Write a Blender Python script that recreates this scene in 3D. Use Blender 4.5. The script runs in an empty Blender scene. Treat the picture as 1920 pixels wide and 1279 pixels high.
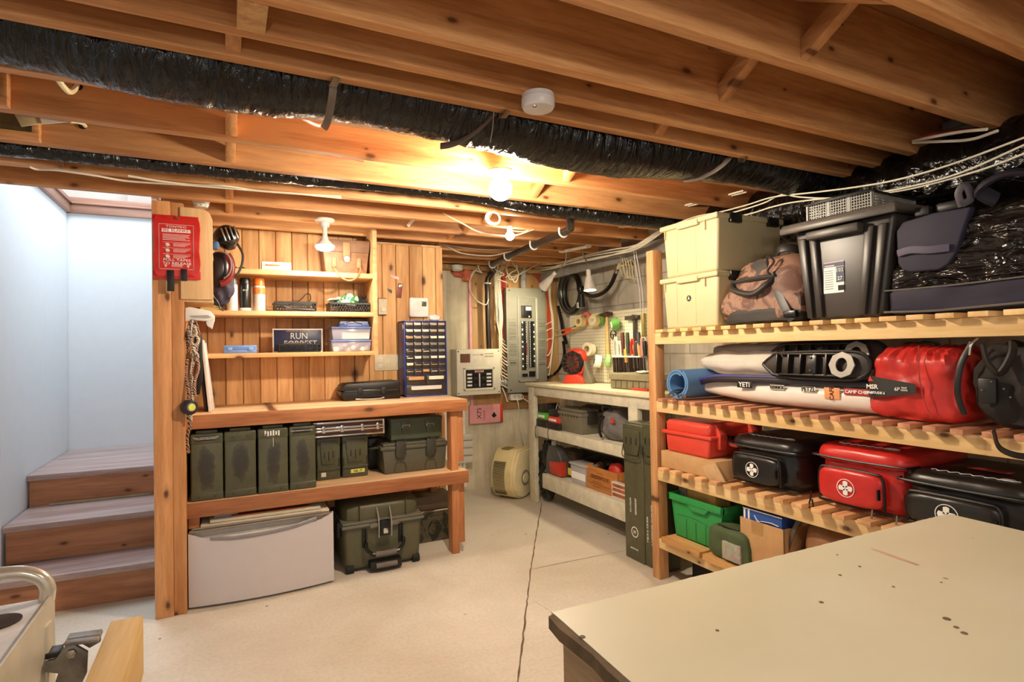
import bpy, bmesh, math, random
from mathutils import Vector, Matrix, Euler
PI = math.pi
sc = bpy.context.scene
col = sc.collection
# ---------------------------------------------------------------- camera
CAMH = 1.2525; FPX = 1068.37
PITCH, ROLL, YAW = math.radians(-0.8303), math.radians(-1.0345), math.radians(26.709)
def _mat():
    cy, sy, cp, sp, cr, sr = math.cos(YAW), math.sin(YAW), math.cos(PITCH), math.sin(PITCH), math.cos(ROLL), math.sin(ROLL)
    M = Matrix(((cy, -sy, 0), (0, 0, -1), (sy, cy, 0)))
    P = Matrix(((1, 0, 0), (0, cp, -sp), (0, sp, cp)))
    Rr = Matrix(((cr, -sr, 0), (sr, cr, 0), (0, 0, 1)))
    return Rr @ P @ M
WC = _mat()                       # world -> camera (x right, y down, z forward)
CW = WC.transposed()
cam = bpy.data.objects.new('camera', bpy.data.cameras.new('camera')); col.objects.link(cam)
cam.data.sensor_width = 36; cam.data.lens = 36 * FPX / 1920; cam.data.clip_start = 0.02
rx, dn, fw = CW.col[0], CW.col[1], CW.col[2]
mw = Matrix.Identity(4)
for i in range(3):
    mw[i][0] = rx[i]; mw[i][1] = -dn[i]; mw[i][2] = -fw[i]
mw[2][3] = CAMH
cam.matrix_world = mw
sc.camera = cam
# measured points of the room: a sight line met with a real plane of the room
def _ray(px, py): return CW @ Vector(((px - 960) / FPX, (py - 640) / FPX, 1))
def PX(px, py, X): d = _ray(px, py); t = X / d.x; return Vector((X, d.y * t, d.z * t + CAMH))
def PY(px, py, Y): d = _ray(px, py); t = Y / d.y; return Vector((d.x * t, Y, d.z * t + CAMH))
def PZ(px, py, Z): d = _ray(px, py); t = (Z - CAMH) / d.z; return Vector((d.x * t, d.y * t, Z))
# ---------------------------------------------------------------- light
w = bpy.data.worlds.new('world'); sc.world = w; w.use_nodes = True
bg = w.node_tree.nodes['Background']; bg.inputs[0].default_value = (1.0, 0.965, 0.94, 1); bg.inputs[1].default_value = 0.33
sc.view_settings.view_transform = 'Standard'; sc.view_settings.look = 'None'
sc.view_settings.exposure = 0.86; sc.view_settings.gamma = 1.0; sc.view_settings.use_curve_mapping = False
def area(name, loc, rot, sx, sy, power, colr):
    L = bpy.data.lights.new(name, 'AREA'); L.shape = 'RECTANGLE'; L.size = sx; L.size_y = sy; L.energy = power; L.color = colr
    o = bpy.data.objects.new(name, L); col.objects.link(o); o.location = loc; o.rotation_euler = rot; return o
area('added_stairwell_light', (-0.72, 4.5, 3.0), (math.radians(-14), 0, 0), 0.6, 1.2, 18, (0.80, 0.90, 1.0))  # added unseen area light standing in for assumed daylight; no window is built
area('added_upstairs_light', (-0.9, 5.9, 3.3), (math.radians(20), 0, 0), 1.0, 0.8, 5, (0.95, 0.96, 1.0))  # added unseen area light brightening the upper room; its daylight is assumed
BULBS = dict(near=44, main=205, shelf=78, desk=170, work=76)     # radiance of each bulb's glass; near and work are assumed, unseen bulbs
# ---------------------------------------------------------------- helpers
def link(o): col.objects.link(o); return o
def props(o, label=None, cat=None, group=None, kind=None):
    if label: o['label'] = label
    if cat: o['category'] = cat
    if group: o['group'] = group
    if kind: o['kind'] = kind
    return o
def thing(name, label, cat, loc=(0, 0, 0), rotz=0, group=None, rot=None):
    o = link(bpy.data.objects.new(name, None)); o.empty_display_size = .05
    o.location = loc; o.rotation_euler = rot if rot else (0, 0, rotz)
    return props(o, label, cat, group)
def lin(h):
    h = h.lstrip('#'); v = [int(h[i:i + 2], 16) / 255 for i in (0, 2, 4)]
    return tuple(c / 12.92 if c <= .04045 else ((c + .055) / 1.055) ** 2.4 for c in v) + (1,)
def frame(p0, p1):
    z = (Vector(p1) - Vector(p0)).normalized(); a = Vector((0, 0, 1)) if abs(z.z) < .9 else Vector((1, 0, 0))
    x = a.cross(z).normalized(); y = z.cross(x); return x, y, z
def spline(pts, sub=6):
    pts = [Vector(p) for p in pts]
    if len(pts) < 3 or sub < 2: return pts
    out = []
    P = [pts[0] * 2 - pts[1]] + pts + [pts[-1] * 2 - pts[-2]]
    for i in range(1, len(P) - 2):
        a, b, c, d = P[i - 1], P[i], P[i + 1], P[i + 2]
        for k in range(sub):
            t = k / sub
            out.append(.5 * ((2 * b) + (c - a) * t + (2 * a - 5 * b + 4 * c - d) * t * t + (3 * b - a - 3 * c + d) * t ** 3))
    out.append(pts[-1]); return out
class MB:
    def __init__(s): s.bm = bmesh.new(); s.M = None; s.mi = 0
    def _merge(s, t, M=None):
        if M is not None: bmesh.ops.transform(t, matrix=M, verts=t.verts)
        if s.M is not None: bmesh.ops.transform(t, matrix=s.M, verts=t.verts)
        for f in t.faces: f.material_index = s.mi
        me = bpy.data.meshes.new('t'); t.to_mesh(me); t.free(); s.bm.from_mesh(me); bpy.data.meshes.remove(me)
        return s
    def box(s, x0, x1, y0, y1, z0, z1, bev=0, seg=2, M=None):
        t = bmesh.new(); bmesh.ops.create_cube(t, size=1)
        for v in t.verts: v.co = Vector(((x0 + x1) / 2 + v.co.x * (x1 - x0), (y0 + y1) / 2 + v.co.y * (y1 - y0), (z0 + z1) / 2 + v.co.z * (z1 - z0)))
        if bev: bmesh.ops.bevel(t, geom=list(t.edges), offset=min(bev, .45 * min(abs(x1 - x0), abs(y1 - y0), abs(z1 - z0))), segments=seg, profile=.5, affect='EDGES')
        return s._merge(t, M)
    def taper(s, w0, d0, w1, d1, z0, z1, cx=0, cy=0, bev=0, seg=2, r=None, M=None, open_top=False, wall=0):
        """box whose footprint goes from w0 x d0 at z0 to w1 x d1 at z1"""
        t = bmesh.new(); bmesh.ops.create_cube(t, size=1)
        for v in t.verts:
            W, D, Z = (w0, d0, z0) if v.co.z < 0 else (w1, d1, z1)
            v.co = Vector((cx + v.co.x * W, cy + v.co.y * D, Z))
        if bev: bmesh.ops.bevel(t, geom=list(t.edges), offset=bev, segments=seg, profile=.5, affect='EDGES')
        return s._merge(t, M)
    def cyl(s, p0, p1, r0, r1=None, n=16, caps=True, M=None):
        r1 = r0 if r1 is None else r1; t = bmesh.new(); x, y, z = frame(p0, p1); R = []
        for p, r in ((Vector(p0), r0), (Vector(p1), r1)):
            R.append([t.verts.new(p + (x * math.cos(2 * PI * i / n) + y * math.sin(2 * PI * i / n)) * max(r, 1e-4)) for i in range(n)])
        for i in range(n): t.faces.new((R[0][i], R[0][(i + 1) % n], R[1][(i + 1) % n], R[1][i]))
        if caps: t.faces.new(R[0][::-1]); t.faces.new(R[1])
        return s._merge(t, M)
    def tube(s, pts, r, n=8, sub=6, closed=False, flat=None, M=None):
        """swept tube; r may be a list or function of t; flat=(a,b) scales the section"""
        P = spline(pts, sub); t = bmesh.new(); rings = []; N = len(P); up = None
        for i, p in enumerate(P):
            d = (P[min(i + 1, N - 1)] - P[max(i - 1, 0)])
            if d.length < 1e-9: d = Vector((0, 0, 1))
            d.normalize()
            if up is None:
                a = Vector((0, 0, 1)) if abs(d.z) < .9 else Vector((1, 0, 0)); up = (a - d * a.dot(d)).normalized()
            else: up = (up - d * up.dot(d)).normalized()
            sd = d.cross(up); rr = r(i / (N - 1)) if callable(r) else r
            fa, fb = flat if flat else (1, 1)
            rings.append([t.verts.new(p + (sd * math.cos(2 * PI * k / n) * fa + up * math.sin(2 * PI * k / n) * fb) * rr) for k in range(n)])
        for i in range(N - 1):
            for k in range(n): t.faces.new((rings[i][k], rings[i][(k + 1) % n], rings[i + 1][(k + 1) % n], rings[i + 1][k]))
        t.faces.new(rings[0][::-1]); t.faces.new(rings[-1])
        return s._merge(t, M)
    def lathe(s, prof, c=(0, 0, 0), axis=(0, 0, 1), n=24, M=None):
        t = bmesh.new(); x, y, z = frame(c, Vector(c) + Vector(axis)); c = Vector(c); rings = []
        for r, h in prof:
            rings.append([t.verts.new(c + z * h + (x * math.cos(2 * PI * i / n) + y * math.sin(2 * PI * i / n)) * max(r, 1e-4)) for i in range(n)])
        for a in range(len(rings) - 1):
            for i in range(n): t.faces.new((rings[a][i], rings[a][(i + 1) % n], rings[a + 1][(i + 1) % n], rings[a + 1][i]))
        if prof[0] != prof[-1]: t.faces.new(rings[0][::-1]); t.faces.new(rings[-1])
        else: bmesh.ops.remove_doubles(t, verts=t.verts, dist=1e-7)
        return s._merge(t, M)
    def prism(s, poly, d0, d1, plane='xz', bev=0, seg=2, M=None):
        """extrude a 2-D outline; plane xz extrudes along y, xy along z, yz along x"""
        t = bmesh.new()
        def mk(a, b, d): return {'xz': (a, d, b), 'xy': (a, b, d), 'yz': (d, a, b)}[plane]
        A = [t.verts.new(mk(a, b, d0)) for a, b in poly]; B = [t.verts.new(mk(a, b, d1)) for a, b in poly]; n = len(poly)
        t.faces.new(A); t.faces.new(B[::-1])
        for i in range(n): t.faces.new((A[i], B[i], B[(i + 1) % n], A[(i + 1) % n]))
        bmesh.ops.recalc_face_normals(t, faces=t.faces)
        if bev: bmesh.ops.bevel(t, geom=list(t.edges), offset=bev, segments=seg, profile=.5, affect='EDGES')
        return s._merge(t, M)
    def soft(s, x0, x1, y0, y1, z0, z1, e=5, nu=40, nv=24, amp=0.0, fr=9, seed=0, fn=None, M=None, eb=None):
        """stuffed body: a superellipsoid with wrinkles; fn(u) reshapes unit coordinates"""
        from mathutils import noise
        t = bmesh.new(); bmesh.ops.create_uvsphere(t, u_segments=nu, v_segments=nv, radius=1)
        C = Vector(((x0 + x1) / 2, (y0 + y1) / 2, (z0 + z1) / 2)); S = Vector(((x1 - x0) / 2, (y1 - y0) / 2, (z1 - z0) / 2))
        for v in t.verts:
            u = v.co.copy(); ee = e if eb is None else e + (eb - e) * min(1, max(0, -u.z / .4)); k = (abs(u.x) ** ee + abs(u.y) ** ee + abs(u.z) ** ee) ** (-1 / ee); u = u * k
            if fn: u = Vector(fn(u.x, u.y, u.z))
            p = Vector((u.x * S.x, u.y * S.y, u.z * S.z)) + C
            if amp:
                q = p * fr + Vector((seed * 3.1, seed * 1.7, seed)); nz = noise.turbulence(q, 3, False) - .5
                nz += .5 * (noise.noise(Vector((q.x * 2.5, q.y * 2.5, q.z * .8))))
                dn_ = Vector((u.x, u.y, u.z)); dn_.normalize()
                if v.co.z < -.75: nz *= .2
                p = p + dn_ * nz * amp
            v.co = p
        return s._merge(t, M)
    def grid(s, fn, nu, nv, M=None, close_u=False):
        t = bmesh.new(); V = [[t.verts.new(fn(i / nu, j / nv)) for j in range(nv + 1)] for i in range(nu if close_u else nu + 1)]
        m = len(V)
        for i in range(nu):
            for j in range(nv):
                a, b = V[i], V[(i + 1) % m]; t.faces.new((a[j], b[j], b[j + 1], a[j + 1]))
        return s._merge(t, M)
    def build(s, name, m, parent=None, sharp=35, loc=None):
        me = bpy.data.meshes.new(name); bmesh.ops.recalc_face_normals(s.bm, faces=s.bm.faces); s.bm.to_mesh(me); s.bm.free()
        for q in (m if isinstance(m, (list, tuple)) else [m]): me.materials.append(q)
        me.shade_smooth(); me.set_sharp_from_angle(angle=math.radians(sharp))
        o = link(bpy.data.objects.new(name, me))
        if parent: o.parent = parent
        if loc: o.location = loc
        return o
def box(name, m, parent, *a, **k): return MB().box(*a, **k).build(name, m, parent)
def struct(o): o['kind'] = 'structure'; return o
def text(body, size, m, parent, loc, face='xz', name='lettering', depth=.0008, align='CENTER', rot=0, sx=1, bold=0):
    """raised lettering; face xz reads from -y, xy reads from above"""
    c = bpy.data.curves.new('t', 'FONT'); c.body = body; c.size = size; c.align_x = align; c.align_y = 'CENTER'; c.extrude = depth; c.resolution_u = 2; c.offset = bold
    o = link(bpy.data.objects.new('t', c)); dg = bpy.context.evaluated_depsgraph_get(); me = bpy.data.meshes.new_from_object(o.evaluated_get(dg))
    bpy.data.objects.remove(o); bpy.data.curves.remove(c); me.name = name; me.materials.clear(); me.materials.append(m)
    R = Matrix.Rotation(rot, 4, 'Z') @ Matrix.Diagonal((sx, 1, 1, 1))
    if face == 'xz': R = Matrix.Rotation(PI / 2, 4, 'X') @ R
    if face == '-x': R = Matrix.Rotation(-PI / 2, 4, 'Z') @ Matrix.Rotation(PI / 2, 4, 'X') @ R
    me.transform(Matrix.Translation(loc) @ R)
    q = link(bpy.data.objects.new(name, me))
    if parent: q.parent = parent
    return q
def dup(root, loc, rotz=None, label=None, group=None, rot=None):
    r = root.copy(); col.objects.link(r); r.location = loc
    if rotz is not None: r.rotation_euler = (0, 0, rotz)
    if rot: r.rotation_euler = rot
    if label: r['label'] = label
    if group: r['group'] = group
    for ch in root.children:
        c = ch.copy(); col.objects.link(c); c.parent = r
        for g in ch.children: d = g.copy(); col.objects.link(d); d.parent = c
    return r
# ---------------------------------------------------------------- materials
MATS = {}
def nodes(name, rough=.5, metal=0, spec=None):
    m = bpy.data.materials.new(name); m.use_nodes = True; nt = m.node_tree; b = nt.nodes['Principled BSDF']
    b.inputs['Roughness'].default_value = rough; b.inputs['Metallic'].default_value = metal
    if spec is not None: b.inputs['Specular IOR Level'].default_value = spec
    return m, nt, b
def N(nt, t, **k):
    n = nt.nodes.new(t)
    for a, v in k.items():
        if a in n.inputs.keys() if isinstance(a, str) else False: n.inputs[a].default_value = v
        else: setattr(n, a, v)
    return n
def ramp(nt, stops, fac):
    r = nt.nodes.new('ShaderNodeValToRGB'); e = r.color_ramp.elements
    while len(e) > 1: e.remove(e[-1])
    e[0].position = stops[0][0]; e[0].color = stops[0][1]
    for p, c in stops[1:]:
        q = e.new(p); q.color = c
    nt.links.new(fac, r.inputs[0]); return r.outputs[0]
def coords(nt, scale=(1, 1, 1), kind='Object', rand=False):
    tc = nt.nodes.new('ShaderNodeTexCoord'); mp = nt.nodes.new('ShaderNodeMapping'); mp.inputs['Scale'].default_value = scale
    nt.links.new(tc.outputs[kind], mp.inputs[0])
    if rand:
        oi = nt.nodes.new('ShaderNodeObjectInfo'); v = nt.nodes.new('ShaderNodeVectorMath'); v.operation = 'ADD'
        s_ = nt.nodes.new('ShaderNodeMath'); s_.operation = 'MULTIPLY'; s_.inputs[1].default_value = 37; nt.links.new(oi.outputs['Random'], s_.inputs[0])
        nt.links.new(mp.outputs[0], v.inputs[0]); nt.links.new(s_.outputs[0], v.inputs[1]); return v.outputs[0]
    return mp.outputs[0]
def noise(nt, vec, scale, detail=4, rough=.5, dist=0):
    n = nt.nodes.new('ShaderNodeTexNoise'); n.inputs['Scale'].default_value = scale; n.inputs['Detail'].default_value = detail
    n.inputs['Roughness'].default_value = rough; n.inputs['Distortion'].default_value = dist; nt.links.new(vec, n.inputs['Vector']); return n.outputs['Fac']
def mixc(nt, fac, a, b, mode='MIX'):
    n = nt.nodes.new('ShaderNodeMix'); n.data_type = 'RGBA'; n.blend_type = mode
    for i, v in ((0, fac), (6, a), (7, b)):
        if hasattr(v, 'node'): nt.links.new(v, n.inputs[i])
        else: n.inputs[i].default_value = v
    return n.outputs[2]
def math_(nt, op, a, b=0.0, clamp=False):
    n = nt.nodes.new('ShaderNodeMath'); n.operation = op; n.use_clamp = clamp
    for i, v in ((0, a), (1, b)):
        if hasattr(v, 'node'): nt.links.new(v, n.inputs[i])
        else: n.inputs[i].default_value = v
    return n.outputs[0]
def bump(nt, b, h, strength=.3, dist=.002):
    n = nt.nodes.new('ShaderNodeBump'); n.inputs['Strength'].default_value = strength; n.inputs['Distance'].default_value = dist
    nt.links.new(h, n.inputs['Height']); nt.links.new(n.outputs[0], b.inputs['Normal'])
def plain(hexc, rough=.5, metal=0, var=.08, bmp=0, bs=120, spec=None, vs=14):
    key = ('p', hexc, rough, metal, var, bmp, bs, spec, vs)
    if key in MATS: return MATS[key]
    m, nt, b = nodes('paint_' + hexc.strip('#'), rough, metal, spec); c = lin(hexc); v = coords(nt)
    if var: 
        f = noise(nt, v, vs, 5, .6); d = tuple(x * (1 - var * 2) for x in c[:3]) + (1,); l = tuple(min(1, x * (1 + var)) for x in c[:3]) + (1,)
        nt.links.new(ramp(nt, [(.3, d), (.65, l)], f), b.inputs['Base Color'])
    else: b.inputs['Base Color'].default_value = c
    if bmp: bump(nt, b, noise(nt, v, bs, 3), bmp, .002)
    MATS[key] = m; return m
def wood(c1, c2, axis='x', knots=1, plank=0, rough=.55, key2='', ring=1.0, kcol='#5c3014', kr=1.0):
    key = ('w', c1, c2, axis, knots, plank, rough, key2, ring)
    if key in MATS: return MATS[key]
    m, nt, b = nodes('wood', rough); A, B = lin(c1), lin(c2)
    st = {'x': (.7, 9, 9), 'y': (9, .7, 9), 'z': (9, 9, .7)}[axis]
    v = coords(nt, st, rand=True); raw = coords(nt, (1, 1, 1), rand=True)
    base = noise(nt, v, 1.6, 3, .5, .6); fine = noise(nt, v, 9, 5, .65, .3)
    f = math_(nt, 'ADD', math_(nt, 'MULTIPLY', base, .65 * ring), math_(nt, 'MULTIPLY', fine, .45))
    M_ = tuple((A[i] + B[i]) / 2 for i in range(3)) + (1,)
    c = ramp(nt, [(.32, B), (.5, M_), (.66, A)], f)
    oi = nt.nodes.new('ShaderNodeObjectInfo')
    tint = ramp(nt, [(0, (.82, .80, .78, 1)), (1, (1.08, 1.06, 1.02, 1))], oi.outputs['Random'])
    c = mixc(nt, 1.0, c, tint, 'MULTIPLY')
    if plank:
        tc = nt.nodes.new('ShaderNodeTexCoord'); sp = nt.nodes.new('ShaderNodeSeparateXYZ'); nt.links.new(tc.outputs['Object'], sp.inputs[0])
        i_ = math_(nt, 'FLOOR', math_(nt, 'DIVIDE', sp.outputs['X' if axis == 'z' else 'Z'], plank))
        wn = nt.nodes.new('ShaderNodeTexWhiteNoise'); wn.noise_dimensions = '1D'; nt.links.new(i_, wn.inputs['W'])
        c = mixc(nt, 1.0, c, ramp(nt, [(0, (.70, .64, .54, 1)), (1, (1.12, 1.12, 1.1, 1))], wn.outputs['Value']), 'MULTIPLY')
    if knots:
        raw_s = nt.nodes.new('ShaderNodeSeparateXYZ'); nt.links.new(raw, raw_s.inputs[0]); cb = nt.nodes.new('ShaderNodeCombineXYZ')
        al, ac = {'x': ('X', 'Z'), 'y': ('Y', 'Z'), 'z': ('Z', 'X')}[axis]
        nt.links.new(math_(nt, 'MULTIPLY', raw_s.outputs[al], 4.2 * knots), cb.inputs[0]); nt.links.new(math_(nt, 'MULTIPLY', raw_s.outputs[ac], 8.5 * knots), cb.inputs[1])
        vo = nt.nodes.new('ShaderNodeTexVoronoi'); vo.voronoi_dimensions = '2D'; vo.inputs['Scale'].default_value = 1; nt.links.new(cb.outputs[0], vo.inputs['Vector'])
        d = math_(nt, 'ADD', vo.outputs['Distance'], math_(nt, 'MULTIPLY', math_(nt, 'SUBTRACT', noise(nt, raw, 55, 2), .5), .05))
        sc_ = nt.nodes.new('ShaderNodeSeparateColor'); nt.links.new(vo.outputs['Color'], sc_.inputs[0]); rr_ = sc_.outputs[0]
        d = math_(nt, 'ADD', d, math_(nt, 'MULTIPLY', math_(nt, 'LESS_THAN', rr_, .58), 5)); d = math_(nt, 'DIVIDE', d, math_(nt, 'ADD', .45, math_(nt, 'MULTIPLY', sc_.outputs[1], .9)))
        k = ramp(nt, [(.04 * kr, (.95, .95, .95, 1)), (.065 * kr, (.55, .55, .55, 1)), (.10 * kr, (.18, .18, .18, 1)), (.20 * kr, (0, 0, 0, 1))], d)
        c = mixc(nt, k, c, lin(kcol))
    nt.links.new(c, b.inputs['Base Color']); bump(nt, b, f, .25, .001)
    MATS[key] = m; return m
def glow(rgb, s, name='lamp_glass'):
    m, nt, b = nodes(name); b.inputs['Base Color'].default_value = (1, 1, 1, 1); b.inputs['Emission Color'].default_value = rgb + (1,); b.inputs['Emission Strength'].default_value = s; return m
def glass(hexc='#e8e8f0', rough=.1, alpha=.35):
    key = ('g', hexc, rough, alpha)
    if key in MATS: return MATS[key]
    m, nt, b = nodes('clear_plastic', rough); b.inputs['Base Color'].default_value = lin(hexc); b.inputs['Alpha'].default_value = alpha; MATS[key] = m; return m
def duct_mat(hexc='#15120f'):
    m, nt, b = nodes('duct_film', .2); v = coords(nt, (12, 3.2, 3.2)); f = noise(nt, v, 2.4, 4, .5, 1.6)
    nt.links.new(ramp(nt, [(.3, lin('#050404')), (.7, lin('#0d0b0a'))], f), b.inputs['Base Color']); bump(nt, b, f, .7, .03); return m
JO = wood('#dba36c', '#a0622f', 'x', 1, key2='joist')
JOY = wood('#dba36c', '#a0622f', 'y', 1, key2='joist')
JOZ = wood('#dba36c', '#a0622f', 'z', 1, key2='joist')
PINE = wood('#efc28a', '#c0823f', 'z', .62, plank=.0955, key2='pine', kr=1.5)
PINEX = wood('#f0c690', '#cb9358', 'x', 1, key2='pinex')
POST = wood('#e0a670', '#b0703c', 'z', 1, key2='post')
BENCH = wood('#d0905e', '#98532a', 'x', .8, key2='bench')
BENCHZ = wood('#d0905e', '#98532a', 'z', .8, key2='bench')
BTOP = wood('#f0d0a8', '#c79a6c', 'x', .7, key2='btop')
RACKY = wood('#eed29c', '#d2a869', 'y', .9, key2='rack')
SLAT = wood('#eec290', '#c98d58', 'x', .4, key2='slat')
SLATR = wood('#dba27e', '#a96a4a', 'x', .4, key2='slatr')
RPOST = wood('#e0ac78', '#ae7442', 'z', .8, kr=.9, key2='rpost')
PLY = wood('#c7a06a', '#94683a', 'z', 1.2, key2='ply')
BLACK = plain('#141312', .45, 0, .1); BLK2 = plain('#0d0c0c', .3); RUB = plain('#1b1918', .75)
WHT = plain('#e9e5de', .45, 0, .02); CREAM = plain('#e6dcb8', .5, 0, .06, .1, 60)
OLIVE = plain('#50503a', .42, 0, .12, .06, 200); OLIVED = plain('#3c3d2e', .5, 0, .1)
STEEL = plain('#b8b4ac', .3, 1, .08); CHROME = plain('#d8d6d0', .15, 1, .02); GREY = plain('#8d8b86', .5, 0, .05)
RED = plain('#d8422e', .4, 0, .06); DRED = plain('#a82a22', .5, 0, .1)
INKW = plain('#f4f2ec', .6, 0, 0); INKB = plain('#151515', .6, 0, 0); INKR = plain('#b8281e', .6, 0, 0)
CARD = plain('#c69c6b', .8, 0, .06, .1, 40)
# ================================================================ the setting
def floor_mat():
    m, nt, b = nodes('painted_concrete_floor', .55); v = coords(nt)
    a = noise(nt, v, 1.3, 5, .6, .4); f = noise(nt, v, 60, 4, .7)
    c = ramp(nt, [(.3, lin('#cfc4b2')), (.52, lin('#ddd5c8')), (.72, lin('#e9e3da'))], a)
    c = mixc(nt, .25, c, ramp(nt, [(.35, lin('#a2967e')), (.6, lin('#e6dfd0'))], f), 'MULTIPLY')
    vo = nt.nodes.new('ShaderNodeTexVoronoi'); vo.inputs['Scale'].default_value = 5; nt.links.new(v, vo.inputs['Vector'])
    c = mixc(nt, ramp(nt, [(.02, (1, 1, 1, 1)), (.045, (0, 0, 0, 1))], vo.outputs['Distance']), c, lin('#5a4c3c'))
    nt.links.new(c, b.inputs['Base Color']); bump(nt, b, f, .25, .002); return m
def concrete(hexa, hexb, block=False):
    m, nt, b = nodes('concrete_wall', .8); v = coords(nt, (1, 1, 1))
    a = noise(nt, v, 2.2, 6, .62, .6); vs = noise(nt, coords(nt, (9, 9, .7)), 2, 4, .6, .4)
    f = math_(nt, 'ADD', math_(nt, 'MULTIPLY', a, .6), math_(nt, 'MULTIPLY', vs, .4))
    c = ramp(nt, [(.36, lin(hexb)), (.6, lin(hexa))], f); h = noise(nt, v, 50, 4)
    if block:
        br = nt.nodes.new('ShaderNodeTexBrick'); mp = nt.nodes.new('ShaderNodeMapping'); mp.inputs['Rotation'].default_value = (PI / 2, 0, PI / 2)
        tc = nt.nodes.new('ShaderNodeTexCoord'); cx = nt.nodes.new('ShaderNodeCombineXYZ'); sp = nt.nodes.new('ShaderNodeSeparateXYZ')
        nt.links.new(tc.outputs['Object'], sp.inputs[0]); nt.links.new(sp.outputs['Y'], cx.inputs[0]); nt.links.new(sp.outputs['Z'], cx.inputs[1]); nt.links.new(cx.outputs[0], br.inputs['Vector'])
        br.inputs['Scale'].default_value = 1; br.inputs['Brick Width'].default_value = .4; br.inputs['Row Height'].default_value = .2; br.inputs['Mortar Size'].default_value = .006; br.inputs['Mortar Smooth'].default_value = .4
        br.inputs['Color1'].default_value = (1, 1, 1, 1); br.inputs['Color2'].default_value = (.9, .9, .9, 1); br.inputs['Mortar'].default_value = (.62, .6, .56, 1)
        c = mixc(nt, 1.0, c, br.outputs['Color'], 'MULTIPLY'); h = math_(nt, 'SUBTRACT', h, math_(nt, 'MULTIPLY', br.outputs['Fac'], 1.5))
    nt.links.new(c, b.inputs['Base Color']); bump(nt, b, h, .35, .004); return m
struct(box('floor', floor_mat(), None, -4, 3.1, -3.5, 7.5, -.12, 0))
FX = 2.9
struct(box('wall_right', concrete('#ded6c4', '#bcb29c', True), None, FX, FX + .2, -2.2, 5, 0, 2.24))
struct(box('wall_back', concrete('#e0d6bc', '#b0a68c'), None, -.18, FX, 4.77, 4.97, 0, 2.24))
DRY = plain('#dfe2e4', .7, 0, .01)
struct(box('wall_stair_back', DRY, None, -1.15, -.2, 5.22, 5.34, .4, 2.32))
struct(box('wall_stair_left', DRY, None, -1.16, -1.038, 3.806, 5.215, 0, 2.32))
struct(box('wall_left', DRY, None, -3.4, -1.162, 3.806, 3.93, 0, 2.24))
struct(box('wall_stair_right', DRY, None, -.312, -.288, 3.22, 5.22, 0, 3.1))
m_ = MB(); m_.box(-.288, -.185, 3.30, 4.7, 0, 2.0); struct(m_.build('wall_nook_side', POST))
# tongue-and-groove pine partition behind the workbench
p = MB(); x = -.19
while x < 1.385:
    x1 = min(x + .0935, 1.39); p.box(x, x1 - .001, 3.84, 3.858, .0, 2.02 if x < .8 else 1.985, .004, 1); x += .0955
p.box(-.19, 1.385, 3.858, 3.95, 0, 2.0)
struct(p.build('wall_pine', PINE))
struct(box('ceiling', wood('#a8784e', '#7a4e2e', 'x', .8, key2='sub'), None, -3.2, 3.1, -2.6, 3.16, 2.238, 2.26))
c2 = MB(); c2.box(-.3, 3.1, 3.16, 5, 2.238, 2.26); struct(c2.build('ceiling', MATS[[k for k in MATS if 'sub' in str(k)][0]]))
SILL = wood('#c6a06c', '#8f6438', 'y', .6, key2='sill')
struct(box('trim_1', SILL, None, 2.74, FX, -1, 4.77, 1.955, 1.998))
struct(box('trim_2', plain('#8f8b84', .7, 0, .1), None, 2.70, 2.74, -1, 4.77, 1.90, 1.998))
struct(box('trim_3', SILL, None, 1.0, FX, 4.64, 4.77, 1.96, 1.998))
# upper landing trim round the stair opening and the white room beyond
TR = wood('#a9806c', '#80594a', 'x', .2, key2='tr'); TRY = wood('#a9806c', '#80594a', 'y', .2, key2='tr')
t = MB(); t.box(-1.04, -.29, 5.19, 5.24, 2.32, 2.385, .004); t.box(-1.04, -.29, 5.175, 5.24, 2.385, 2.40, .004); t.box(-1.04, -.29, 5.2, 5.24, 2.40, 2.44, .006); struct(t.build('trim_4', TR))
t = MB(); t.box(-1.06, -1.01, 3.2, 5.22, 2.32, 2.385, .004); t.box(-1.06, -.998, 3.2, 5.22, 2.385, 2.40, .004); t.box(-1.06, -1.02, 3.2, 5.22, 2.40, 2.44, .006); struct(t.build('trim_5', TRY))
UPW = plain('#e6e2dc', .7, 0, .01)
u = MB(); u.box(-3.5, 1, 6.5, 6.6, 2.3, 4.2); u.box(-3.5, 1, 6.46, 6.5, 2.92, 2.95); struct(u.build('wall_upstairs', UPW))
u = MB(); u.box(-3.5, -3.4, 3, 6.6, 2.3, 4.2); struct(u.build('wall_upstairs_left', UPW))
struct(box('baseboard_upstairs', UPW, None, -3.5, 1, 6.47, 6.5, 2.44, 2.56))
u = MB(); u.box(-.80, -.2, 6.2, 6.46, 2.76, 2.93, .01); u.box(-.79, -.2, 6.22, 6.46, 2.62, 2.76, .006)
props(u.build('radiator_cover', WHT), 'white box-shaped ledge seen above the stair trim upstairs', 'cabinet')
struct(box('floor_upstairs', UPW, None, -3.5, 1, 5.34, 6.6, 2.26, 2.32))
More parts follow.
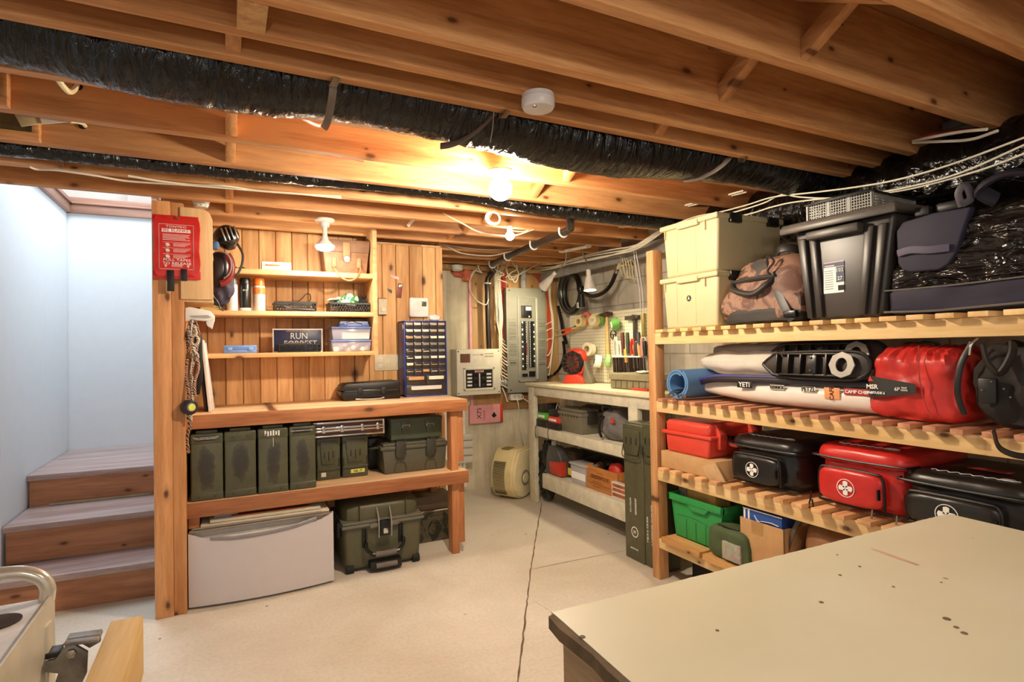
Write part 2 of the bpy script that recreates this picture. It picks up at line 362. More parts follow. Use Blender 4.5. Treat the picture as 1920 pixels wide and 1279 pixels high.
# stairs
st = thing('staircase', 'worn brown wooden steps climbing to the white stairwell', 'stairs', (-.66, 3.5, 0))
TW = wood('#cdb6b0', '#967874', 'x', .5, rough=.35, key2='tread'); RS = wood('#c48a62', '#935a38', 'x', .9, key2='riser')
for (x0, yl, yr, y1, zt, w0) in ((-1.3, 3.55, 3.50, 3.803, .185, 1), (-1.03, 3.80, 3.78, 4.4, .385, 0), (-1.035, 4.22, 4.19, 5.22, .57, 0)):
    x1 = -.314
    o = MB(); o.prism([(x0, yl), (x1, yr), (x1, y1), (x0, y1)], zt - .034, zt, 'xy', .006); q = o.build('tread', TW, st, loc=(.66, -3.5, 0))
    z0 = {.185: 0, .385: .185, .57: .385}[zt]
    o = MB(); o.prism([(x0 + (.0 if w0 else .006), yl + .025), (x1, yr + .025), (x1, yr + .045), (x0 + (.0 if w0 else .006), yl + .045)], z0, zt - .034, 'xy'); o.build('riser', RS, st, loc=(.66, -3.5, 0))
o = MB(); o.box(-.93, -.42, 4.205, 4.222, .386, .398, .002); o.build('batten', plain('#a89a80', .6), st, loc=(.66, -3.5, 0))
# cracks and joints of the slab
def crack(pts, w_, name='floor_crack'):
    o = MB(); P = [PZ(a, b_, 0) for a, b_ in pts]; Q = []
    for i in range(len(P) - 1):
        for k in range(12): Q.append(P[i].lerp(P[i + 1], k / 12))
    Q.append(P[-1]); rnd = random.Random(4); L_, R_ = [], []
    for i, q in enumerate(Q):
        d = (Q[min(i + 1, len(Q) - 1)] - Q[max(i - 1, 0)]).normalized(); n = Vector((-d.y, d.x, 0)); j = rnd.uniform(-.3, .3) * w_; k = w_ * rnd.uniform(.5, 1.1)
        L_.append(q + n * (j + k / 2)); R_.append(q + n * (j - k / 2))
    bm = o.bm
    A = [bm.verts.new((v.x, v.y, .0012)) for v in L_]; B = [bm.verts.new((v.x, v.y, .0012)) for v in R_]
    for i in range(len(A) - 1): bm.faces.new((A[i], B[i], B[i + 1], A[i + 1]))
    return struct(o.build(name, plain('#6e5a46', .9)))
crack([(1016, 944), (1004, 1010), (995, 1070), (986, 1150), (970, 1290)], .009, 'floor_joint')
crack([(994, 1069), (1070, 1053), (1172, 1033)], .004, 'floor_joint')
crack([(1000, 1127), (1040, 1152)], .002, 'floor_joint')
# ---------------------------------------------------------------- joists
JZ, JT, JH = 2.0025, .038, .235
J = [(-1.43, 'behind the camera, row one'), (-1.12, ''), (-.82, ''), (-.51, ''), (-.2, ''), (.10, ''), (.405, ''), (.70, ''), (1.0, ''), (1.283, ''), (1.44, ''), (1.581, ''), (1.885, ''), (2.2, ''), (2.51, ''), (2.815, ''), (3.12, ''), (3.425, ''), (3.71, ''), (4.0, ''), (4.30, ''), (4.58, '')]
JL = {.405: 'nearest ceiling joist cut by the top right corner of the photo', .70: 'ceiling joist crossing the upper right corner, nearest complete one',
      1.0: 'ceiling joist with a diagonal brace end at upper right, before the smoke detector', 1.283: 'ceiling joist just in front of the smoke detector with long lit lower edge',
      1.44: 'extra ceiling joist that carries the white smoke detector', 1.581: 'ceiling joist right in front of the long black duct, strap ends nailed to it',
      1.885: 'ceiling joist just behind the long black duct, mostly hidden by it', 2.2: 'brightly lit ceiling joist right behind the glowing central bulb',
      2.51: 'second ceiling joist behind the central bulb, just before the thin black duct', 2.815: 'third ceiling joist behind the central bulb, below the thin black duct',
      3.12: 'ceiling joist running over the stair opening and fire blanket post', 3.425: 'ceiling joist that holds the bulb over the pine shelves',
      3.71: 'ceiling joist directly above the face of the pine wall', 4.0: 'ceiling joist just behind the pine wall, third from the concrete wall',
      4.30: 'ceiling joist second from the concrete back wall', 4.58: 'last ceiling joist next to the concrete back wall above the cables'}
for y, _ in J:
    if y < .3: continue
    x0 = -1.9 if y < 3.2 else (-.28 if y < 3.6 else -.19); x1 = 2.655 if y < 3.9 else 2.7
    o = MB(); o.box(x0, x1, y, y + JT, JZ, JZ + JH, .0025, 1); 
    # drilled cable holes read as dark bungs in the web
    q = o.build('ceiling_joist', JO); props(q, JL[y], 'joist', 'ceiling joists')
# doubled boards at the left ends
OSB = plain('#7d6a40', .8, 0, .12); 
for y, x1, lb in ((2.2, -.571, 'nearest'), (2.51, -.568, 'middle'), (2.815, -.566, 'farthest')):
    o = MB(); o.box(-1.85, x1 - .02, y - .012, y, JZ + .03, JZ + .19); q = o.build('web_board', OSB)
    props(q, 'olive board filling a joist bay at the left edge, %s of the three' % lb, 'board', 'boards doubling the joists at the left')
    o = MB(); o.box(-1.85, x1, y - .034, y, JZ, JZ + .026, .002); o.box(x1 - .02, x1, y - .034, y, JZ + .026, JZ + .19, .002); o.build('flange', JO, q)
# bridging
rnd = random.Random(7)
yy = [.405, .70, 1.0, 1.283, 1.581, 1.885, 2.2, 2.51, 2.815, 3.12, 3.425, 3.71, 4.0, 4.3]
ordn = ['first', 'second', 'third', 'fourth', 'fifth', 'sixth', 'seventh', 'eighth', 'ninth', 'tenth', 'eleventh', 'twelfth', 'thirteenth', 'fourteenth']
for X, nm in ((1.34, 'central'), (-.035, 'left')):
    for i in range(len(yy) - 1):
        a, b_ = yy[i] + JT, yy[i + 1]
        if X < 0 and a < 1.2: continue
        if X < 0 and a > 3.4: continue
        for s_ in (0, 1):
            if abs(a - 1.619) < .03 : continue
            za, zb = (JZ + .045, JZ + .2) if s_ == 0 else (JZ + .2, JZ + .045)
            if X < 0 and s_ == 0: continue
            o = MB(); xx = X + (.0 if s_ == 0 else .042)
            dz = .021
            o.prism([(a, za - dz * 1.6), (a, za + dz), (b_, zb + dz), (b_, zb - dz * 1.6)] , xx, xx + .036, 'yz', .0015)
            q = o.build('bridging_brace', JOY)
            props(q, 'diagonal wooden brace in the %s bay of the %s brace row, its %s' % (ordn[i], nm, 'near end low' if s_ == 0 else 'near end high'), 'brace', 'diagonal braces between the joists')
q = box('wood_block', wood('#d9ac72', '#a9733c', 'z', 3, key2='blk'), None, .03, .09, 1.283 + JT, 1.44, JZ - .002, JZ + .10); props(q, 'knotty end block wedged between the two joists at upper left', 'block')
# ---------------------------------------------------------------- ducts
DM = duct_mat()
def duct(name, label, pts, r, n=28, seed=0, amp=.006, parts=None):
    from mathutils import noise
    P = spline(pts, 26); o = MB(); L_ = len(P); ups = []
    def fn(u, v):
        i = v * (L_ - 1); k = int(min(i, L_ - 2)); p_ = P[k].lerp(P[k + 1], i - k); d = (P[k + 1] - P[k]).normalized()
        up = Vector((0, 0, 1)); up = (up - d * up.dot(d)).normalized(); sd = d.cross(up); a = 2 * PI * u
        s_ = v * sum((P[j + 1] - P[j]).length for j in range(0, L_ - 1, 1)) if False else p_.x + p_.y
        q = Vector((s_ * 9 + seed, math.cos(a) * 1.6, math.sin(a) * 1.6)); w_ = noise.turbulence(q * 1.3, 4, True) * amp * 1.6 + noise.noise(Vector((s_ * 60, a * .8 + s_ * 20, seed))) * amp * .55
        rr = r(v) if callable(r) else r
        return p_ + (sd * math.cos(a) + up * math.sin(a)) * (rr + w_)
    o.grid(fn, n, int(L_ * 1.6), close_u=True); q = o.build(name, DM, sharp=60); return props(q, label, 'duct')
dp = [(-1.2, 1.75, 2.09), (-.7, 1.75, 2.085), (-.37, 1.75, 2.075), (-.15, 1.735, 2.045), (.10, 1.745, 2.05), (.3, 1.75, 2.07), (.5, 1.745, 2.065), (.72, 1.74, 2.05), (.85, 1.745, 2.045), (1.06, 1.745, 2.025), (1.3, 1.745, 2.02), (1.5, 1.745, 2.035), (1.8, 1.75, 2.06), (2.15, 1.75, 2.07), (2.6, 1.76, 2.04)]
duct('insulated_duct', 'long black film-wrapped duct slung between joists across the room', dp, lambda v: .114 - .012 * max(0, v - .7), seed=3, amp=.0045)
duct('insulated_duct', 'thin black wrapped duct running behind the central bulb', [PY(-60, 268, 2.62), PY(90, 281, 2.62), PY(260, 300, 2.63), PY(420, 318, 2.65), PY(640, 338, 2.66), PY(860, 362, 2.66), PY(1000, 386, 2.66), PY(1130, 400, 2.66), PY(1260, 413, 2.67), PY(1330, 420, 2.69)], lambda v: .034 + .022 * math.exp(-((v - .83) / .12) ** 2), seed=9, amp=.005)
duct('trunk_duct', 'thick black wrapped duct above the storage rack at upper right', [(2.72, 2.7, 1.99), (2.70, 2.0, 1.95), (2.64, 1.6, 1.92), (2.58, 1.25, 1.90), (2.54, .8, 1.90), (2.5, .1, 1.92)], .15, seed=5, amp=.01)
STRP = plain('#8c7a6a', .4, .8, .1)
for n_, (x, lb) in enumerate(((.28, 'left of the central bulb'), (.80, 'nearest the central bulb'), (1.86, 'near the far right end'))):
    o = MB(); P = []; 
    for k in range(11):
        a = PI * .5 + PI * (k / 10) * 1.0; sx_ = -.16 * math.sin(k / 10 * PI * .5) if n_ else -.02 * k / 10
        P.append((x + sx_, 1.745 - math.sin(a) * 0 + .13 * math.cos(a + PI * .5) * -1 * 1.0, 2.045 + (.128 * math.sin(a + PI * .5)) * 1.0))
    P = [(x + .0, 1.585, 2.0), (x - .01, 1.61, 1.985)] + [(x + (-.16 if n_ else -.01) * (k / 8), 1.75 + .121 * math.cos(PI + k / 8 * PI * .56), 2.046 + (.0 if n_ < 2 else .014) + .121 * math.sin(PI + k / 8 * PI * .56)) for k in range(0, 9)]
    o.tube(P, .011, 4, 4, flat=(1, .15)); props(o.build('duct_strap', STRP), 'perforated metal strap holding the black duct, ' + lb, 'strap', 'perforated straps under the long duct')
o = MB(); o.tube([PY(926, 205, 1.62), PY(924, 238, 1.62), PY(919, 268, 1.64)], .0016, 5, 2); props(o.build('thin_string', plain('#9a8a7c')), 'thin cord hanging across the black duct beside the central bulb', 'cord')
# ================================================================ left: post, blanket, pine wall, workbench
def rY(px0, py0, px1, py1, Y):
    my, mx = (py0 + py1) / 2, (px0 + px1) / 2
    return PY(px0, my, Y).x, PY(px1, my, Y).x, PY(mx, py1, Y).z, PY(mx, py0, Y).z
def rX(px0, py0, px1, py1, X):
    my, mx = (py0 + py1) / 2, (px0 + px1) / 2
    return PX(px0, my, X).y, PX(px1, my, X).y, PX(mx, py1, X).z, PX(mx, py0, X).z
po = thing('support_post', 'pair of orange pine boards standing as the post between stairs and workbench', 'post', (-.24, 3.2, 0))
o = MB(); o.box(-.069, .008, 0, .09, 0, 2.0, .003); o.build('board', POST, po)
o = MB(); o.box(.0085, .062, .004, .10, 0, 1.998, .003); o.build('board', wood('#d99e66', '#a86836', 'z', .8, key2='post2'), po)
# fire blanket
def rb(px, py): return PY(px, py, 3.172)
bx0, bx1, bz0, bz1 = rY(287, 405, 375, 524, 3.172); bw, bh = bx1 - bx0, bz1 - bz0
fb = thing('fire_blanket', 'red fire blanket pouch hanging on the pine post', 'fire blanket', (bx0 + bw / 2, 3.172, bz0))
REDV = plain('#c8231c', .35, 0, .05, .15, 60)
o = MB(); 
def fbf(x, y, z): return (x * (1 - .02 * math.cos(z * 6)), y, z)
o.soft(-bw / 2, bw / 2, 0, .02, .012, bh, 14, 30, 30, .003, 18, 3, fbf); o.box(-bw / 2 - .002, bw / 2 + .001, .009, .013, .0, .04, .001); o.box(-bw / 2 - .004, bw / 2 - .006, .009, .013, bh - .04, bh + .002, .001); o.build('pouch', REDV, fb)
o = MB(); 
for a, b_, c_, d_ in ((-.38, .36, .94 * 0 + .855, .86), (-.38, .36, .155, .16)): o.box(a * bw, b_ * bw, -.0012, .0, c_ * bh, d_ * bh)
for a in (-.38, .355): o.box(a * bw, (a + .006) * bw, -.0012, .0, .155 * bh, .86 * bh)
for k in range(5): o.box(-.30 * bw, (.28 - .03 * (k % 2)) * bw, -.0012, 0, (.695 - k * .021) * bh, (.703 - k * .021) * bh)
for z in (.575, .485, .39): o.box(-.30 * bw, .30 * bw, -.0012, 0, z * bh, (z + .004) * bh)
for j, z in enumerate((.53, .44, .345)):
    for k in range(3): o.box(-.08 * bw, (.28 - .05 * k) * bw, -.0012, 0, (z + .022 - k * .018) * bh, (z + .029 - k * .018) * bh)
    o.lathe([(.0, 0), (.010, .0), (.010, .001)], (-.2 * bw, -.0012, (z + .003) * bh), (0, 1, 0), 10); o.box(-.26 * bw, -.15 * bw, -.0012, 0, (z - .02) * bh, (z - .012) * bh); o.box(-.25 * bw, -.235 * bw, -.0012, 0, (z - .02) * bh, (z + .03) * bh)
for s_ in (-.24, .24):
    o.prism([((s_ - .035) * bw, .215 * bh), ((s_ + .035) * bw, .215 * bh), (s_ * bw, .18 * bh)], -.0012, 0); o.box((s_ - .012) * bw, (s_ + .012) * bw, -.0012, 0, .21 * bh, .235 * bh)
for k in range(2): o.box(-.12 * bw, .12 * bw, -.0012, 0, (.195 + k * .02) * bh, (.203 + k * .02) * bh)
o.build('printed_panel', plain('#f0cfc8', .6, 0, 0), fb)
o = MB(); o.box(-.32 * bw, .30 * bw, -.0014, 0, .735 * bh, .79 * bh); o.build('title_strip', INKW, fb)
text('FIRE BLANKET', .0195, INKR, fb, (-.01 * bw, -.0016, .763 * bh), sx=1.05)
text('TONYKO', .0135, INKW, fb, (-.01 * bw, -.001, .822 * bh), sx=1.5)
text('PULL TAPES\nTO RELEASE', .0165, INKW, fb, (0, -.001, .272 * bh), sx=1.35)
o = MB(); o.lathe([(.004, 0), (.0075, 0), (.0075, .004), (.004, .004)], (0, -.003, bh - .012), (0, 1, 0), 14); o.build('grommet', CHROME, fb)
for a, b_ in (((313, 507), (329, 547)), ((339, 505), (353, 528))):
    p0, p1 = rb(*a), rb(*b_); o = MB(); o.box(p0.x - fb.location.x, p1.x - fb.location.x - .004, -.005, -.002, p1.z - bz0, p0.z - bz0, .001); o.build('pull_tape', BLACK, fb)
# side cupboard behind the blanket
PLF = wood('#ecc896', '#d4a874', 'z', .5, key2='plf')
cx0, cx1, cz0, cz1 = rY(338, 391, 399, 562, 3.195)
cb = thing('wall_cupboard', 'small plywood box shelf fixed to the post behind the fire blanket', 'cupboard', (0, 3.2, cz0))
h_ = cz1 - cz0
o = MB(); o.prism([(cx0, 0), (cx1, 0), (cx1, h_ - .05), (cx1 - .012, h_ - .02), (cx1 - .04, h_), (cx0, h_)], -.006, .010, 'xz', .003); o.build('side_panel', PLF, cb)
for z_ in (-.012, h_ * .48): o = MB(); o.box(cx0, cx1, .010, .36, z_, z_ + .016, .002); o.build('shelf', PLF, cb)
o = MB(); o.prism([(cx0, 0), (cx1 + .0, 0), (cx1, h_ - .05), (cx0, h_)], .35, .365, 'xz', .002); o.build('side_panel', PLF, cb)
o = MB(); o.box(cx0, cx0 + .01, .012, .35, 0, h_); o.build('back_panel', PLF, cb)
# little white spotlight
q_ = PY(377, 377, 3.26); o = MB(); o.lathe([(.012, -.035), (.030, -.034), (.036, -.02), (.040, 0), (.034, .006), (.012, .012)], q_, (0, 0, 1), 20)
sp_ = o.build('heat_detector', plain('#dcdad4', .4)); props(sp_, 'small white ceiling detector above the plywood cupboard by the post', 'detector')
o = MB(); 
for k in range(8): a = k * PI / 4; o.box(-.003, .003, -.033, -.026, -.03, -.008, M=Matrix.Translation(q_) @ Matrix.Rotation(a, 4, 'Z'))
o.build('vent_slot', BLACK, sp_)
# helmets, hung on the open side of the cupboard
def P3(px, py, y): return PY(px, py, y)
c = P3(421, 452, 3.36)
hm = thing('climbing_helmet', 'glossy black helmet hanging beside the plywood cupboard', 'helmet', c)
o = MB(); 
def hel(x, y, z): return (x, y, z * (1 if z > -.2 else .55))
o.soft(-.062, .062, -.09, .09, -.075, .085, 2.3, 28, 18, 0, fn=hel, M=Matrix.Rotation(.5, 4, 'Y')); o.build('shell', BLK2, hm)
o = MB()
for k in range(4): o.box(-.004 + k * .02, .004 + k * .02, -.1, -.075, -.02, .05, .003, M=Matrix.Rotation(-.3, 4, 'Y'))
o.build('vent', STEEL, hm)
o = MB(); o.tube([(.06, -.05, -.02), (.085, -.03, -.07), (.08, -.03, -.13), (.055, -.04, -.19)], .006, 6); o.build('chin_strap', BLACK, hm)
c = P3(416, 503, 3.37)
hm2 = thing('climbing_helmet', 'red rimmed dark helmet hanging under the black one by the cupboard', 'helmet', c)
o = MB(); R_ = Matrix.Rotation(math.radians(-12), 4, 'Y')
def arc(r, a0, a1, n=10, cx=0, cz=0, yy=0): return [(cx + r * math.cos(a0 + (a1 - a0) * k / n), yy, cz + r * 1.45 * math.sin(a0 + (a1 - a0) * k / n)) for k in range(n + 1)]
o.tube(arc(.060, .9, -1.5, 12, -.012, 0, -.03), .011, 10, 4, flat=(1.0, 1.6)); o.build('rim', plain('#8e2a26', .35), hm2)
o = MB(); o.soft(-.07, .045, -.02, .10, -.10, .09, 2.4, 24, 16); o.build('shell', plain('#24171a', .35), hm2)
o = MB(); o.tube(arc(.05, 1.2, -1.3, 10, -.005, .01, -.052), .004, 6); o.build('strap', plain('#8e8a88', .4), hm2)
c = P3(424, 548, 3.4); o = MB(); o.soft(-.075, .045, -.05, .06, -.08, .08, 3, 30, 18, .02, 14, 4, lambda x, y, z: (x * (1 - .3 * abs(min(z, 0))) + .25 * z, y, z)); q = o.build('stuff_bag', plain('#2c2338', .6, 0, .2)); q.location = c; props(q, 'dark purple cloth bag hanging below the red rimmed helmet', 'bag')
hk = thing('strap_and_buckle', 'black webbing strap with buckle hanging down over the spray cans shelf', 'strap', P3(400, 545, 3.3))
o = MB(); o.tube([(-.01, 0, 0), (.0, 0, -.03), (.02, .0, -.06), (.03, 0, -.09), (.045, 0, -.105)], .007, 6, flat=(1, .5)); o.build('webbing', BLACK, hk)
o = MB(); o.box(.0, .022, -.004, .006, -.075, -.045, .003); o.build('buckle', BLK2, hk)
o = MB(); o.soft(-.018, .018, -.02, .02, -.02, .025, 3, 16, 10, M=Matrix.Translation(P3(404, 462, 3.28))); props(o.build('blue_cloth', plain('#4c6c94', .7)), 'small blue cloth tucked in the cupboard beside the helmet', 'cloth')
# white wall bracket and rope bundle
a_ = P3(347, 604, 3.22); wb = thing('wall_bracket', 'white plastic bracket fixed to the post under the plywood cupboard', 'bracket', a_)
o = MB(); o.prism([(0, 0), (.0, .07), (.02, .075), (.11, .055), (.13, .03), (.128, .0), (.05, .008)], 0, .05, 'xz', .006); o.build('arm', WHT, wb)
o = MB(); o.prism([(.09, .0), (.13, .02), (.118, -.035), (.095, -.02)], -.004, .05, 'xz', .004); o.build('lever', WHT, wb)
o = MB(); o.prism([(.02, .03), (.10, .034), (.115, .022), (.09, .018), (.03, .022)], -.003, .003, 'xz'); o.build('slot', plain('#a9a8a6'), wb)
def rope_mat(a, b_, name):
    m, nt, b = nodes(name, .8); v = coords(nt); wv = nt.nodes.new('ShaderNodeTexWave'); wv.inputs['Scale'].default_value = 45; wv.inputs['Distortion'].default_value = 6; wv.bands_direction = 'DIAGONAL'; nt.links.new(v, wv.inputs['Vector'])
    nt.links.new(ramp(nt, [(.4, lin(a)), (.6, lin(b_))], wv.outputs['Fac']), b.inputs['Base Color']); return m
R1, R2, R3 = rope_mat('#e8dcc8', '#6d5a48', 'braid_cream'), rope_mat('#c89a7c', '#221818', 'braid_dark'), rope_mat('#dcd6cc', '#a49a90', 'braid_grey')
rnd = random.Random(12)
def rp(px, py, d=0): return PY(px, py, 3.19 + d)
for k, (mt, lb, pts) in enumerate(((R2, 'brown and black braided rope at the left of the hanging rope bundle', [(362, 600), (351, 625), (353, 660), (349, 700), (354, 740), (352, 775), (356, 800), (351, 822), (353, 850)]),
        (R1, 'cream knotted rope in the middle of the hanging bundle', [(364, 600), (366, 625), (372, 640), (362, 655), (371, 668), (363, 680), (359, 700), (361, 740), (358, 768), (358, 790)]),
        (R3, 'thin grey cord hanging in front of the rope bundle', [(361, 600), (358, 630), (362, 660), (357, 700), (355, 750)]),
        (R2, 'dark braided rope looped at the right of the rope bundle', [(366, 602), (373, 630), (368, 660), (372, 690), (364, 720), (366, 745)]),
        (R1, 'pale looped rope coil at the top of the rope bundle', [(360, 605), (353, 618), (358, 632), (368, 625), (362, 612), (355, 640), (366, 650), (357, 665)]))):
    o = MB(); o.tube([rp(x, y, .03 * math.sin(k * 2.1 + j) + .02) for j, (x, y) in enumerate(pts)], .0075 if mt is not R3 else .0035, 8, 6); props(o.build('rope', mt), lb, 'rope', 'ropes hanging on the post')
o = MB(); o.prism([((lambda q_: (q_.x, q_.z))(rp(*p))) for p in ((368, 606), (378, 630), (380, 700), (374, 742), (366, 742), (370, 690), (362, 640))], 3.24, 3.262, 'xz', .006); props(o.build('hanging_sheath', BLACK), 'black cloth sheath hanging behind the ropes on the post', 'sheath')
tm = thing('tape_measure', 'black tape measure with a yellow centre hanging on the ropes by the bench', 'tape measure', rp(354, 764))
o = MB(); o.lathe([(.0, -.02), (.032, -.02), (.036, -.012), (.036, .02), (.03, .026), (.0, .026)], (0, 0, 0), (.45, -1, 0), 24); o.build('case', plain('#22222c', .4), tm)
o = MB(); o.lathe([(.0, .026), (.022, .0265), (.020, .034), (0, .034)], (0, 0, 0), (.45, -1, 0), 20); o.build('grip_ring', plain('#7c7a78', .5), tm)
o = MB(); o.lathe([(.0, .034), (.017, .0345), (.015, .038), (0, .038)], (0, 0, 0), (.45, -1, 0), 20); o.build('label_disc', plain('#d6dc5c', .5), tm)
for k, (pa, pb, hx, lb) in enumerate((((378, 640), (392, 768), '#e8e4de', 'white ring binder leaning in the left corner of the bench, front one'), ((372, 655), (384, 768), '#2a2626', 'black folder leaning in the left corner of the bench'), ((382, 645), (397, 764), '#d8d2cc', 'white folder leaning beside the binder, right one'))):
    a, b_ = PY(*pa, 3.50 + .05 * k), PY(*pb, 3.42 + .05 * k); o = MB(); L = (b_ - a).length; o.prism([(a.x, a.z), (a.x + .012, a.z + .004), (b_.x + .012, .9515), (b_.x - .002, .9515)], 3.40 + .045 * k, 3.60 + .045 * k, 'xz', .001); q = o.build('binder', plain(hx, .5)); props(q, lb, 'folder', 'folders leaning by the post')
# ------------------------------------------------ shelves on the pine wall
SY = 3.55
zl = PY(540, 669.8, SY).z; zm = PY(540, 592.6, SY).z; zt = PY(570, 518, SY).z
zlT, zmT, ztT = PY(540, 661.5, SY).z, PY(540, 584, SY).z, PY(570, 508.5, SY).z
sx1 = PY(700, 560, SY).x
sh = thing('wall_shelving', 'open pine shelving with three boards fixed on the plank wall over the bench', 'shelving', (0, SY, zl))
for a, b_ in ((zl, zlT), (zm, zmT), (zt, ztT)):
    o = MB(); o.box(-.175, sx1, 0, .288, a - zl, b_ - zl, .002); o.build('shelf_board', PINEX, sh)
xr = PY(708, 560, SY).x
o = MB(); o.prism([(0, 0), (-.0, 2.02 - zl), (.288, 2.02 - zl), (.288, -.02), (.24, -.02), (.2, .0)], sx1, xr, 'yz', .002); o.build('upright', PINEX, sh)
def std(name, label, cat, px0, py0, px1, py1, Y, zb, group=None):
    """a thing standing at zb with its front face in plane Y; returns root, width, height"""
    x0, x1, z0, z1 = rY(px0, py0, px1, py1, Y); t = thing(name, label, cat, ((x0 + x1) / 2, Y, zb), 0, group); return t, x1 - x0, z1 - zb
# top shelf
t, W, H = std('carton', 'flat white printed carton on the top pine shelf', 'box', 491, 492, 546, 505, 3.60, ztT + .0006)
o = MB(); o.box(-W / 2, W / 2, 0, .07, 0, H, .001); o.build('box_body', plain('#efe9e0', .6), t); o = MB(); o.box(-W * .4, W * .1, -.0006, .0, H * .5, H * .72); o.build('print', plain('#c8763c'), t); text('1 x 1', .008, INKB, t, (W * .36, -.0008, H * .5))
t = thing('cable_bits', 'small dark cable end lying on the top shelf by the helmets', 'cable', PY(465, 506, 3.62) * 1); t.location.z = ztT
o = MB(); o.tube([(-.11, 0, .004), (-.06, -.01, .006), (-.03, .01, .014), (.0, 0, .005), (.07, .0, .005)], .0035, 6); o.tube([(-.09, .02, .004), (-.1, .01, .03), (-.085, .0, .04), (-.07, .0, .02), (-.05, 0, .005)], .003, 6); o.build('wire', BLACK, t)
# briefcase
t, W, H = std('leather_briefcase', 'old brown leather briefcase with brass lock on the top pine shelf', 'briefcase', 603, 449, 694, 507, 3.61, ztT + .0006)
LEA = plain('#8f6746', .55, 0, .2, .2, 90); LEB = plain('#a87c54', .55, 0, .15, .2, 90)
o = MB(); o.prism([(-W * .42, 0), (W * .42, 0), (W * .5, H * .93), (-W * .5, H * .93)], .0, .14, 'xz', .008); o.build('body', LEA, t)
o = MB(); o.prism([(-W * .47, H * .62), (W * .47, H * .62), (W * .5, H * .98), (-W * .5, H * .98)], -.006, .148, 'xz', .005); o.build('flap', plain('#7c5a40', .55, 0, .2, .2, 90), t)
o = MB(); o.box(-.022, .022, -.013, -.004, H * .42, H * .9, .004); o.build('tongue', LEB, t)
o = MB(); o.lathe([(.0, 0), (.02, 0), (.022, -.004), (.018, -.010), (.0, -.011)], (0, -.006, H * .42), (0, 1, 0), 20); o.build('lock', plain('#cfc6ac', .25, .9), t)
for s_ in (-1, 1):
    o = MB(); o.prism([(s_ * .075 - .014, H * .18), (s_ * .075 + .014, H * .18), (s_ * .075 + .012, H * .46), (s_ * .075 - .012, H * .46)], -.012, -.002, 'xz', .003); o.build('handle_tab', LEB, t)
o = MB(); o.tube([(-.078, -.010, H * .22), (-.074, -.05, H * .06), (-.04, -.074, -.035), (.0, -.076, -.050), (.04, -.074, -.035), (.075, -.05, H * .06), (.08, -.010, H * .22)], .0055, 8); o.build('handle', LEB, t)
# spray cans
def can(px0, px1, py0, py1, label, body, cap, caph, Y=3.62, words=None, wc=None, band=None):
    t, W, H = std('spray_can', label, 'spray can', px0, py0, px1, py1, Y, zmT + .0006, 'spray cans on the middle pine shelf'); r = W / 2; t.location.y += r
    o = MB(); o.lathe([(.0, 0), (r * .95, 0), (r, .004), (r, H * (1 - caph)), (r * .93, H * (1 - caph) + .006), (.0, H * (1 - caph) + .007)], n=28); o.build('can_body', plain(body, .3), t)
    o = MB(); o.lathe([(.0, H * (1 - caph) + .004), (r * .93, H * (1 - caph) + .004), (r * .93, H * .94), (r * .8, H), (0, H)], n=28); o.build('cap', plain(cap, .35), t)
    if words: text(words[0], words[1], wc or INKW, t, (0, -r - .0012, H * .62)); 
    if band: o = MB(); o.lathe([(r * 1.003, H * band[0]), (r * 1.008, H * band[0]), (r * 1.008, H * band[1]), (r * 1.003, H * band[1])], n=28); o.build('label_band', plain(band[2], .4), t)
    return t
can(425, 446, 522, 582, 'white spray can with dark cap, leftmost of the three cans', '#e6e2dc', '#5c5a58', .22, 3.58)
can(449, 471, 521, 582, 'black spray can with green print, middle one of the three cans', '#1c1c1a', '#1a1a1a', .2, 3.6, ('ECO', .012), None, (.02, .10, '#d8d8d2'))
can(475, 498, 522, 582, 'silver and orange spray can, rightmost of the three cans', '#d6d0cc', '#ef7a30', .26, 3.6, ('1L', .014), INKB, (.52, .72, '#ef8a48'))
o = MB(); x0, x1, z0, z1 = rY(375, 566, 423, 580, 3.66); o.box(x0, x1, 3.66, 3.78, zmT + .0006, zmT + .024, .002); o.box(x0, x1, 3.66, 3.78, zmT + .026, z1, .002); props(o.build('notepad', plain('#e2d890', .7)), 'yellow notepad lying on the middle shelf under the cupboard', 'notepad')
# perforated baskets
def basket(px0, px1, py0, py1, Y, zb, label, name='plastic_basket', depth=.16):
    t, W, H = std(name, label, 'basket', px0, py0, px1, py1, Y, zb + .0006, 'black perforated baskets')
    o = MB(); d = depth
    for (yy_, s_) in ((0, 1), (d, -1)):
        n = int(W / .0165)
        o.prism([(-W * .5, H * .84), (W * .5, H * .84), (W * .5, H), (-W * .5, H)], yy_ - .002 + .0 * s_, yy_ + .004, 'xz'); o.prism([(-W * .46, 0), (W * .46, 0), (W * .465, H * .14), (-W * .465, H * .14)], yy_ - .001, yy_ + .003, 'xz')
        for r in range(3):
            for k in range(n):
                x = -W * .46 + (k + .5 * (r % 2) + .25) * W * .92 / n; z = H * (.14 + .7 * (r + .5) / 3); o.box(x - .0022, x + .0022, yy_ - .001, yy_ + .002, z - H * .125, z + H * .125)
        for r in range(4): z = H * (.14 + .7 * r / 3); o.box(-W * .48, W * .48, yy_ - .001, yy_ + .002, z - .0014, z + .0014)
    for s_ in (-1, 1): o.prism([(0, 0), (d, 0), (d, H), (0, H)], s_ * W * .475 - .0015, s_ * W * .475 + .0015, 'yz')
    o.box(-W * .46, W * .46, 0, d, 0, .003); o.build('mesh_body', BLACK, t); return t, W, H
basket(514, 595, 566, 582, 3.62, zmT, 'black perforated basket on the middle shelf under a curled strap')
t, W, H = basket(618, 694, 568, 583, 3.62, zmT, 'black perforated basket holding a green plastic bag on the middle shelf')
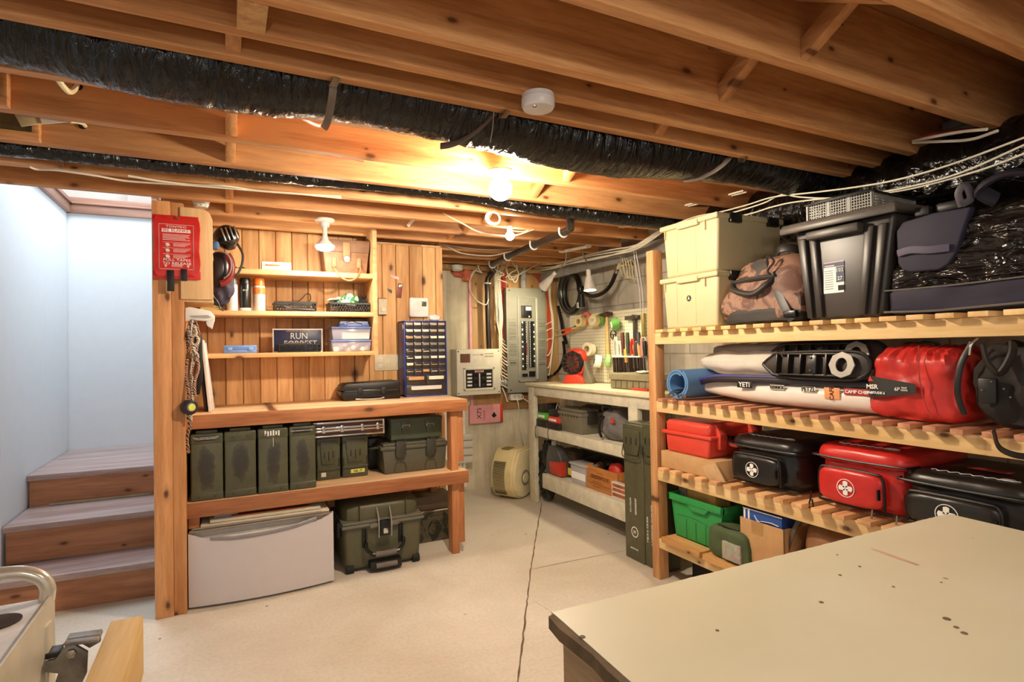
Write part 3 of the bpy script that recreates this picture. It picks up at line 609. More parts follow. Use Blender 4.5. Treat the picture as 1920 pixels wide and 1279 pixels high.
o = MB(); x0, x1, z0, z1 = rY(620, 549, 676, 572, 3.66); o.soft(x0, x1, 3.64, 3.76, z0, z1, 2.6, 36, 20, .03, 20, 2, lambda x, y, z: (x, y, z * (1 + .5 * x) - .1)); 
def bagm():
    m, nt, b = nodes('green_white_bag', .3); v = coords(nt); nt.links.new(ramp(nt, [(.42, lin('#3f8a50')), (.5, lin('#dfe8da')), (.62, lin('#c8d8c4')), (.7, lin('#4f9a5c'))], noise(nt, v, 18, 2, .5, 1.2)), b.inputs['Base Color']); return m
props(o.build('plastic_bag', bagm()), 'crumpled green and white plastic bag in the right basket', 'bag')
o = MB(); x0, x1, z0, z1 = rY(668, 553, 690, 570, 3.66); o.soft(x0, x1, 3.65, 3.72, z0, z1, 3, 18, 12, .015, 30, 5); props(o.build('glove', RUB), 'dark crumpled glove beside the green bag in the basket', 'glove')
o = MB(); o.tube([PY(*p, 3.68) for p in ((540, 572), (556, 568), (566, 560), (574, 552), (581, 553), (582, 562), (577, 570))], .009, 6, 8, flat=(1, .35)); props(o.build('leather_strap', plain('#4a3c30', .5)), 'curled dark leather strap standing in the left basket', 'strap')
o = MB(); o.tube([PY(*p, 3.6) for p in ((517, 577), (530, 575), (545, 579), (560, 580), (590, 582))], .004, 6, 5); props(o.build('knife_sheath', BLK2), 'slim black tool lying in front of the left basket', 'tool')
# lower shelf
t, W, H = std('pencil_case', 'small light blue plastic case on the lower pine shelf', 'case', 418, 648, 483, 663, 3.60, zlT + .0006)
BLU = plain('#6f93d2', .35, 0, .05)
o = MB(); o.box(-W * .48, W * .48, 0, .10, 0, H * .52, .004); o.box(-W * .5, W * .5, -.003, .103, H * .48, H * .6, .002); o.build('body', BLU, t); o = MB(); o.box(-W * .48, W * .48, 0, .10, H * .58, H, .005); o.build('lid', BLU, t)
for s_ in (-1, 1): o = MB(); o.box(s_ * W * .3 - .012, s_ * W * .3 + .012, -.006, 0, H * .35, H * .75, .002); o.build('clasp', plain('#8aa9de', .3), t)
o = MB(); o.box(-.04, .03, 0, .005, 0, .005, .002, M=Matrix.Translation((PY(403, 664, 3.58).x, 3.58, zlT)) @ Matrix.Rotation(.2, 4, 'Z')); props(o.build('pencil', plain('#9a6038')), 'short brown pencil lying on the lower shelf left of the blue case', 'pencil')
t, W, H = std('license_plate', 'dark blue novelty licence plate reading RUN FORREST on the lower shelf', 'plate', 511, 617, 605, 661, 3.70, zlT + .0006)
o = MB(); o.box(-W / 2, W / 2, 0, .002, 0, H, .0008); o.build('plate_rim', INKW, t); o = MB(); o.box(-W * .475, W * .475, -.0012, 0, H * .05, H * .95, .0004); o.build('plate_field', plain('#23284e', .4), t)
text('RUN', .055, INKW, t, (W * .02, -.002, H * .68), sx=.9); text('FORREST', .05, INKW, t, (W * .05, -.002, H * .36), sx=.95); text('GREENBOW ALABAMA', .011, plain('#d8b0a0'), t, (0, -.002, H * .9), sx=1.2)
t, W, H = basket(522, 603, 645, 663, 3.585, zlT, 'black perforated basket in front of the blue plate on the lower shelf', depth=.09)
o = MB(); rnd = random.Random(3)
for k in range(9): x = -W * .45 + rnd.random() * W * .5; o.tube([(x, .03, H * .8), (x + .03, .02, H * 1.08), (x + .06, .035, H * .92)], .004, 5, 3)
q = o.build('loose_hardware', STEEL); q.location = t.location; props(q, 'loose metal bits heaped in the basket before the blue plate', 'hardware', kind='stuff')
def tub(px0, px1, py0, py1, Y, zb, label, lidc='#7f8fd0', depth=.17):
    t, W, H = std('storage_box', label, 'box', px0, py0, px1, py1, Y, zb + .0006, 'clear boxes stacked on the lower shelf')
    o = MB(); d = depth
    o.prism([(-W * .46, 0), (W * .46, 0), (W * .49, H * .86), (-W * .49, H * .86)], 0, d, 'xz', .006); o.build('tub', glass('#dcdcec', .15, .38), t)
    o = MB(); o.box(-W * .5, W * .5, -.006, d + .006, H * .84, H, .005); o.build('lid', glass(lidc, .2, .8), t); return t, W, H
t, W, H = tub(621, 697, 638, 662, 3.60, zlT, 'clear box with violet lid full of small round jars, lower of the stack'); z1_ = zlT + H
rnd = random.Random(5); 
for k in range(8):
    o = MB(); r = .012 + rnd.random() * .006; x = -W * .38 + k * W * .108; o.lathe([(0, 0), (r, 0), (r, .012), (0, .013)], (x, .02 + .02 * (k % 2), .012 + H * .35 * (k % 3) / 2), (rnd.uniform(-.4, .4), -1, rnd.uniform(-.3, .5)), 14); q = o.build('jar_lid', plain(['#e8e6e0', '#c8c4bc', '#b89a80'][k % 3], .4)); q.location = t.location; props(q, ['white', 'grey', 'tan'][k % 3] + ' round jar inside the lower clear box', 'jar', 'jars in the lower clear box')
t, W, H = tub(621, 696, 613, 638, 3.60, z1_ + .0008, 'clear box with violet lid holding pale papers, upper of the stack'); z2_ = z1_ + H + .0008
o = MB(); o.box(-W * .22, W * .46, .02, .12, .006, H * .55); q = o.build('paper_stack', plain('#dfe6cf')); q.location = t.location; props(q, 'pale green paper pads inside the upper clear box', 'paper')
t, W, H = std('pencil_case', 'thin blue lidded case on top of the clear boxes', 'case', 636, 603, 692, 613, 3.62, z2_ + .0008); o = MB(); o.box(-W / 2, W / 2, 0, .1, 0, H * .5, .003); o.build('body', BLU, t); o = MB(); o.box(-W * .47, W * .47, .004, .096, H * .5, H, .003); o.build('lid', plain('#9fb4dc', .3), t)
for s_ in (-1, 1): o = MB(); o.box(s_ * W * .3 - .01, s_ * W * .3 + .01, -.005, 0, H * .2, H * .7, .002); o.build('clasp', BLU, t)
o = MB(); o.tube([PY(*p, 3.62) for p in ((606, 620), (612, 610), (618, 622), (610, 616), (622, 617), (640, 610), (660, 603), (690, 612))], .0018, 5); props(o.build('cord', plain('#6e3a28')), 'thin brown cord lying over the clear boxes', 'cord')
# ------------------------------------------------ things fixed on the pine wall
WY = 3.838
def onwall(name, label, cat, px0, py0, px1, py1): 
    x0, x1, z0, z1 = rY(px0, py0, px1, py1, WY); t = thing(name, label, cat, ((x0 + x1) / 2, WY, z0)); return t, x1 - x0, z1 - z0
t, W, H = onwall('dial_thermostat', 'narrow cream dial thermostat on the pine wall beside the shelf upright', 'thermostat', 708, 560, 724, 592)
o = MB(); o.box(-W / 2, W / 2, -.026, 0, .004, H - .004, .004); o.build('housing', plain('#ddd2b4', .5), t); o = MB(); o.lathe([(.0, 0), (.017, 0), (.016, .008), (0, .009)], (.002, -.026, H * .34), (0, -1, 0), 22); o.build('dial', plain('#e6dcc2', .4), t)
o = MB(); [o.box(-W * .45 + k * W * .16, -W * .38 + k * W * .16, -.024, -.003, z, z + .004) for k in range(6) for z in (0, H - .004)]; o.build('grille', BLACK, t)
t, W, H = onwall('digital_thermostat', 'white square digital thermostat on the pine wall above the drawer cabinet', 'thermostat', 766, 559, 802, 596)
o = MB(); o.box(-W / 2, W / 2, -.028, 0, 0, H, .012, 3); o.build('housing', plain('#f2efe8', .4), t); o = MB(); o.box(W * .12, W * .37, -.0292, -.027, H * .55, H * .8, .001); o.build('screen', plain('#5c6a56', .2), t); text('18', .014, INKB, t, (W * .25, -.030, H * .68))
t, W, H = onwall('key_tag', 'small maroon tag hanging on the pine wall over the dial thermostat', 'tag', 739, 532, 756, 559); Mt = Matrix.Rotation(.14, 4, 'Y')
o = MB(); o.box(-.016, .016, -.006, 0, .0, H, .002, M=Mt); o.build('tag_body', plain('#8c4038', .5), t); o = MB(); o.box(-.012, .012, -.0075, -.004, H * .72, H * .95, .002, M=Mt); o.build('bottle_opener_eye', STEEL, t)
for k, (a, b_, hx, lb) in enumerate((((726, 541), (735, 551), '#5a6a60', 'tiny green sticker scrap on the pine wall left of the maroon tag'), ((731, 516), (748, 525), '#e4d2d0', 'whitish smudge of tape on the pine wall above the maroon tag'))):
    p0, p1 = PY(*a, WY), PY(*b_, WY); o = MB(); o.prism([(p0.x, p0.z), (p1.x, p0.z - .012), (p1.x, p1.z), (p0.x + .01, p1.z + .01)], WY - .0015, WY, 'xz'); props(o.build('sticker', plain(hx, .7)), lb, 'sticker')
t, W, H = onwall('outlet_plate', 'wide cream switch and outlet plate on the pine wall behind the drawer cabinet', 'outlet', 702, 665, 760, 695)
o = MB(); o.box(-W / 2, W / 2, -.006, 0, 0, H, .003); o.build('plate', plain('#ddd2b0', .5), t)
for z in (.28, .70): o = MB(); o.box(-W * .4, -W * .26, -.009, -.004, H * z - .011, H * z + .011, .004); q = o.build('socket', plain('#efe8d4', .4), t); o = MB(); [o.box(-W * .33 + dx - .0012, -W * .33 + dx + .0012, -.0098, -.008, H * z - .003, H * z + .005) for dx in (-.005, .005)]; o.build('slot', BLACK, q)
for x in (-.08, .2): o = MB(); o.box(W * x - .004, W * x + .004, -.014, -.004, H * .4, H * .58, .002); o.build('switch', plain('#efe8d4', .4), t)
# drawer cabinet
t, W, H = std('parts_cabinet', 'blue metal cabinet of small clear parts drawers on the bench end', 'cabinet', 759, 602, 838, 743, 3.66, .9515)
t.rotation_euler = (0, 0, 0); d = .155; NAVY = plain('#2c3a8a', .35, 0, .04)
o = MB(); o.box(-W / 2, W / 2, d - .004, d, 0, H); o.box(-W / 2, -W / 2 + .006, 0, d, 0, H, .001); o.box(W / 2 - .006, W / 2, 0, d, 0, H, .001); o.box(-W / 2, W / 2, 0, d, 0, .008, .001); o.box(-W / 2, W / 2, 0, d, H - .008, H, .001)
rows = [5] * 8 + [2, 1]; hs = [1] * 8 + [1.4, 1.55]; tot = sum(hs); z = H - .008; avail = H - .016; rnd = random.Random(8)
cells = []
for n, hh in zip(rows, hs):
    dh = avail * hh / tot; z0 = z - dh
    for k in range(n):
        a = -W / 2 + .008 + k * (W - .016) / n; cells.append((a, a + (W - .016) / n, z0, z))
    o.box(-W / 2, W / 2, .002, d, z0 - .001, z0 + .001); z = z0
o.build('carcass', NAVY, t)
DG = glass('#4a443c', .2, .75); cols = ['#e8e2d2', '#b8a890', '#dcd6cc', '#8a8478', '#c89a6a', '#efe6c8']
for i, (a, b_, z0, z1) in enumerate(cells):
    o = MB(); o.box(a + .0015, b_ - .0015, .001, .12, z0 + .002, z1 - .002, .001); q = o.build('drawer', plain('#3a342e', .25, 0, .1), t)
    o = MB(); ww = (b_ - a); o.box(a + ww * .14, b_ - ww * .14, -.006, .001, (z0 + z1) / 2 - .001 + .002, (z0 + z1) / 2 + .006, .001)
    if i < 20 or rnd.random() < .5: o.box(a + ww * .12, b_ - ww * .12, -.0005, .002, z0 + (z1 - z0) * .55, z0 + (z1 - z0) * .88)
    o.build('drawer_pull', plain(cols[rnd.randrange(6)], .3), q)
o = MB(); o.lathe([(0, 0), (.011, 0), (.011, .001), (0, .001)], (-W / 2 - .0005, .03, H - .04), (-1, 0, 0), 18, M=Matrix.Translation((0, 0, (H - .04) * -.6)) @ Matrix.Diagonal((1, 1, 1.6, 1))); o.build('maker_badge', INKW, t)
o = MB(); x0, x1, z0, z1 = rY(806, 590, 828, 602, 3.70); o.soft(x0, x1, 3.70, 3.76, t.location.z + H + .001, z1, 3.5, 20, 12, .008, 40, 2); props(o.build('paper_wad', plain('#e0d8d4', .6)), 'crumpled pale wrapper on top of the blue parts cabinet', 'wrapper')
# black tool case on the bench
t, W, H = std('tool_case', 'glossy black plastic tool case lying on the workbench', 'case', 641, 716, 751, 748, 3.60, .9515)
o = MB(); o.prism([(-W * .44, 0), (W * .5, 0), (W * .5, H * .5), (-W * .5, H * .5), (-W * .5, H * .25)], 0, .19, 'xz', .006); o.build('body', BLK2, t)
o = MB(); o.prism([(-W * .5, H * .52), (W * .5, H * .52), (W * .5, H * .9), (W * .47, H), (-W * .42, H * .92), (-W * .48, H * .8)], .0, .19, 'xz', .007); o.build('lid', BLACK, t)
o = MB(); o.box(-W * .46, W * .46, -.006, .002, H * .44, H * .56, .003); o.build('rim', plain('#2c2b29', .25), t)
for x in (-.2, .2): o = MB(); o.box(W * x - .016, W * x + .016, -.010, 0, H * .3, H * .66, .003); o.build('latch', BLACK, t)
o = MB(); o.tube([(-W * .28, -.012, H * .08), (-W * .2, -.02, .008), (-W * .1, -.02, .006), (W * .1, -.02, .006), (W * .2, -.012, H * .1)], .005, 6); o.build('handle', STEEL, t)
# ------------------------------------------------ the workbench
wbn = thing('workbench', 'long orange pine workbench against the plank wall', 'workbench', (.58, 3.28, 0))
bxL, bxR = -.18, 1.332; ox = .58; oy = 3.28
o = MB(); o.box(bxL - ox, bxR - ox, 0, .555, .925, .95, .002); o.build('bench_top', BTOP, wbn)
o = MB(); o.box(bxL - ox, bxR - ox, -.006, .032, .879, .9495, .003); o.build('apron', BENCH, wbn)
o = MB(); o.box(bxL - ox, 1.333 - ox, .0, .44, .49, .511, .001); o.build('shelf', BTOP, wbn)
o = MB(); o.box(bxL - ox, 1.333 - ox, -.006, .034, .436, .5105, .003); o.build('shelf_rail', wood('#bc7c50', '#834824', 'x', .8, key2='bench'), wbn)
for x0, x1, y0, y1, za, zb in ((1.236, 1.282, .035, .11, 0, .879), (1.284, 1.322, .045, .12, .06, .436), (1.284, 1.322, .045, .12, .56, .879), (1.236, 1.282, .44, .52, 0, .92), (-.17, -.13, .44, .52, 0, .92)):
    o = MB(); o.box(x0 - ox, x1 - ox, y0, y1, za, zb - .0005, .003); o.build('leg', BENCHZ, wbn)
o = MB(); o.box(-.175 - ox, -.125 - ox, .03, .42, .375, .435, .002); o.build('cleat', BENCHZ, wbn)
# white trim boards behind the bench end and leaning louvre panel
lp = thing('louvre_panel', 'grey white slatted panel with metal rails leaning on the concrete wall behind the bench', 'panel', (0, 4.66, 0))
GW = plain('#d6d2c8', .5, 0, .04)
def P46(px, py): return PY(px, py, 4.66)
for k, (a, b_, pa, pb) in enumerate(((853, 858, 775, 815), (861, 866, 770, 918), (868, 873, 770, 918))):
    x0, x1, z0, z1 = rY(a, pa, b_, pb, 4.66); o = MB(); o.box(x0, x1, 0, .02, max(z0, .0), z1 + (.1 if k else 0), .002); o.build('rail', plain('#e8e8e6', .35), lp)
for pa, pb in ((815, 826), (828, 840), (842, 854), (857, 869)):
    x0, x1, z0, z1 = rY(856, pa, 887, pb, 4.64); o = MB(); o.box(x0 - .05, x1, -.02, -.004, z0, z1, .002); o.build('slat', GW, lp)
x0, x1, z0, z1 = rY(867, 903, 876, 914, 4.64); o = MB(); o.box(x0, x1, -.02, -.002, z0, z1, .002); o.build('bracket', WHT, lp)
o = MB(); x0, x1, z0, z1 = rY(833, 783, 838, 880, 4.4); o.box(x0 - .02, x1, 4.4, 4.42, 0, z1 + .04, .001); props(o.build('white_board', WHT), 'narrow white board standing behind the bench leg', 'board')
# ------------------------------------------------ ammunition cans
def ammo_big(px0, px1, py0, label, lettering=None, stain=0, Y=3.302):
    t, W, H = std('ammo_can', label, 'ammo can', px0, py0, px1, 900, Y, .5118, 'tall olive ammo cans on the bench shelf'); d = .36
    m, nt, b = nodes('stained_olive', .42); v = coords(nt, rand=True); f = noise(nt, v, 16, 5, .7); sp = nt.nodes.new('ShaderNodeTexCoord'); s2 = nt.nodes.new('ShaderNodeSeparateXYZ'); nt.links.new(sp.outputs['Object'], s2.inputs[0])
    ex = math_(nt, 'POWER', math_(nt, 'DIVIDE', s2.outputs['X'], W * .27), 2); ez = math_(nt, 'POWER', math_(nt, 'DIVIDE', math_(nt, 'SUBTRACT', s2.outputs['Z'], H * .46), H * .32), 2)
    e_ = math_(nt, 'ADD', math_(nt, 'ADD', ex, ez), math_(nt, 'MULTIPLY', math_(nt, 'SUBTRACT', f, .5), 3.2)); base = ramp(nt, [(.3, lin('#4a4a36')), (.7, lin('#585840'))], noise(nt, v, 9, 4))
    nt.links.new(mixc(nt, ramp(nt, [(.2, (.8, .8, .8, 1)), (.75, (.5, .5, .5, 1)), (1.5, (0, 0, 0, 1))], e_), base, lin('#2c2622')), b.inputs['Base Color'])
    o = MB(); o.box(-W / 2, W / 2, 0, d, 0, H * .84, .008, 3); o.build('body', m, t)
    o = MB(); o.box(-W / 2 - .0015, W / 2 + .0015, -.002, d, H * .80, H * .955, .008, 3); o.box(-W * .34, W * .34, .01, d - .02, H * .95, H, .004); o.build('lid', OLIVE, t)
    o = MB(); o.box(-W / 2 - .001, W / 2 + .001, -.0015, d, 0, H * .115, .006, 3); o.build('base_band', OLIVE, t)
    for x in (-.25, .25):
        for z in (.05, .87): o = MB(); o.lathe([(0, 0), (.004, 0), (.003, .002), (0, .002)], (W * x, -.002, H * z), (0, -1, 0), 10); o.build('rivet', OLIVED, t)
    if lettering:
        o = MB(); o.box(-W * .36, W * .3, -.0032, -.001, H * .855, H * .925, .0004); q = o.build('name_strip', BLACK, t); text(lettering, .0075, INKW, q, (-W * .03, -.004, H * .89), sx=1.15)
    return t, W, H
ammo_big(357, 418, 808, 'tall olive ammo can with a two line label, leftmost on the bench shelf', 'TANK 4 MAGNUM 2 ROUNDS\nTOOLBOX INSIDE PARTS')
ammo_big(421, 480, 803, 'tall olive ammo can without any label, second from the left on the bench shelf')
t, W, H = ammo_big(484, 540, 798, 'tall olive ammo can with torn white sticker, third from the left on the bench shelf')
o = MB(); rnd = random.Random(1); [o.box(-W * .28 + k * W * .09, -W * .23 + k * W * .09, -.003, -.0015, H * (.86 - .02 * rnd.random()), H * (.91 + .02 * rnd.random())) for k in range(6)]; o.box(W * .0, W * .012, -.0015, 0, H * .68, H * .86); o.build('torn_sticker', INKW, t)
ammo_big(543, 592, 794, 'tall olive ammo can, rightmost of the four tall ones on the bench shelf', 'TANK 4 MAGNUM 2 ROUNDS')
def latch(t, W, H, z0=.2, z1=.95, w=.36, slots=True):
    o = MB(); o.prism([(-W * w, H * (z1 - .17)), (-W * w * .8, H * z0 + H * .12), (W * w * .8, H * z0 + H * .12), (W * w, H * (z1 - .17)), (W * w, H * z1), (-W * w, H * z1)], -.008, -.001, 'xz', .002); q = o.build('latch_plate', OLIVE, t)
    if slots:
        o = MB(); [o.box(W * x - .003, W * x + .003, -.0092, -.0075, H * (.52 if x else .46), H * .68, .001) for x in (-.18, 0, .18)]; o.build('slot', BLACK, q)
    o = MB(); o.tube([(-W * .46, -.004, H * .5), (-W * .46, -.012, H * .3), (-W * .40, -.016, H * (z0 + .03)), (W * .40, -.016, H * (z0 + .03)), (W * .46, -.012, H * .3), (W * .46, -.004, H * .5)], .003, 6, 3); o.build('wire_bail', STEEL if False else OLIVED, t)
def ammo_small(px0, px1, py0, py1, label, lab):
    Y = 3.46; t, W, H = std('ammo_can', label, 'ammo can', px0, py0, px1, py1, Y, .5118, 'short olive ammo cans on the bench shelf'); d = .28
    o = MB(); o.box(-W / 2, W / 2, 0, d, 0, H * .86, .006, 3); o.build('body', OLIVE, t); o = MB(); o.box(-W / 2 - .002, W / 2 + .002, -.004, d + .002, H * .84, H, .006, 3); o.build('lid', OLIVE, t); latch(t, W, H, .25, .93)
    o = MB(); a, b_ = lab[0]; o.box(W * a, W * b_, -.0015, 0, H * lab[2], H * lab[3]); q = o.build('sticker', plain(lab[1], .6), t)
    if lab[4]: text(lab[4], .016, INKB, q, (W * (a + b_) / 2, -.0025, H * (lab[2] + lab[3]) / 2), sx=.95, bold=.0004)
    return t, W, H
ammo_small(594, 638, 822, 907, 'short olive ammo can with a small white sticker, under the silver case', ((-.32, -.12), '#e2d8cc', .08, .18, ''))
t, W, H = ammo_small(642, 690, 818, 900, 'short olive ammo can with a yellow CAL .17 label, under the silver case', ((-.18, .36), '#dede70', .10, .19, 'CAL .17'))
ztop = .5118 + H
t, W, H = std('hard_case', 'long silver aluminium case lying on the two short ammo cans', 'case', 585, 789, 721, 817, 3.47, ztop + .001)
BR_ = plain('#6a4238', .35, 0, .2)
o = MB(); o.box(-W / 2, W / 2, .004, .22, H * .06, H * .94, .003); o.build('body', BR_, t)
o = MB(); [o.box(-W / 2 - .002, W / 2 + .002, 0, .22, z * H, (z + .14) * H, .003) for z in (0, .34, .52, .86)]; [o.box(x - .006, x + .006, -.001, .22, 0, H, .002) for x in (W / 2 - .004, -W / 2 + .004)]; o.build('metal_edging', CHROME, t)
for x in (-.35, -.1, .18, .40): o = MB(); o.box(W * x - .009, W * x + .009, -.008, 0, H * .3, H * .75, .002); o.box(W * x - .005, W * x + .005, -.012, -.006, H * .45, H * .7, .001); o.build('latch', CHROME, t)
# dry boxes at the right
DB = plain('#565444', .5, 0, .06, .1, 150)
t, W, H = std('dry_box', 'large grey olive plastic dry box with two latches at the right of the bench shelf', 'box', 713, 822, 842, 890, 3.42, .5118)
o = MB(); o.prism([(-W * .44, 0), (W * .44, 0), (W * .47, H * .72), (-W * .47, H * .72)], 0, .24, 'xz', .01); o.build('body', DB, t)
o = MB(); o.box(-W * .5, W * .5, -.012, .25, H * .70, H * .82, .008); o.box(-W * .46, W * .46, .0, .24, H * .80, H * .9, .012); o.box(-W * .33, W * .33, .03, .20, H * .88, H * .96, .008); o.build('lid', DB, t)
for x in (-.22, .22): 
    o = MB(); o.prism([(W * x - .03, H * .95), (W * x + .03, H * .95), (W * x + .034, H * .55), (W * x + .018, H * .44), (W * x - .018, H * .44), (W * x - .034, H * .55)], -.022, -.010, 'xz', .004); [o.box(W * x - .024 + k * .012, W * x - .018 + k * .012, -.018, .02, H * .9, H * .985, .001) for k in range(5)]; o.build('latch', plain('#3a382e', .45), t)
    o = MB(); o.tube([(W * x - .036, -.003, 0.01), (W * x - .026, -.003, H * .3), (W * x + .026, -.003, H * .3), (W * x + .036, -.003, .01)], .0022, 5, 2); o.build('moulded_line', OLIVED, t)
o = MB(); o.tube([(-W * .5, .06, H * .76), (-W * .58, .1, H * .72), (-W * .58, .16, H * .70), (-W * .5, .2, H * .72)], .012, 8, 4, flat=(1, .6)); o.build('side_handle', DB, t)
zt2 = .5118 + H * .96
t, W, H = std('ammo_can', 'wide green metal ammo can with two latches on top of the dry box', 'ammo can', 733, 783, 829, 832, 3.43, zt2 + .001)
GRN = plain('#4b5440', .42, 0, .06)
o = MB(); o.box(-W / 2, W / 2, 0, .15, 0, H * .9, .008, 3); o.build('body', GRN, t); o = MB(); o.box(-W / 2 - .002, W / 2 + .002, -.003, .153, H * .82, H, .006, 3); o.build('lid', GRN, t)
for x in (-.22, .25):
    o = MB(); o.prism([(W * x - .03, H * .86), (W * x + .03, H * .86), (W * x + .02, H * .3), (W * x - .02, H * .3)], -.009, -.001, 'xz', .002); q = o.build('latch_plate', GRN, t)
    o = MB(); o.tube([(W * x - .022, -.011, H * .58), (W * x - .02, -.014, H * .68), (W * x + .02, -.014, H * .68), (W * x + .022, -.011, H * .58)], .003, 6, 3); o.build('wire_bail', STEEL, q); o = MB(); o.lathe([(0, 0), (.003, 0), (0, .001)], (W * x, -.0095, H * .45), (0, -1, 0), 8); o.build('pin', BLACK, q)
o = MB(); x0, x1, z0, z1 = rY(690, 822, 716, 870, 3.62); o.box(x0, x1 + .02, 3.62, 3.70, .5118, z1, .01); props(o.build('black_case', BLACK), 'black case standing in the dark between the short cans and the dry box', 'case')
# ------------------------------------------------ washer pedestal drawer
pd = thing('pedestal_drawer', 'white curved-front appliance pedestal drawer under the workbench', 'drawer', (.172, 3.225, 0))
W = .69; PW = plain('#cfc9cb', .32, 0, .01)
def curve_front(x): return -.035 * (1 - (2 * x / W) ** 2) + .012
n = 24; prof = [(-W / 2 + W * k / n, curve_front(-W / 2 + W * k / n)) for k in range(n + 1)]
o = MB()
bm = bmesh.new(); 
def ztopf(x): u = 2 * x / W; return .338 + .012 * (u + 1) * .5 + .034 * max(0, (abs(u) - .8) / .2) ** 1.0
rows_ = [.012, .02, .1, .2, .30]
F = [[bm.verts.new((x, y, z)) for z in rows_] + [bm.verts.new((x, y, ztopf(x)))] for x, y in prof]
Bk = [[bm.verts.new((x, y + .02, z)) for z in rows_] + [bm.verts.new((x, y + .02, ztopf(x)))] for x, y in prof]
for i in range(n):
    for j in range(5):
        bm.faces.new((F[i][j], F[i + 1][j], F[i + 1][j + 1], F[i][j + 1])); bm.faces.new((Bk[i][j + 1], Bk[i + 1][j + 1], Bk[i + 1][j], Bk[i][j]))
    bm.faces.new((F[i][5], F[i + 1][5], Bk[i + 1][5], Bk[i][5])); bm.faces.new((F[i + 1][0], F[i][0], Bk[i][0], Bk[i + 1][0]))
for e_ in (0, n):
    for j in range(5): bm.faces.new((F[e_][j], F[e_][j + 1], Bk[e_][j + 1], Bk[e_][j]))
o._merge(bm); o.build('drawer_front', PW, pd)
o = MB(); o.tube([(-W * .36, curve_front(-W * .36) + .004, .338), (-W * .2, curve_front(-W * .2) + .001, .330), (0, curve_front(0), .333), (W * .2, curve_front(W * .2) + .001, .343), (W * .37, curve_front(W * .37) + .004, .362)], .011, 8, 6, flat=(.7, 1)); o.build('grip_recess', plain('#8c888a', .5), pd)
o = MB(); o.box(-W / 2 + .01, W / 2 - .01, .035, .58, .0, .372, .006); o.build('cabinet', plain('#c4bfb4', .4), pd)
o = MB(); o.box(-W / 2 + .004, W / 2 - .004, .012, .04, .372, .382, .003); o.build('top_trim', plain('#9a8c7c', .3, .5), pd)
# flat goods stacked on the pedestal
for k, (nm, lb, hx, x0, x1, y0, y1, z0, z1, rz) in enumerate((('board', 'cream board lying lowest on the white pedestal drawer', '#d8cfb8', -.12, .50, 3.26, 3.7, .3835, .395, 0), ('wood_strip', 'grey metal strip along the front of the boards on the pedestal', '#8c8578', -.15, .46, 3.245, 3.262, .3835, .392, 0.02),
        ('board', 'rounded cream shelf board on the pedestal drawer', '#c9c3ae', -.08, .46, 3.28, 3.72, .396, .412, .02), ('wood_strip', 'thin reddish wooden strip in the pile on the pedestal', '#a45a34', .02, .40, 3.29, 3.34, .4125, .419, -.01), ('folded_sheet', 'folded black sheet on top of the pile under the bench', '#2c2a30', .0, .44, 3.33, 3.62, .4195, .428, .03), ('clear_sheet', 'crumpled clear plastic film at the left of the pile', '#a8a6b0', -.06, .05, 3.32, 3.46, .4125, .430, .0))):
    o = MB(); o.box(x0, x1, y0, y1, z0, z1, .002 if k != 2 else .007); props(o.build(nm, plain(hx, .5, 0, .05)), lb, 'board' if 'board' in nm or 'strip' in nm else 'sheet', 'flat goods on the pedestal drawer')
o = MB(); o.tube([PY(*p, 3.4) for p in ((366, 976), (368, 984), (376, 986), (384, 982), (386, 973))], .002, 5); props(o.build('wire_loop', STEEL), 'thin metal wire loop above the left end of the pedestal', 'wire')
# ------------------------------------------------ rugged wheeled case
t, W, H = std('rugged_case', 'large olive wheeled hard case with carry handle under the workbench', 'case', 640, 941, 795, 1066, 3.30, .012)
RC = plain('#58563f', .48, 0, .05, .12, 120); RC2 = plain('#6b695a', .5, 0, .04); d = .40
o = MB(); o.taper(W * .90, d * .93, W * .97, d, 0, H * .70, 0, d / 2, .03, 4); o.build('body', RC, t)
o = MB(); o.soft(-W * .47, W * .47, .015, d - .015, H * .60, H, 6, 40, 24); o.build('lid', RC, t)
o = MB(); o.box(-W * .5, W * .5, -.018, d + .01, H * .655, H * .705, .01); o.box(-W * .18, W * .18, -.026, .02, H * .63, H * .70, .008); o.box(-W * .49, W * .49, -.010, d, H * .705, H * .745, .008); o.build('rim', RC2, t)
for x in (-.28, .28): o = MB(); o.box(W * x - .002, W * x + .002, -.001, d * .8, H * .74, H * .99, .001); o.build('lid_rib', RC, t)
o = MB(); o.box(-.028, .028, -.042, -.012, H * .50, H * .74, .006); q = o.build('latch', BLK2, t); o = MB(); o.box(-.014, .014, -.048, -.040, H * .54, H * .62, .005); o.build('lock_plate', CHROME, q)
o = MB(); [o.tube([(s_ * .036, -.03, H * .48), (s_ * .036, -.036, H * .66), (s_ * .036, -.02, H * .8), (s_ * .037, .03, H * .94)], .004, 6) for s_ in (-1, 1)]; o.build('latch_guard', plain('#97958c', .35), t)
for s_ in (-1, 1):
    o = MB(); [o.box(s_ * .105 + k - .005, s_ * .105 + k + .005, -.014, .01, H * .34, H * .62, .003) for k in (-.014, .002)]; o.build('handle_track', BLACK, t)
o = MB(); o.tube([(-.108, -.02, H * .42), (-.107, -.03, H * .34), (-.085, -.036, H * .27), (-.06, -.04, H * .245), (.06, -.04, H * .245), (.085, -.036, H * .27), (.107, -.03, H * .34), (.108, -.02, H * .42)], .010, 8, 4); q = o.build('carry_handle', BLK2, t)
o = MB(); o.tube([(-.06, -.041, H * .245), (0, -.042, H * .24), (.06, -.041, H * .245)], .016, 10, 3); o.build('handle_grip', plain('#6e655e', .6), q)
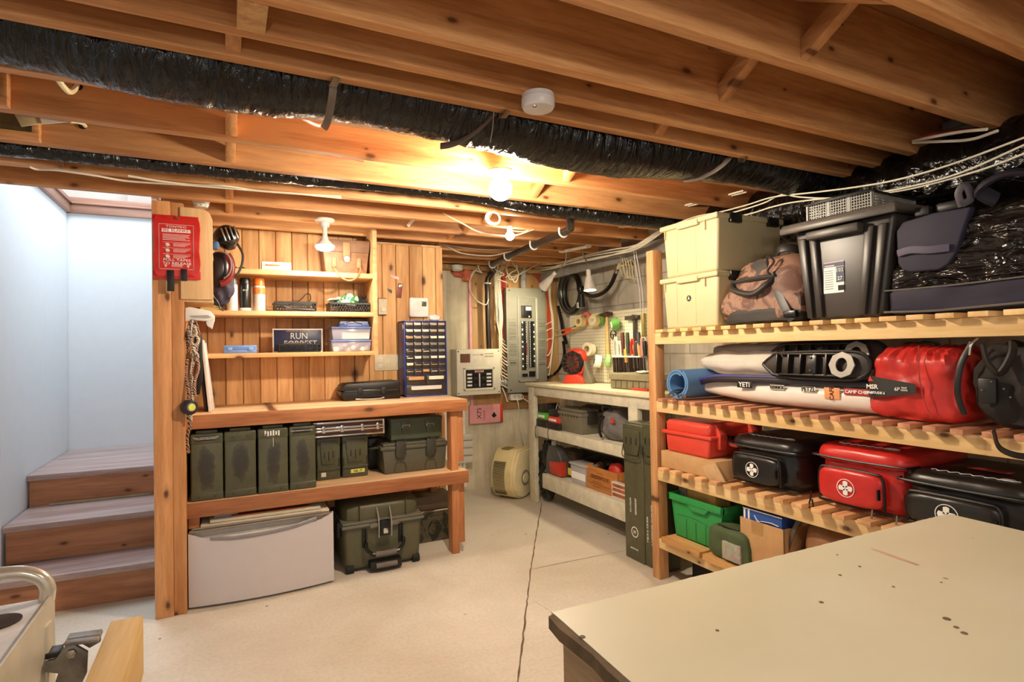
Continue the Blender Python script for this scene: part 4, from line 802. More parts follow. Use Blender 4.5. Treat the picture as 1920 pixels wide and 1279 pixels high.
o = MB(); o.box(-.09, .09, -.05, .02, .0, .05, .006); q = o.build('pull_handle', BLACK, t); o = MB(); o.tube([(-.06, -.055, .03), (.06, -.055, .03)], .014, 10, 1); o.build('handle_grip', plain('#6e655e', .6), q)
for s_ in (-1, 1): o = MB(); o.cyl((s_ * W * .40 - .02, .02, .012), (s_ * W * .40 + .02, .02, .012), .024, n=18); o.build('wheel', RUB, t)
for s_ in (-1, 1): o = MB(); o.box(s_ * W * .5 - .012, s_ * W * .5 + .012, .06, .11, H * .5, H * .72, .005); o.build('side_latch', BLACK, t)
# boxes behind
o = MB(); x0, x1, z0, z1 = rY(776, 931, 848, 990, 3.62); o.box(x0 - .2, x1, 3.62, 3.80, .205, z1, .004); q = o.build('storage_box', plain('#7a6a56', .6)); props(q, 'plain brown box on the camouflage case at the bench end', 'box'); o = MB(); o.box(x0 - .2, x1 + .001, 3.617, 3.80, z1 - .05, z1 + .002, .003); o.build('lid', plain('#5e5142', .6), q)
o = MB(); o.box(x0 - .2, x1 + .01, 3.60, 3.62, .196, .206, .001); o.build('metal_edge', CHROME, q)
def camo(a, b_, c_, sc_=9, nm='camouflage'):
    m, nt, b = nodes(nm, .6); v = coords(nt); f = noise(nt, v, sc_, 3, .6, 1.2); nt.links.new(ramp(nt, [(.40, lin(a)), (.47, lin(b_)), (.53, lin(b_)), (.6, lin(c_)), (.7, lin(a))], f), b.inputs['Base Color']); bump(nt, b, f, .2, .004); return m
o = MB(); o.box(x0 - .2, x1, 3.60, 3.80, .0, .195, .006); props(o.build('camouflage_case', camo('#3a4032', '#6f6450', '#23261e')), 'green camouflage case on the floor at the bench end', 'case')
# ================================================================ far wall: panels, cables
q = box('plywood_panel', PLY, None, 1.985, 2.895, 4.75, 4.769, .70, 1.955, .002); props(q, 'brown plywood backing board behind the breaker panel on the concrete wall', 'board')
PK = plain('#e5a0a4', .7, 0, .05)
t = thing('foam_board', 'pink insulation board with printed lettering under the plywood on the concrete wall', 'insulation', (2.1, 4.735, .60))
x0, x1, z0, z1 = rY(881, 760, 938, 794, 4.735); o = MB(); o.box(x0 - 2.1, x1 - 2.1, 0, .033, z0 - .6, z1 - .6, .002); o.build('board', PK, t)
o = MB(); o.box(x1 - 2.1, x1 - 2.1 + .03, .003, .033, z0 - .6, z1 - .6, .002); o.build('red_edge', plain('#d23c30', .5), t)
text('X75', .06, INKB, t, (-.06, -.001, (z1 - z0) * .5), rot=PI / 2); o = MB(); [o.box(-.02, -.006, -.001, 0, .02 + k * .014, .03 + k * .014) for k in range(6)]; o.build('printed_line', plain('#a86a70', .6), t)
o = MB(); o.prism([(.06, .05), (.085, .085), (.11, .05), (.085, .03)], -.001, 0, 'xz'); o.build('logo', INKB, t)
o = MB(); o.box(*rY(880, 510, 884, 600, 4.74)[:2], 4.745, 4.77, .72, 1.9); props(o.build('pink_strip', plain('#e8a8b4', .7)), 'pink vapour barrier strip along the left edge of the plywood board', 'strip')
o = MB(); o.soft(1.86, 2.0, 4.66, 4.77, 1.86, 2.0, 2.5, 24, 16, .03, 20, 3); o.soft(1.78, 1.92, 4.68, 4.77, 1.90, 2.0, 2.5, 24, 16, .03, 20, 8); props(o.build('insulation_wad', plain('#d8765c', .9, 0, .2)), 'salmon insulation stuffed in the gap above the concrete wall', 'insulation')
# generator transfer panel
x0, x1, z0, z1 = rY(856, 655, 938, 741, 4.62)
t = thing('transfer_panel', 'cream grey transfer switch box headed GENERAC left of the breaker panel', 'electrical panel', ((x0 + x1) / 2, 4.62, z0)); W, H = x1 - x0, z1 - z0
PG = plain('#d8d2be', .45, 0, .03); o = MB(); o.box(-W / 2, W / 2, 0, .148, 0, H, .004); o.build('housing', PG, t)
o = MB(); o.box(-W / 2 + .002, W / 2 - .002, -.006, .001, .002, H - .002, .002)
for a, b_, c_, d_ in ((-.36, .36, .10, .15), (-.36, .36, .55, .60), (-.36, -.31, .10, .60), (.31, .36, .10, .60)): o.box(W * a, W * b_, -.016, -.004, H * c_, H * d_, .005)
o.build('cover', plain('#e6e1cf', .4, 0, .02), t)
o = MB(); o.box(-W * .30, W * .30, -.010, -.005, H * .155, H * .545); fp = o.build('breaker_window', BLACK, t)
o = MB(); o.box(-W * .10, W * .10, -.0112, -.0098, H * .493, H * .535); nm_ = o.build('name_plate', plain('#f0d8d0', .5), t); text('GENERAC', .016, plain('#a02820'), nm_, (0, -.0118, H * .514), sx=1.0, bold=.0006)
for s_ in (-1, 1):
    for k in range(4): o = MB(); o.box(s_ * W * .09 - .016, s_ * W * .09 + .016, -.017, -.010, H * (.19 + k * .072), H * (.245 + k * .072), .002); o.build('breaker_toggle', BLK2 if k % 2 else plain('#2b2b2b'), t)
    for k in range(4): o = MB(); o.box(s_ * W * .22 - .022, s_ * W * .22 + .022, -.012, -.0095, H * (.195 + k * .078), H * (.235 + k * .078)); o.build('circuit_label', INKW, t)
o = MB(); o.box(-W * .012, W * .012, -.018, -.009, H * .18, H * .47, .001); o.build('divider', WHT, t)
for a, b_, c_, d_, hx in ((-.42, -.2, .71, .90, '#6b4634'), (-.18, .12, .72, .91, '#ece6d8'), (.14, .34, .88, .905, '#b7ae90'), (.14, .34, .82, .85, '#b7ae90'), (.17, .32, .66, .76, '#f0ece0')): o = MB(); o.box(W * a, W * b_, -.0075, -.005, H * c_, H * d_); o.build('sticker', plain(hx, .6), t)
o = MB(); [o.lathe([(0, 0), (.006, 0), (.004, .003), (0, .003)], (sx * W * .46, -.006, z), (0, -1, 0), 12) for sx in (-1, 1) for z in (.02, H - .02)]; o.build('screw', BLACK, t)
o = MB(); o.box(-W * .14, W * .02, -.0082, -.007, H * .865, H * .872); o.box(W * .03, W * .10, -.0082, -.007, H * .862, H * .876); o.build('printed_line', INKB, t)
# breaker panel
x0, x1, z0, z1 = rY(950, 541, 1024, 736, 4.66)
t = thing('breaker_panel', 'tall grey electrical breaker panel on the plywood board', 'electrical panel', ((x0 + x1) / 2, 4.66, z0)); W, H = x1 - x0, z1 - z0
PN = plain('#8a887c', .6, 0, .03); o = MB(); o.box(-W / 2 + .012, W / 2 - .012, .002, .09, .01, H - .01, .003); o.build('housing', plain('#7c7a70', .45), t)
o = MB(); o.box(-W / 2, W / 2, -.004, .004, 0, H, .002); o.build('cover', PN, t)
def fx(px): return (px - 950) / 74 * W - W / 2
def fz(py): return H * (1 - (py - 541) / 195)
o = MB(); 
for a, b_, c_, d_ in ((970, 973, 558, 716), (1004, 1007, 558, 716), (970, 1007, 558, 560), (970, 1007, 714, 716)): o.box(fx(a), fx(b_), -.012, -.003, fz(d_), fz(c_), .002)
o.build('inner_frame', plain('#98958a', .55), t)
o = MB(); o.box(fx(1003), fx(1006.5), -.018, -.008, fz(712), fz(560), .003); o.build('door_hinge', plain('#c0beb2', .5), t)
o = MB(); o.box(fx(977), fx(996), -.014, -.003, fz(597), fz(574), .002); mb = o.build('main_breaker', BLACK, t)
o = MB(); o.box(fx(985), fx(995), -.016, -.013, fz(583), fz(576)); o.build('label', INKW, mb); o = MB(); o.box(fx(990), fx(992), -.018, -.013, fz(596), fz(593)); o.build('toggle', INKW, mb)
for s_, (a, b_) in enumerate(((976.5, 987), (990, 1001))):
    for k in range(20):
        za, zb = fz(603 + (k + 1) * 4.55), fz(603 + k * 4.55); 
        if s_ and k > 18: continue
        o = MB(); o.box(fx(a), fx(b_), -.013, -.003, za + .0012, zb - .0006, .001); 
        br = o.build('breaker', BLACK, t)
        o = MB(); xx = a + 1.5 if s_ == 0 else b_ - 1.5; o.box(fx(xx - 1.2), fx(xx + 1.2), -.016, -.012, za + .003, zb - .003, .001); o.build('toggle', INKW if (k * 7 + s_ * 3) % 5 < 2 else plain('#3a3a3a'), br)
        o = MB(); xx = b_ - 1.7 if s_ == 0 else a + 2; o.box(fx(xx - .5), fx(xx + .5), -.0145, -.012, za + .004, zb - .004); o.build('number', plain('#c8506a') if (s_ == 0 and 8 < k < 14) else INKW, br)
o = MB(); o.box(fx(977), fx(987), -.010, -.003, fz(707), fz(701)); o.box(fx(990), fx(1001), -.012, -.003, fz(707), fz(697)); o.build('blank_plate', BLACK, t)
rnd = random.Random(6)
for (a, b_) in ((953, 968), (1009, 1022)):
    o = MB()
    for k in range(27):
        py = 606 + k * 3.0 + rnd.random(); 
        if rnd.random() < .25: continue
        x = a + rnd.random() * 2
        while x < b_ - 1:
            x2 = min(x + 1 + rnd.random() * 3, b_); dz = rnd.uniform(-.4, .4); o.box(fx(x), fx(x2), -.0052, -.0038, fz(py + .55 + dz), fz(py - .1 + dz)); x = x2 + .5
    for py in (600, 604.5, 686): o.box(fx(a - 2), fx(b_ + 1), -.005, -.0038, fz(py + .2), fz(py))
    o.build('handwritten_list', INKB, t)
text('MASTER', .016, INKB, t, (fx(960), -.005, fz(681)), sx=.9)
o = MB(); [o.lathe([(0, 0), (.007, 0), (.005, .003), (0, .003)], (sx * W * .42, -.004, z), (0, -1, 0), 12) for sx in (-1, 1) for z in (.025, H - .025)]; o.build('screw', BLACK, t)
# conduits
GP = plain('#9b9a98', .45, 0, .04)
def P46y(px, py, y=4.66): return PY(px, py, y)
o = MB(); o.tube([(2.63 * 0 + P46y(985, 545).x, 4.70, P46y(985, 545).z), (P46y(985, 520).x, 4.70, P46y(985, 520).z), (P46y(981, 500).x, 4.66, 1.93), (P46y(979, 485).x, 4.62, 2.05)], .028, 14, 6); q = o.build('grey_conduit', GP); props(q, 'grey plastic conduit rising from the top of the breaker panel', 'conduit')
o = MB(); o.cyl(PY(936, 719, 4.70), PY(956, 717, 4.70), .03, n=16); o.cyl(PY(944, 718, 4.70), PY(950, 718, 4.70), .036, n=16); props(o.build('grey_conduit', GP), 'short grey conduit joining the two electrical boxes', 'conduit')
BC = plain('#2c201a', .35)
hose = [(P46y(917, 655).x, 4.66, P46y(917, 655).z), (P46y(915, 600).x, 4.66, P46y(915, 600).z), (P46y(914, 550).x, 4.66, P46y(914, 550).z), (P46y(914, 515).x, 4.66, 1.88), (P46y(920, 497).x, 4.60, 1.955), (2.03, 4.42, 1.972), (1.97, 4.0, 1.972), (1.915, 3.4, 1.972), (1.875, 2.95, 1.972), (1.84, 2.86, 1.98), (1.80, 2.80, 2.01), (1.76, 2.79, 2.08)]
t = thing('black_hose', 'thick black pipe running under the joists and down to the transfer panel', 'pipe', (0, 0, 0)); o = MB(); o.tube(hose, .023, 14, 8); o.build('pipe', BC, t)
for y, x in ((4.36, 2.022), (3.95, 1.964), (3.45, 1.92), (3.0, 1.88)):
    o = MB(); o.tube([(x - .03, y, 2.0), (x - .03, y, 1.965), (x - .012, y, 1.945), (x + .012, y, 1.945), (x + .03, y, 1.965), (x + .03, y, 2.0)], .006, 6, 3); o.build('white_clip', WHT, t)
o = MB(); z_ = P46y(914, 532).z; o.box(P46y(914, 532).x - .034, P46y(914, 532).x + .026, 4.632, 4.69, z_ - .006, z_ + .006, .003); o.build('white_clip', WHT, t)
CW_ = plain('#e6dec8', .45, 0, .03); CR = plain('#b03a28', .5, 0, .08); CY = plain('#d9cba0', .5)
def cable(pts, lb, mt=None, r=.0045, grp=None, name='electrical_cable', cat='cable', sub=6, n=7):
    o = MB(); o.tube(pts, r, n, sub); return props(o.build(name, mt or CW_), lb, cat, grp)
rnd = random.Random(21); G1 = 'cables feeding the left side of the breaker panel'
def Y_(px, py, y): return PY(px, py, y)
for k in range(15):
    top = 918 + k * 2.4 + rnd.uniform(-3, 3); yy_ = 4.72 - .03 * (k % 4); end = 640 + k * 6
    pts = [(Y_(top - 8 + rnd.uniform(-6, 10), 476, yy_ - .1).x, yy_ - .1, 2.03), Y_(top, 494, yy_ - .05), Y_(927 + k * .7 + rnd.uniform(-2, 2), 520, yy_), Y_(929 + k * .75 + rnd.uniform(-2, 2), 560, yy_), Y_(931 + k * .7 + rnd.uniform(-2, 2), 600, yy_), Y_(933 + k * .5 + rnd.uniform(-2, 2), min(640, end - 30), yy_), Y_(938 + rnd.uniform(-1, 2), end - 10, yy_), Y_(945, end, yy_ + .0), Y_(951.5, end + 4, yy_)]
    cable(pts, 'white electrical cable in the tangle falling left of the breaker panel', group_ if False else None, .0055, G1)
for k in range(7):
    yy_ = 4.735; a = 941 + k * 1.6
    pts = [Y_(938 + k * 5, 492, yy_ - .08), Y_(a - 3, 520, yy_), Y_(a + rnd.uniform(-3, 3), 560, yy_), Y_(a + rnd.uniform(-3, 2), 600, yy_), Y_(a - 3, 640, yy_), Y_(944, 660 + k * 7, yy_), Y_(951.5, 664 + k * 8, yy_)]
    cable(pts, 'red electrical cable in the tangle falling left of the breaker panel', CR, .0055, 'red cables left of the breaker panel')
for k in range(6):
    yy_ = 4.72; e_ = [610, 622, 640, 668, 690, 705][k]
    pts = [Y_(1012 + k * 3, 500, yy_ - .04), Y_(1027 + k, 530, yy_), Y_(1032 + rnd.uniform(-2, 2), 570, yy_), Y_(1035 + rnd.uniform(-3, 3), 600, yy_), Y_(1037, min(e_ - 8, 640), yy_), Y_(1030, e_ - 4, yy_), Y_(1022.5, e_, yy_)]
    cable(pts, 'white cable entering the right side of the breaker panel', None, .005, 'cables at the right side of the breaker panel')
for k in range(4):
    yy_ = 4.735
    pts = [Y_(985 + k * 8, 496, yy_ - .05), Y_(1000 + k * 5, 515, yy_), Y_(1024 + k * 1.5, 548, yy_), Y_(1027 + k * 1.5, 600, yy_), Y_(1029 + k, 650, yy_), Y_(1022.5, 680 + k * 8, yy_)]
    cable(pts, 'red cable running down the right edge of the breaker panel', CR, .006, 'red cables right of the breaker panel')
for k, pts in enumerate(([(905, 488), (880, 530), (890, 560), (910, 572), (916, 562)], [(893, 487), (898, 505), (903, 512), (890, 508), (882, 520)], [(945, 492), (950, 510), (960, 520), (980, 510), (985, 500)], [(955, 490), (950, 505), (957, 525), (975, 515), (1000, 500), (1010, 494)], [(960, 492), (972, 512), (966, 530), (955, 515)], [(938, 492), (928, 505), (945, 515), (930, 522), (950, 530)], [(948, 521), (958, 512), (970, 505), (968, 497)])):
    yy_ = 4.64 - .02 * k; cable([Y_(a, b_, yy_) for a, b_ in pts], 'loose white cable loop in front of the top of the plywood board', None, .005, 'loose cable loops above the panels')
for k in range(3): cable([Y_(932 + k * 10, 540 - k * 3, 4.72), Y_(955, 546 + k * 3, 4.71), Y_(970, 545 + k * 3, 4.71), Y_(979, 535 + k * 3, 4.70)], 'reddish brown cable sagging over the top of the breaker panel', CR, .006, 'red cables over the breaker panel')
# junction box with cord
t = thing('junction_box', 'small white outlet box with plugged cord below the breaker panel', 'outlet', PY(966, 750, 4.72)); o = MB(); o.box(-.06, .055, -.03, .03, -.002, .058, .004); o.build('box_body', WHT, t); o = MB(); [o.box(-.03 + dx, -.006 + dx, -.033, -.029, .015, .045, .004) for dx in (0, .035)]; o.build('socket', plain('#cfc7b0'), t)
cable([Y_(968, 745, 4.67), Y_(972, 760, 4.64), Y_(974, 790, 4.64), Y_(978, 815, 4.62), Y_(984, 835, 4.6), Y_(988, 843, 4.58)], 'white power cord dropping from the outlet box to the cream air unit', WHT, .004, None, 'power_cord')
cable([Y_(972, 745, 4.67), Y_(985, 750, 4.5), Y_(994, 757, 4.4), Y_(1000, 763, 4.3)], 'white cord crossing from the outlet box to the white bench', WHT, .004, None, 'power_cord')
cable([Y_(960, 740, 4.7), Y_(978, 741, 4.68), Y_(981, 747, 4.68), Y_(972, 751, 4.67)], 'small white cord loop beside the outlet box', WHT, .004, None, 'power_cord')
cable([Y_(941, 727, 4.7), Y_(945, 735, 4.7), Y_(950, 750, 4.7), Y_(951, 754, 4.7)], 'white cable end hanging between the two electrical boxes', None, .006)
# cream air unit on the floor
pz = PZ(966, 934, 0); t = thing('air_purifier', 'rounded cream air unit with slotted front on the floor before the concrete wall', 'air purifier', (pz.x + .02, pz.y + .06, 0), math.radians(-60))
CP = plain('#e2d29c', .45, 0, .04); CP2 = plain('#ece0b4', .45, 0, .03)
def dprof(r, n=26):
    P = []
    for k in range(n + 1): a = math.radians(-52 + 290 * k / n); P.append((-r * math.cos(a) * .92 * -1, r * math.sin(a)))
    return P
pr = [(-.05, 0), (-.13, .03), (-.175, .09), (-.19, .16), (-.185, .24), (-.16, .31), (-.125, .37), (-.09, .415), (.10, .42), (.14, .36), (.165, .28), (.17, .19), (.15, .1), (.11, .03), (.06, 0)]
o = MB(); o.prism(pr, -.11, .10, 'yz', .012, 3); o.build('body', CP, t)
o = MB(); o.prism([(y * .9 - .0, z * .93 + .013) for y, z in pr[:-1]], .095, .122, 'yz', .008, 3); o.build('side_cover', CP2, t)
o = MB(); o.lathe([(.055, 0), (.062, .004), (.066, .0), (.064, -.004)], (.122, -.005, .17), (1, 0, 0), 30); o.build('dial_ring', plain('#8f8a7a', .4), t)
o = MB(); o.lathe([(0, 0), (.042, 0), (.04, .006), (0, .008)], (.122, -.005, .17), (1, 0, 0), 26); o.build('dial', CP2, t)
o = MB()
for k in range(22):
    z = .05 + k * .0125; y = -.19 + .0 + .9 * ((z - .19) ** 2) * 1.9; o.box(-.085, .03, y - .004, y + .012, z, z + .0045)
o.build('vent_slots', plain('#6a6048', .7), t)
o = MB(); o.box(-.05, .03, -.105, -.02, .411, .4215, .003); o.build('grip_slot', plain('#8a7a50'), t)
# ================================================================ right wall, pegboard and white bench
def pegmat():
    m, nt, b = nodes('pegboard', .5); tc = nt.nodes.new('ShaderNodeTexCoord'); sp = nt.nodes.new('ShaderNodeSeparateXYZ'); nt.links.new(tc.outputs['Object'], sp.inputs[0])
    def cell(s): return math_(nt, 'SUBTRACT', math_(nt, 'FRACT', math_(nt, 'DIVIDE', s, .0254)), .5)
    a, c_ = cell(sp.outputs['Y']), cell(sp.outputs['Z']); d = math_(nt, 'ADD', math_(nt, 'MULTIPLY', a, a), math_(nt, 'MULTIPLY', c_, c_))
    nt.links.new(mixc(nt, math_(nt, 'LESS_THAN', d, .022), lin('#e9e4c8'), lin('#6a5c40')), b.inputs['Base Color']); return m
XP = 2.70
q = box('pegboard', pegmat(), None, XP, XP + .006, 3.19, 4.23, .972, 1.535, 0); props(q, 'cream perforated board standing behind the white bench', 'pegboard')
WB = plain('#ddd6bd', .5, 0, .08, .1, 30); WBT = plain('#e9dfb8', .45, 0, .07)
bx = 2.25; t = thing('white_workbench', 'cream painted workbench with two shelves under the pegboard', 'workbench', (bx, 3.44, 0))
zt_ = .97; zA = PX(1080, 742, bx).z
o = MB(); o.box(-.02, .44, -.80, .775, .948, .97, .003); o.build('bench_top', WBT, t)
o = MB(); o.box(0, .028, -.78, .745, .875, .948, .002); o.build('apron', WB, t)
sA, sB = PX(1003, 800, bx).z, PX(1004, 817, bx).z
o = MB(); o.box(.005, .028, -.70, .74, sB, sA, .002); o.build('shelf_rail', WB, t); o = MB(); o.box(.028, .44, -.70, .74, sA - .02, sA, .002); o.build('shelf', WB, t)
lA, lB = PX(1018, 889, bx).z, PX(1016, 915, bx).z; yL = PX(1016, 900, bx).y - 3.44
o = MB(); o.box(.005, .028, -.70, yL, lB, lA, .002); o.build('shelf_rail', WB, t); o = MB(); o.box(.028, .44, -.70, yL, lA - .02, lA - .001, .002); o.build('shelf', WB, t)
for y0, y1 in ((.655, .745), (-.66, -.57)):
    for x0, x1 in ((-.002, .036), (.38, .42)): o = MB(); o.box(x0, x1, y0, y1, 0, .947, .002); o.build('leg', WB, t)
# hand tools and tapes on the pegboard
def roll(px, py, r, L, mt, core, lb, X=None, grp='tape rolls on the pegboard', ax=(-1, -.25, .1)):
    r *= 1.15; c = PX(px, py, X or XP - .06); t = thing('tape_roll', lb, 'tape', c, 0, grp); o = MB(); o.lathe([(r * .55, -L / 2), (r, -L / 2), (r, L / 2), (r * .55, L / 2), (r * .55, -L / 2)], (0, 0, 0), ax, 26); o.build('tape', mt, t)
    o = MB(); o.lathe([(r * .45, -L / 2 - .001), (r * .56, -L / 2 - .001), (r * .56, L / 2 + .002), (r * .45, L / 2 + .002), (r * .45, -L / 2)], (0, 0, 0), ax, 22); o.build('core', core, t); o = MB(); o.cyl((-.01, 0, r * .3), (XP - c.x, 0, r * .3), .003, n=8); o.build('peg_hook', STEEL, t); return t
TAN = plain('#e2cf90', .5); LG = plain('#5f9a48', .4); WH2 = plain('#f4f2e4', .5); MINT = plain('#a8dc90', .45); PNK = plain('#e46a5a', .5); CORE = plain('#c8b48c', .7)
roll(1100, 597, .042, .03, PNK, CORE, 'pink tape roll at the top left of the pegboard', XP - .03)
roll(1088, 604, .038, .05, TAN, CORE, 'tan masking tape roll in front of the pink one', XP - .09)
roll(1125, 601, .042, .02, LG, CORE, 'green tape roll behind a tan roll at the top of the pegboard', XP - .03)
roll(1114, 602, .038, .045, TAN, WH2, 'tan tape roll left of the hammer head', XP - .08)
roll(1153, 608, .038, .055, LG, WH2, 'green tape roll right of the hammer handle', XP - .06, ax=(-1, .5, -.25))
roll(1104, 656, .048, .05, plain('#ece6c8', .5), CORE, 'large cream tape roll in the middle left of the pegboard', XP - .08)
roll(1120, 678, .044, .05, plain('#eceee8', .35), plain('#4a5a50'), 'white and grey wrap roll low on the pegboard', XP - .07, ax=(-1, .5, .2))
roll(1139, 676, .042, .03, MINT, MINT, 'pale green tape roll low on the pegboard', XP - .04, ax=(-1, .5, .1))
t = thing('hammer', 'hammer with dark head and pale wooden handle hanging on the pegboard', 'hammer', PX(1139, 665, XP - .04))
hz = PX(1139, 590, XP - .04).z - t.location.z
o = MB(); o.tube([(0, 0, 0), (0, 0, hz * .5), (0, .0, hz)], lambda u: .012 + .006 * (1 - u), 10, 6, flat=(1, .7)); o.build('handle', plain('#d9b374', .5), t)
o = MB(); o.box(-.016, .016, -.02, .02, hz - .02, hz + .02, .005); o.cyl((0, -.02, hz), (0, -.06, hz), .016, n=14); o.prism([(.02, hz - .015), (.08, hz - .005), (.085, hz + .01), (.02, hz + .018)], -.012, .012, 'yz', .003); o.build('head', plain('#5a3c30', .4, .5), t)
# wire rack of screwdrivers
t = thing('tool_rack', 'dark slotted holder of screwdrivers and pliers at the right of the pegboard', 'rack', PX(1178, 700, XP - .05)); z1r = PX(1178, 668, XP - .05).z - t.location.z
o = MB(); o.box(-.03, .045, -.17, .16, z1r - .01, z1r, .002); o.box(.035, .045, -.17, .16, 0, z1r, .002); o.build('shelf_bar', WHT, t)
o = MB(); [o.prism([(-.028, z1r - .012), (-.02, 0), (.034, 0), (.034, z1r - .012)], y, y + .006, 'xz', .001) for y in (-.165, -.10, -.04, .02, .08, .15)]; o.box(-.02, .034, -.165, .155, 0, .006); o.build('pocket', plain('#4a3a34', .5), t)
tools = [(1153, 632, 668, '#b9b8b0', 'steel pliers leftmost in the tool holder'), (1160, 640, 668, '#c9cac4', 'steel snips beside the pliers in the tool holder'), (1167, 624, 662, '#5a2c22', 'maroon handled screwdriver in the tool holder'), (1176, 624, 664, '#3c4a38', 'dark green handled screwdriver in the tool holder'), (1173, 655, 680, '#d8a850', 'yellow handled screwdriver standing low in the tool holder'),
         (1185, 636, 665, '#b8342c', 'red handled pliers in the tool holder'), (1192, 642, 668, '#38352e', 'black handled screwdriver in the tool holder'), (1197, 624, 650, '#4c4c4c', 'grey handled screwdriver rising highest at the right of the holder'), (1198, 643, 668, '#d0a070', 'wood handled chisel in the tool holder'), (1204, 634, 668, '#c88a80', 'pink and grey handled screwdriver at the right of the holder'), (1208, 640, 668, '#222222', 'black handled file at the far right of the holder')]
for px, pa, pb, hx, lb in tools:
    a, b_ = PX(px, pa, XP - .055), PX(px + 2, pb, XP - .055); g = thing('screwdriver' if 'screw' in lb else 'hand_tool', lb, 'tool', b_, 0, 'tools in the pegboard holder'); d_ = a - b_
    o = MB(); 
    if 'pliers' in lb or 'snips' in lb: o.tube([(0, -.014, 0), (0, -.02, d_.z * .5), (0, -.006, d_.z)], .010, 8, 4); o.tube([(0, .014, 0), (0, .02, d_.z * .5), (0, .006, d_.z)], .010, 8, 4)
    else: o.tube([(0, 0, 0), d_ * .25, d_ * .5, d_ * .85, d_], lambda u: .0165 * (1 - .35 * abs(u - .55)) * (1 if u < .95 else .8), 10, 4)
    o.build('handle', plain(hx, .4), g); o = MB(); o.cyl((0, 0, 0), -d_ * .9, .004, n=8); o.build('shaft', STEEL, g)
for k, (pa, pb, lb, hx) in enumerate((((1190, 592), (1200, 640), 'dark metal try square hanging at the upper right of the pegboard', '#5a5048'), ((1206, 588), (1210, 632), 'yellow and steel level hanging at the right edge of the pegboard', '#b8a868'))):
    a, b_ = PX(*pa, XP - .02), PX(*pb, XP - .02); o = MB(); o.box(XP - .03, XP - .01, a.y - .014, a.y + .014, b_.z, a.z, .003)
    if k == 0: o.box(XP - .035, XP - .008, a.y - .05, a.y + .10, a.z - .03, a.z, .003); o.cyl((XP - .04, a.y, a.z - .012), (XP, a.y, a.z - .012), .018, n=18)
    props(o.build('hanging_tool', plain(hx, .4, .6)), lb, 'tool')
o = MB(); c_ = PX(1150, 628, XP - .01); o.lathe([(.030, 0), (.036, 0), (.036, .004), (.030, .004), (.030, 0)], c_, (-1, 0, 0), 26); o.box(c_.x - .004, c_.x, c_.y - .03, c_.y + .03, c_.z - .003, c_.z + .003); o.box(c_.x - .004, c_.x, c_.y - .004, c_.y + .004, c_.z - .03, c_.z + .003); props(o.build('round_badge', BLACK), 'small round black ring badge beside the hammer handle', 'badge')
for px, py, hx, lb in ((1088, 614, '#e8c860', 'yellow handled tool crossing below the tape rolls'), (1070, 617, '#4a50a0', 'blue handled tool poking out left of the tape rolls')):
    o = MB(); o.tube([PX(px - 16, py + 3, 2.6), PX(px, py, 2.64), PX(px + 12, py - 6, 2.68)], .010, 8, 4); props(o.build('hand_tool', plain(hx, .4)), lb, 'tool')
t = thing('bolt_cutter', 'orange handled pliers hanging above the red fan', 'pliers', PX(1065, 618, 2.62)); 
for dz, ly in ((0, .0), (-.03, .0)): o = MB(); o.tube([PX(1056, 620 + (8 if dz else 0), 2.60) - t.location, PX(1068, 618 + (4 if dz else 0), 2.62) - t.location, PX(1078, 616, 2.66) - t.location], .011, 8, 4); o.build('handle', plain('#e05a30', .4), t); o = MB(); o.cyl(PX(1040, 621 + (11 if dz else 0), 2.58) - t.location, PX(1056, 620 + (8 if dz else 0), 2.60) - t.location, .008, n=8); o.build('shaft', STEEL, t)
t = thing('black_cable', 'black cable curving behind the red fan to the breaker panel', 'cable', (0, 0, 0)); o = MB(); o.tube([PX(1056, 640, 2.80), PX(1058, 665, 2.82), PX(1050, 690, 2.83), PX(1038, 703, 2.84), PY(1027, 708, 4.70)], .014, 8, 6); o.build('jacket', BLK2, t)
q = MB(); c_ = PY(857, 498, 4.6); q.lathe([(0, 0), (.05, 0), (.045, -.04), (.03, -.05), (0, -.05)], c_, n=20); props(q.build('ceiling_box', plain('#dcdccc', .5)), 'small pale round box under the joist above the stained concrete wall', 'junction box')
# jobsite fan
c_ = PX(1072, 716, 2.47); t = thing('jobsite_fan', 'red and black portable fan standing on the white bench', 'fan', (2.50, c_.y, .9705), math.radians(-58))
o = MB(); o.soft(-.09, .09, -.02, .09, .05, .28, 3, 30, 20); o.build('housing', RED, t)
o = MB(); o.lathe([(.07, .0), (.095, 0), (.098, .03), (.09, .05), (.07, .05), (.07, 0)], (-.01, -.035, .165), (0, 1, 0), 8); o.build('guard_ring', BLACK, t)
o = MB(); [o.box(-.01 - .004, -.01 + .004, -.045, -.036, .165 - .085, .165 + .085, M=Matrix.Translation((-.01, 0, .165)) @ Matrix.Rotation(k * PI / 6, 4, 'Y') @ Matrix.Translation((.01, 0, -.165))) for k in range(6)]
for r in (.03, .05, .068): o.lathe([(r, 0), (r + .003, 0), (r + .003, .004), (r, .004), (r, 0)], (-.01, -.045, .165), (0, 1, 0), 24)
o.build('grille', plain('#3a3028', .5), t)
o = MB()
for k in range(5):
    a = k * 2 * PI / 5; o.prism([(.0, .012), (.066, .028), (.07, -.006), (.0, -.012)], -.014, -.010, 'xz', M=Matrix.Translation((-.01, 0, .165)) @ Matrix.Rotation(a, 4, 'Y') @ Matrix.Rotation(.3, 4, 'X'))
o.build('blade', BLK2, t)
o = MB(); o.prism([(-.10, 0), (.10, 0), (.08, .05), (.04, .075), (-.06, .07)], -.04, .07, 'xz', .01); o.build('base', RED, t)
o = MB(); o.prism([(.06, 0), (.16, 0), (.15, .05), (.12, .11), (.10, .18), (.085, .18), (.08, .08)], -.02, .05, 'xz', .01); o.build('battery_stand', plain('#77705f', .5), t)
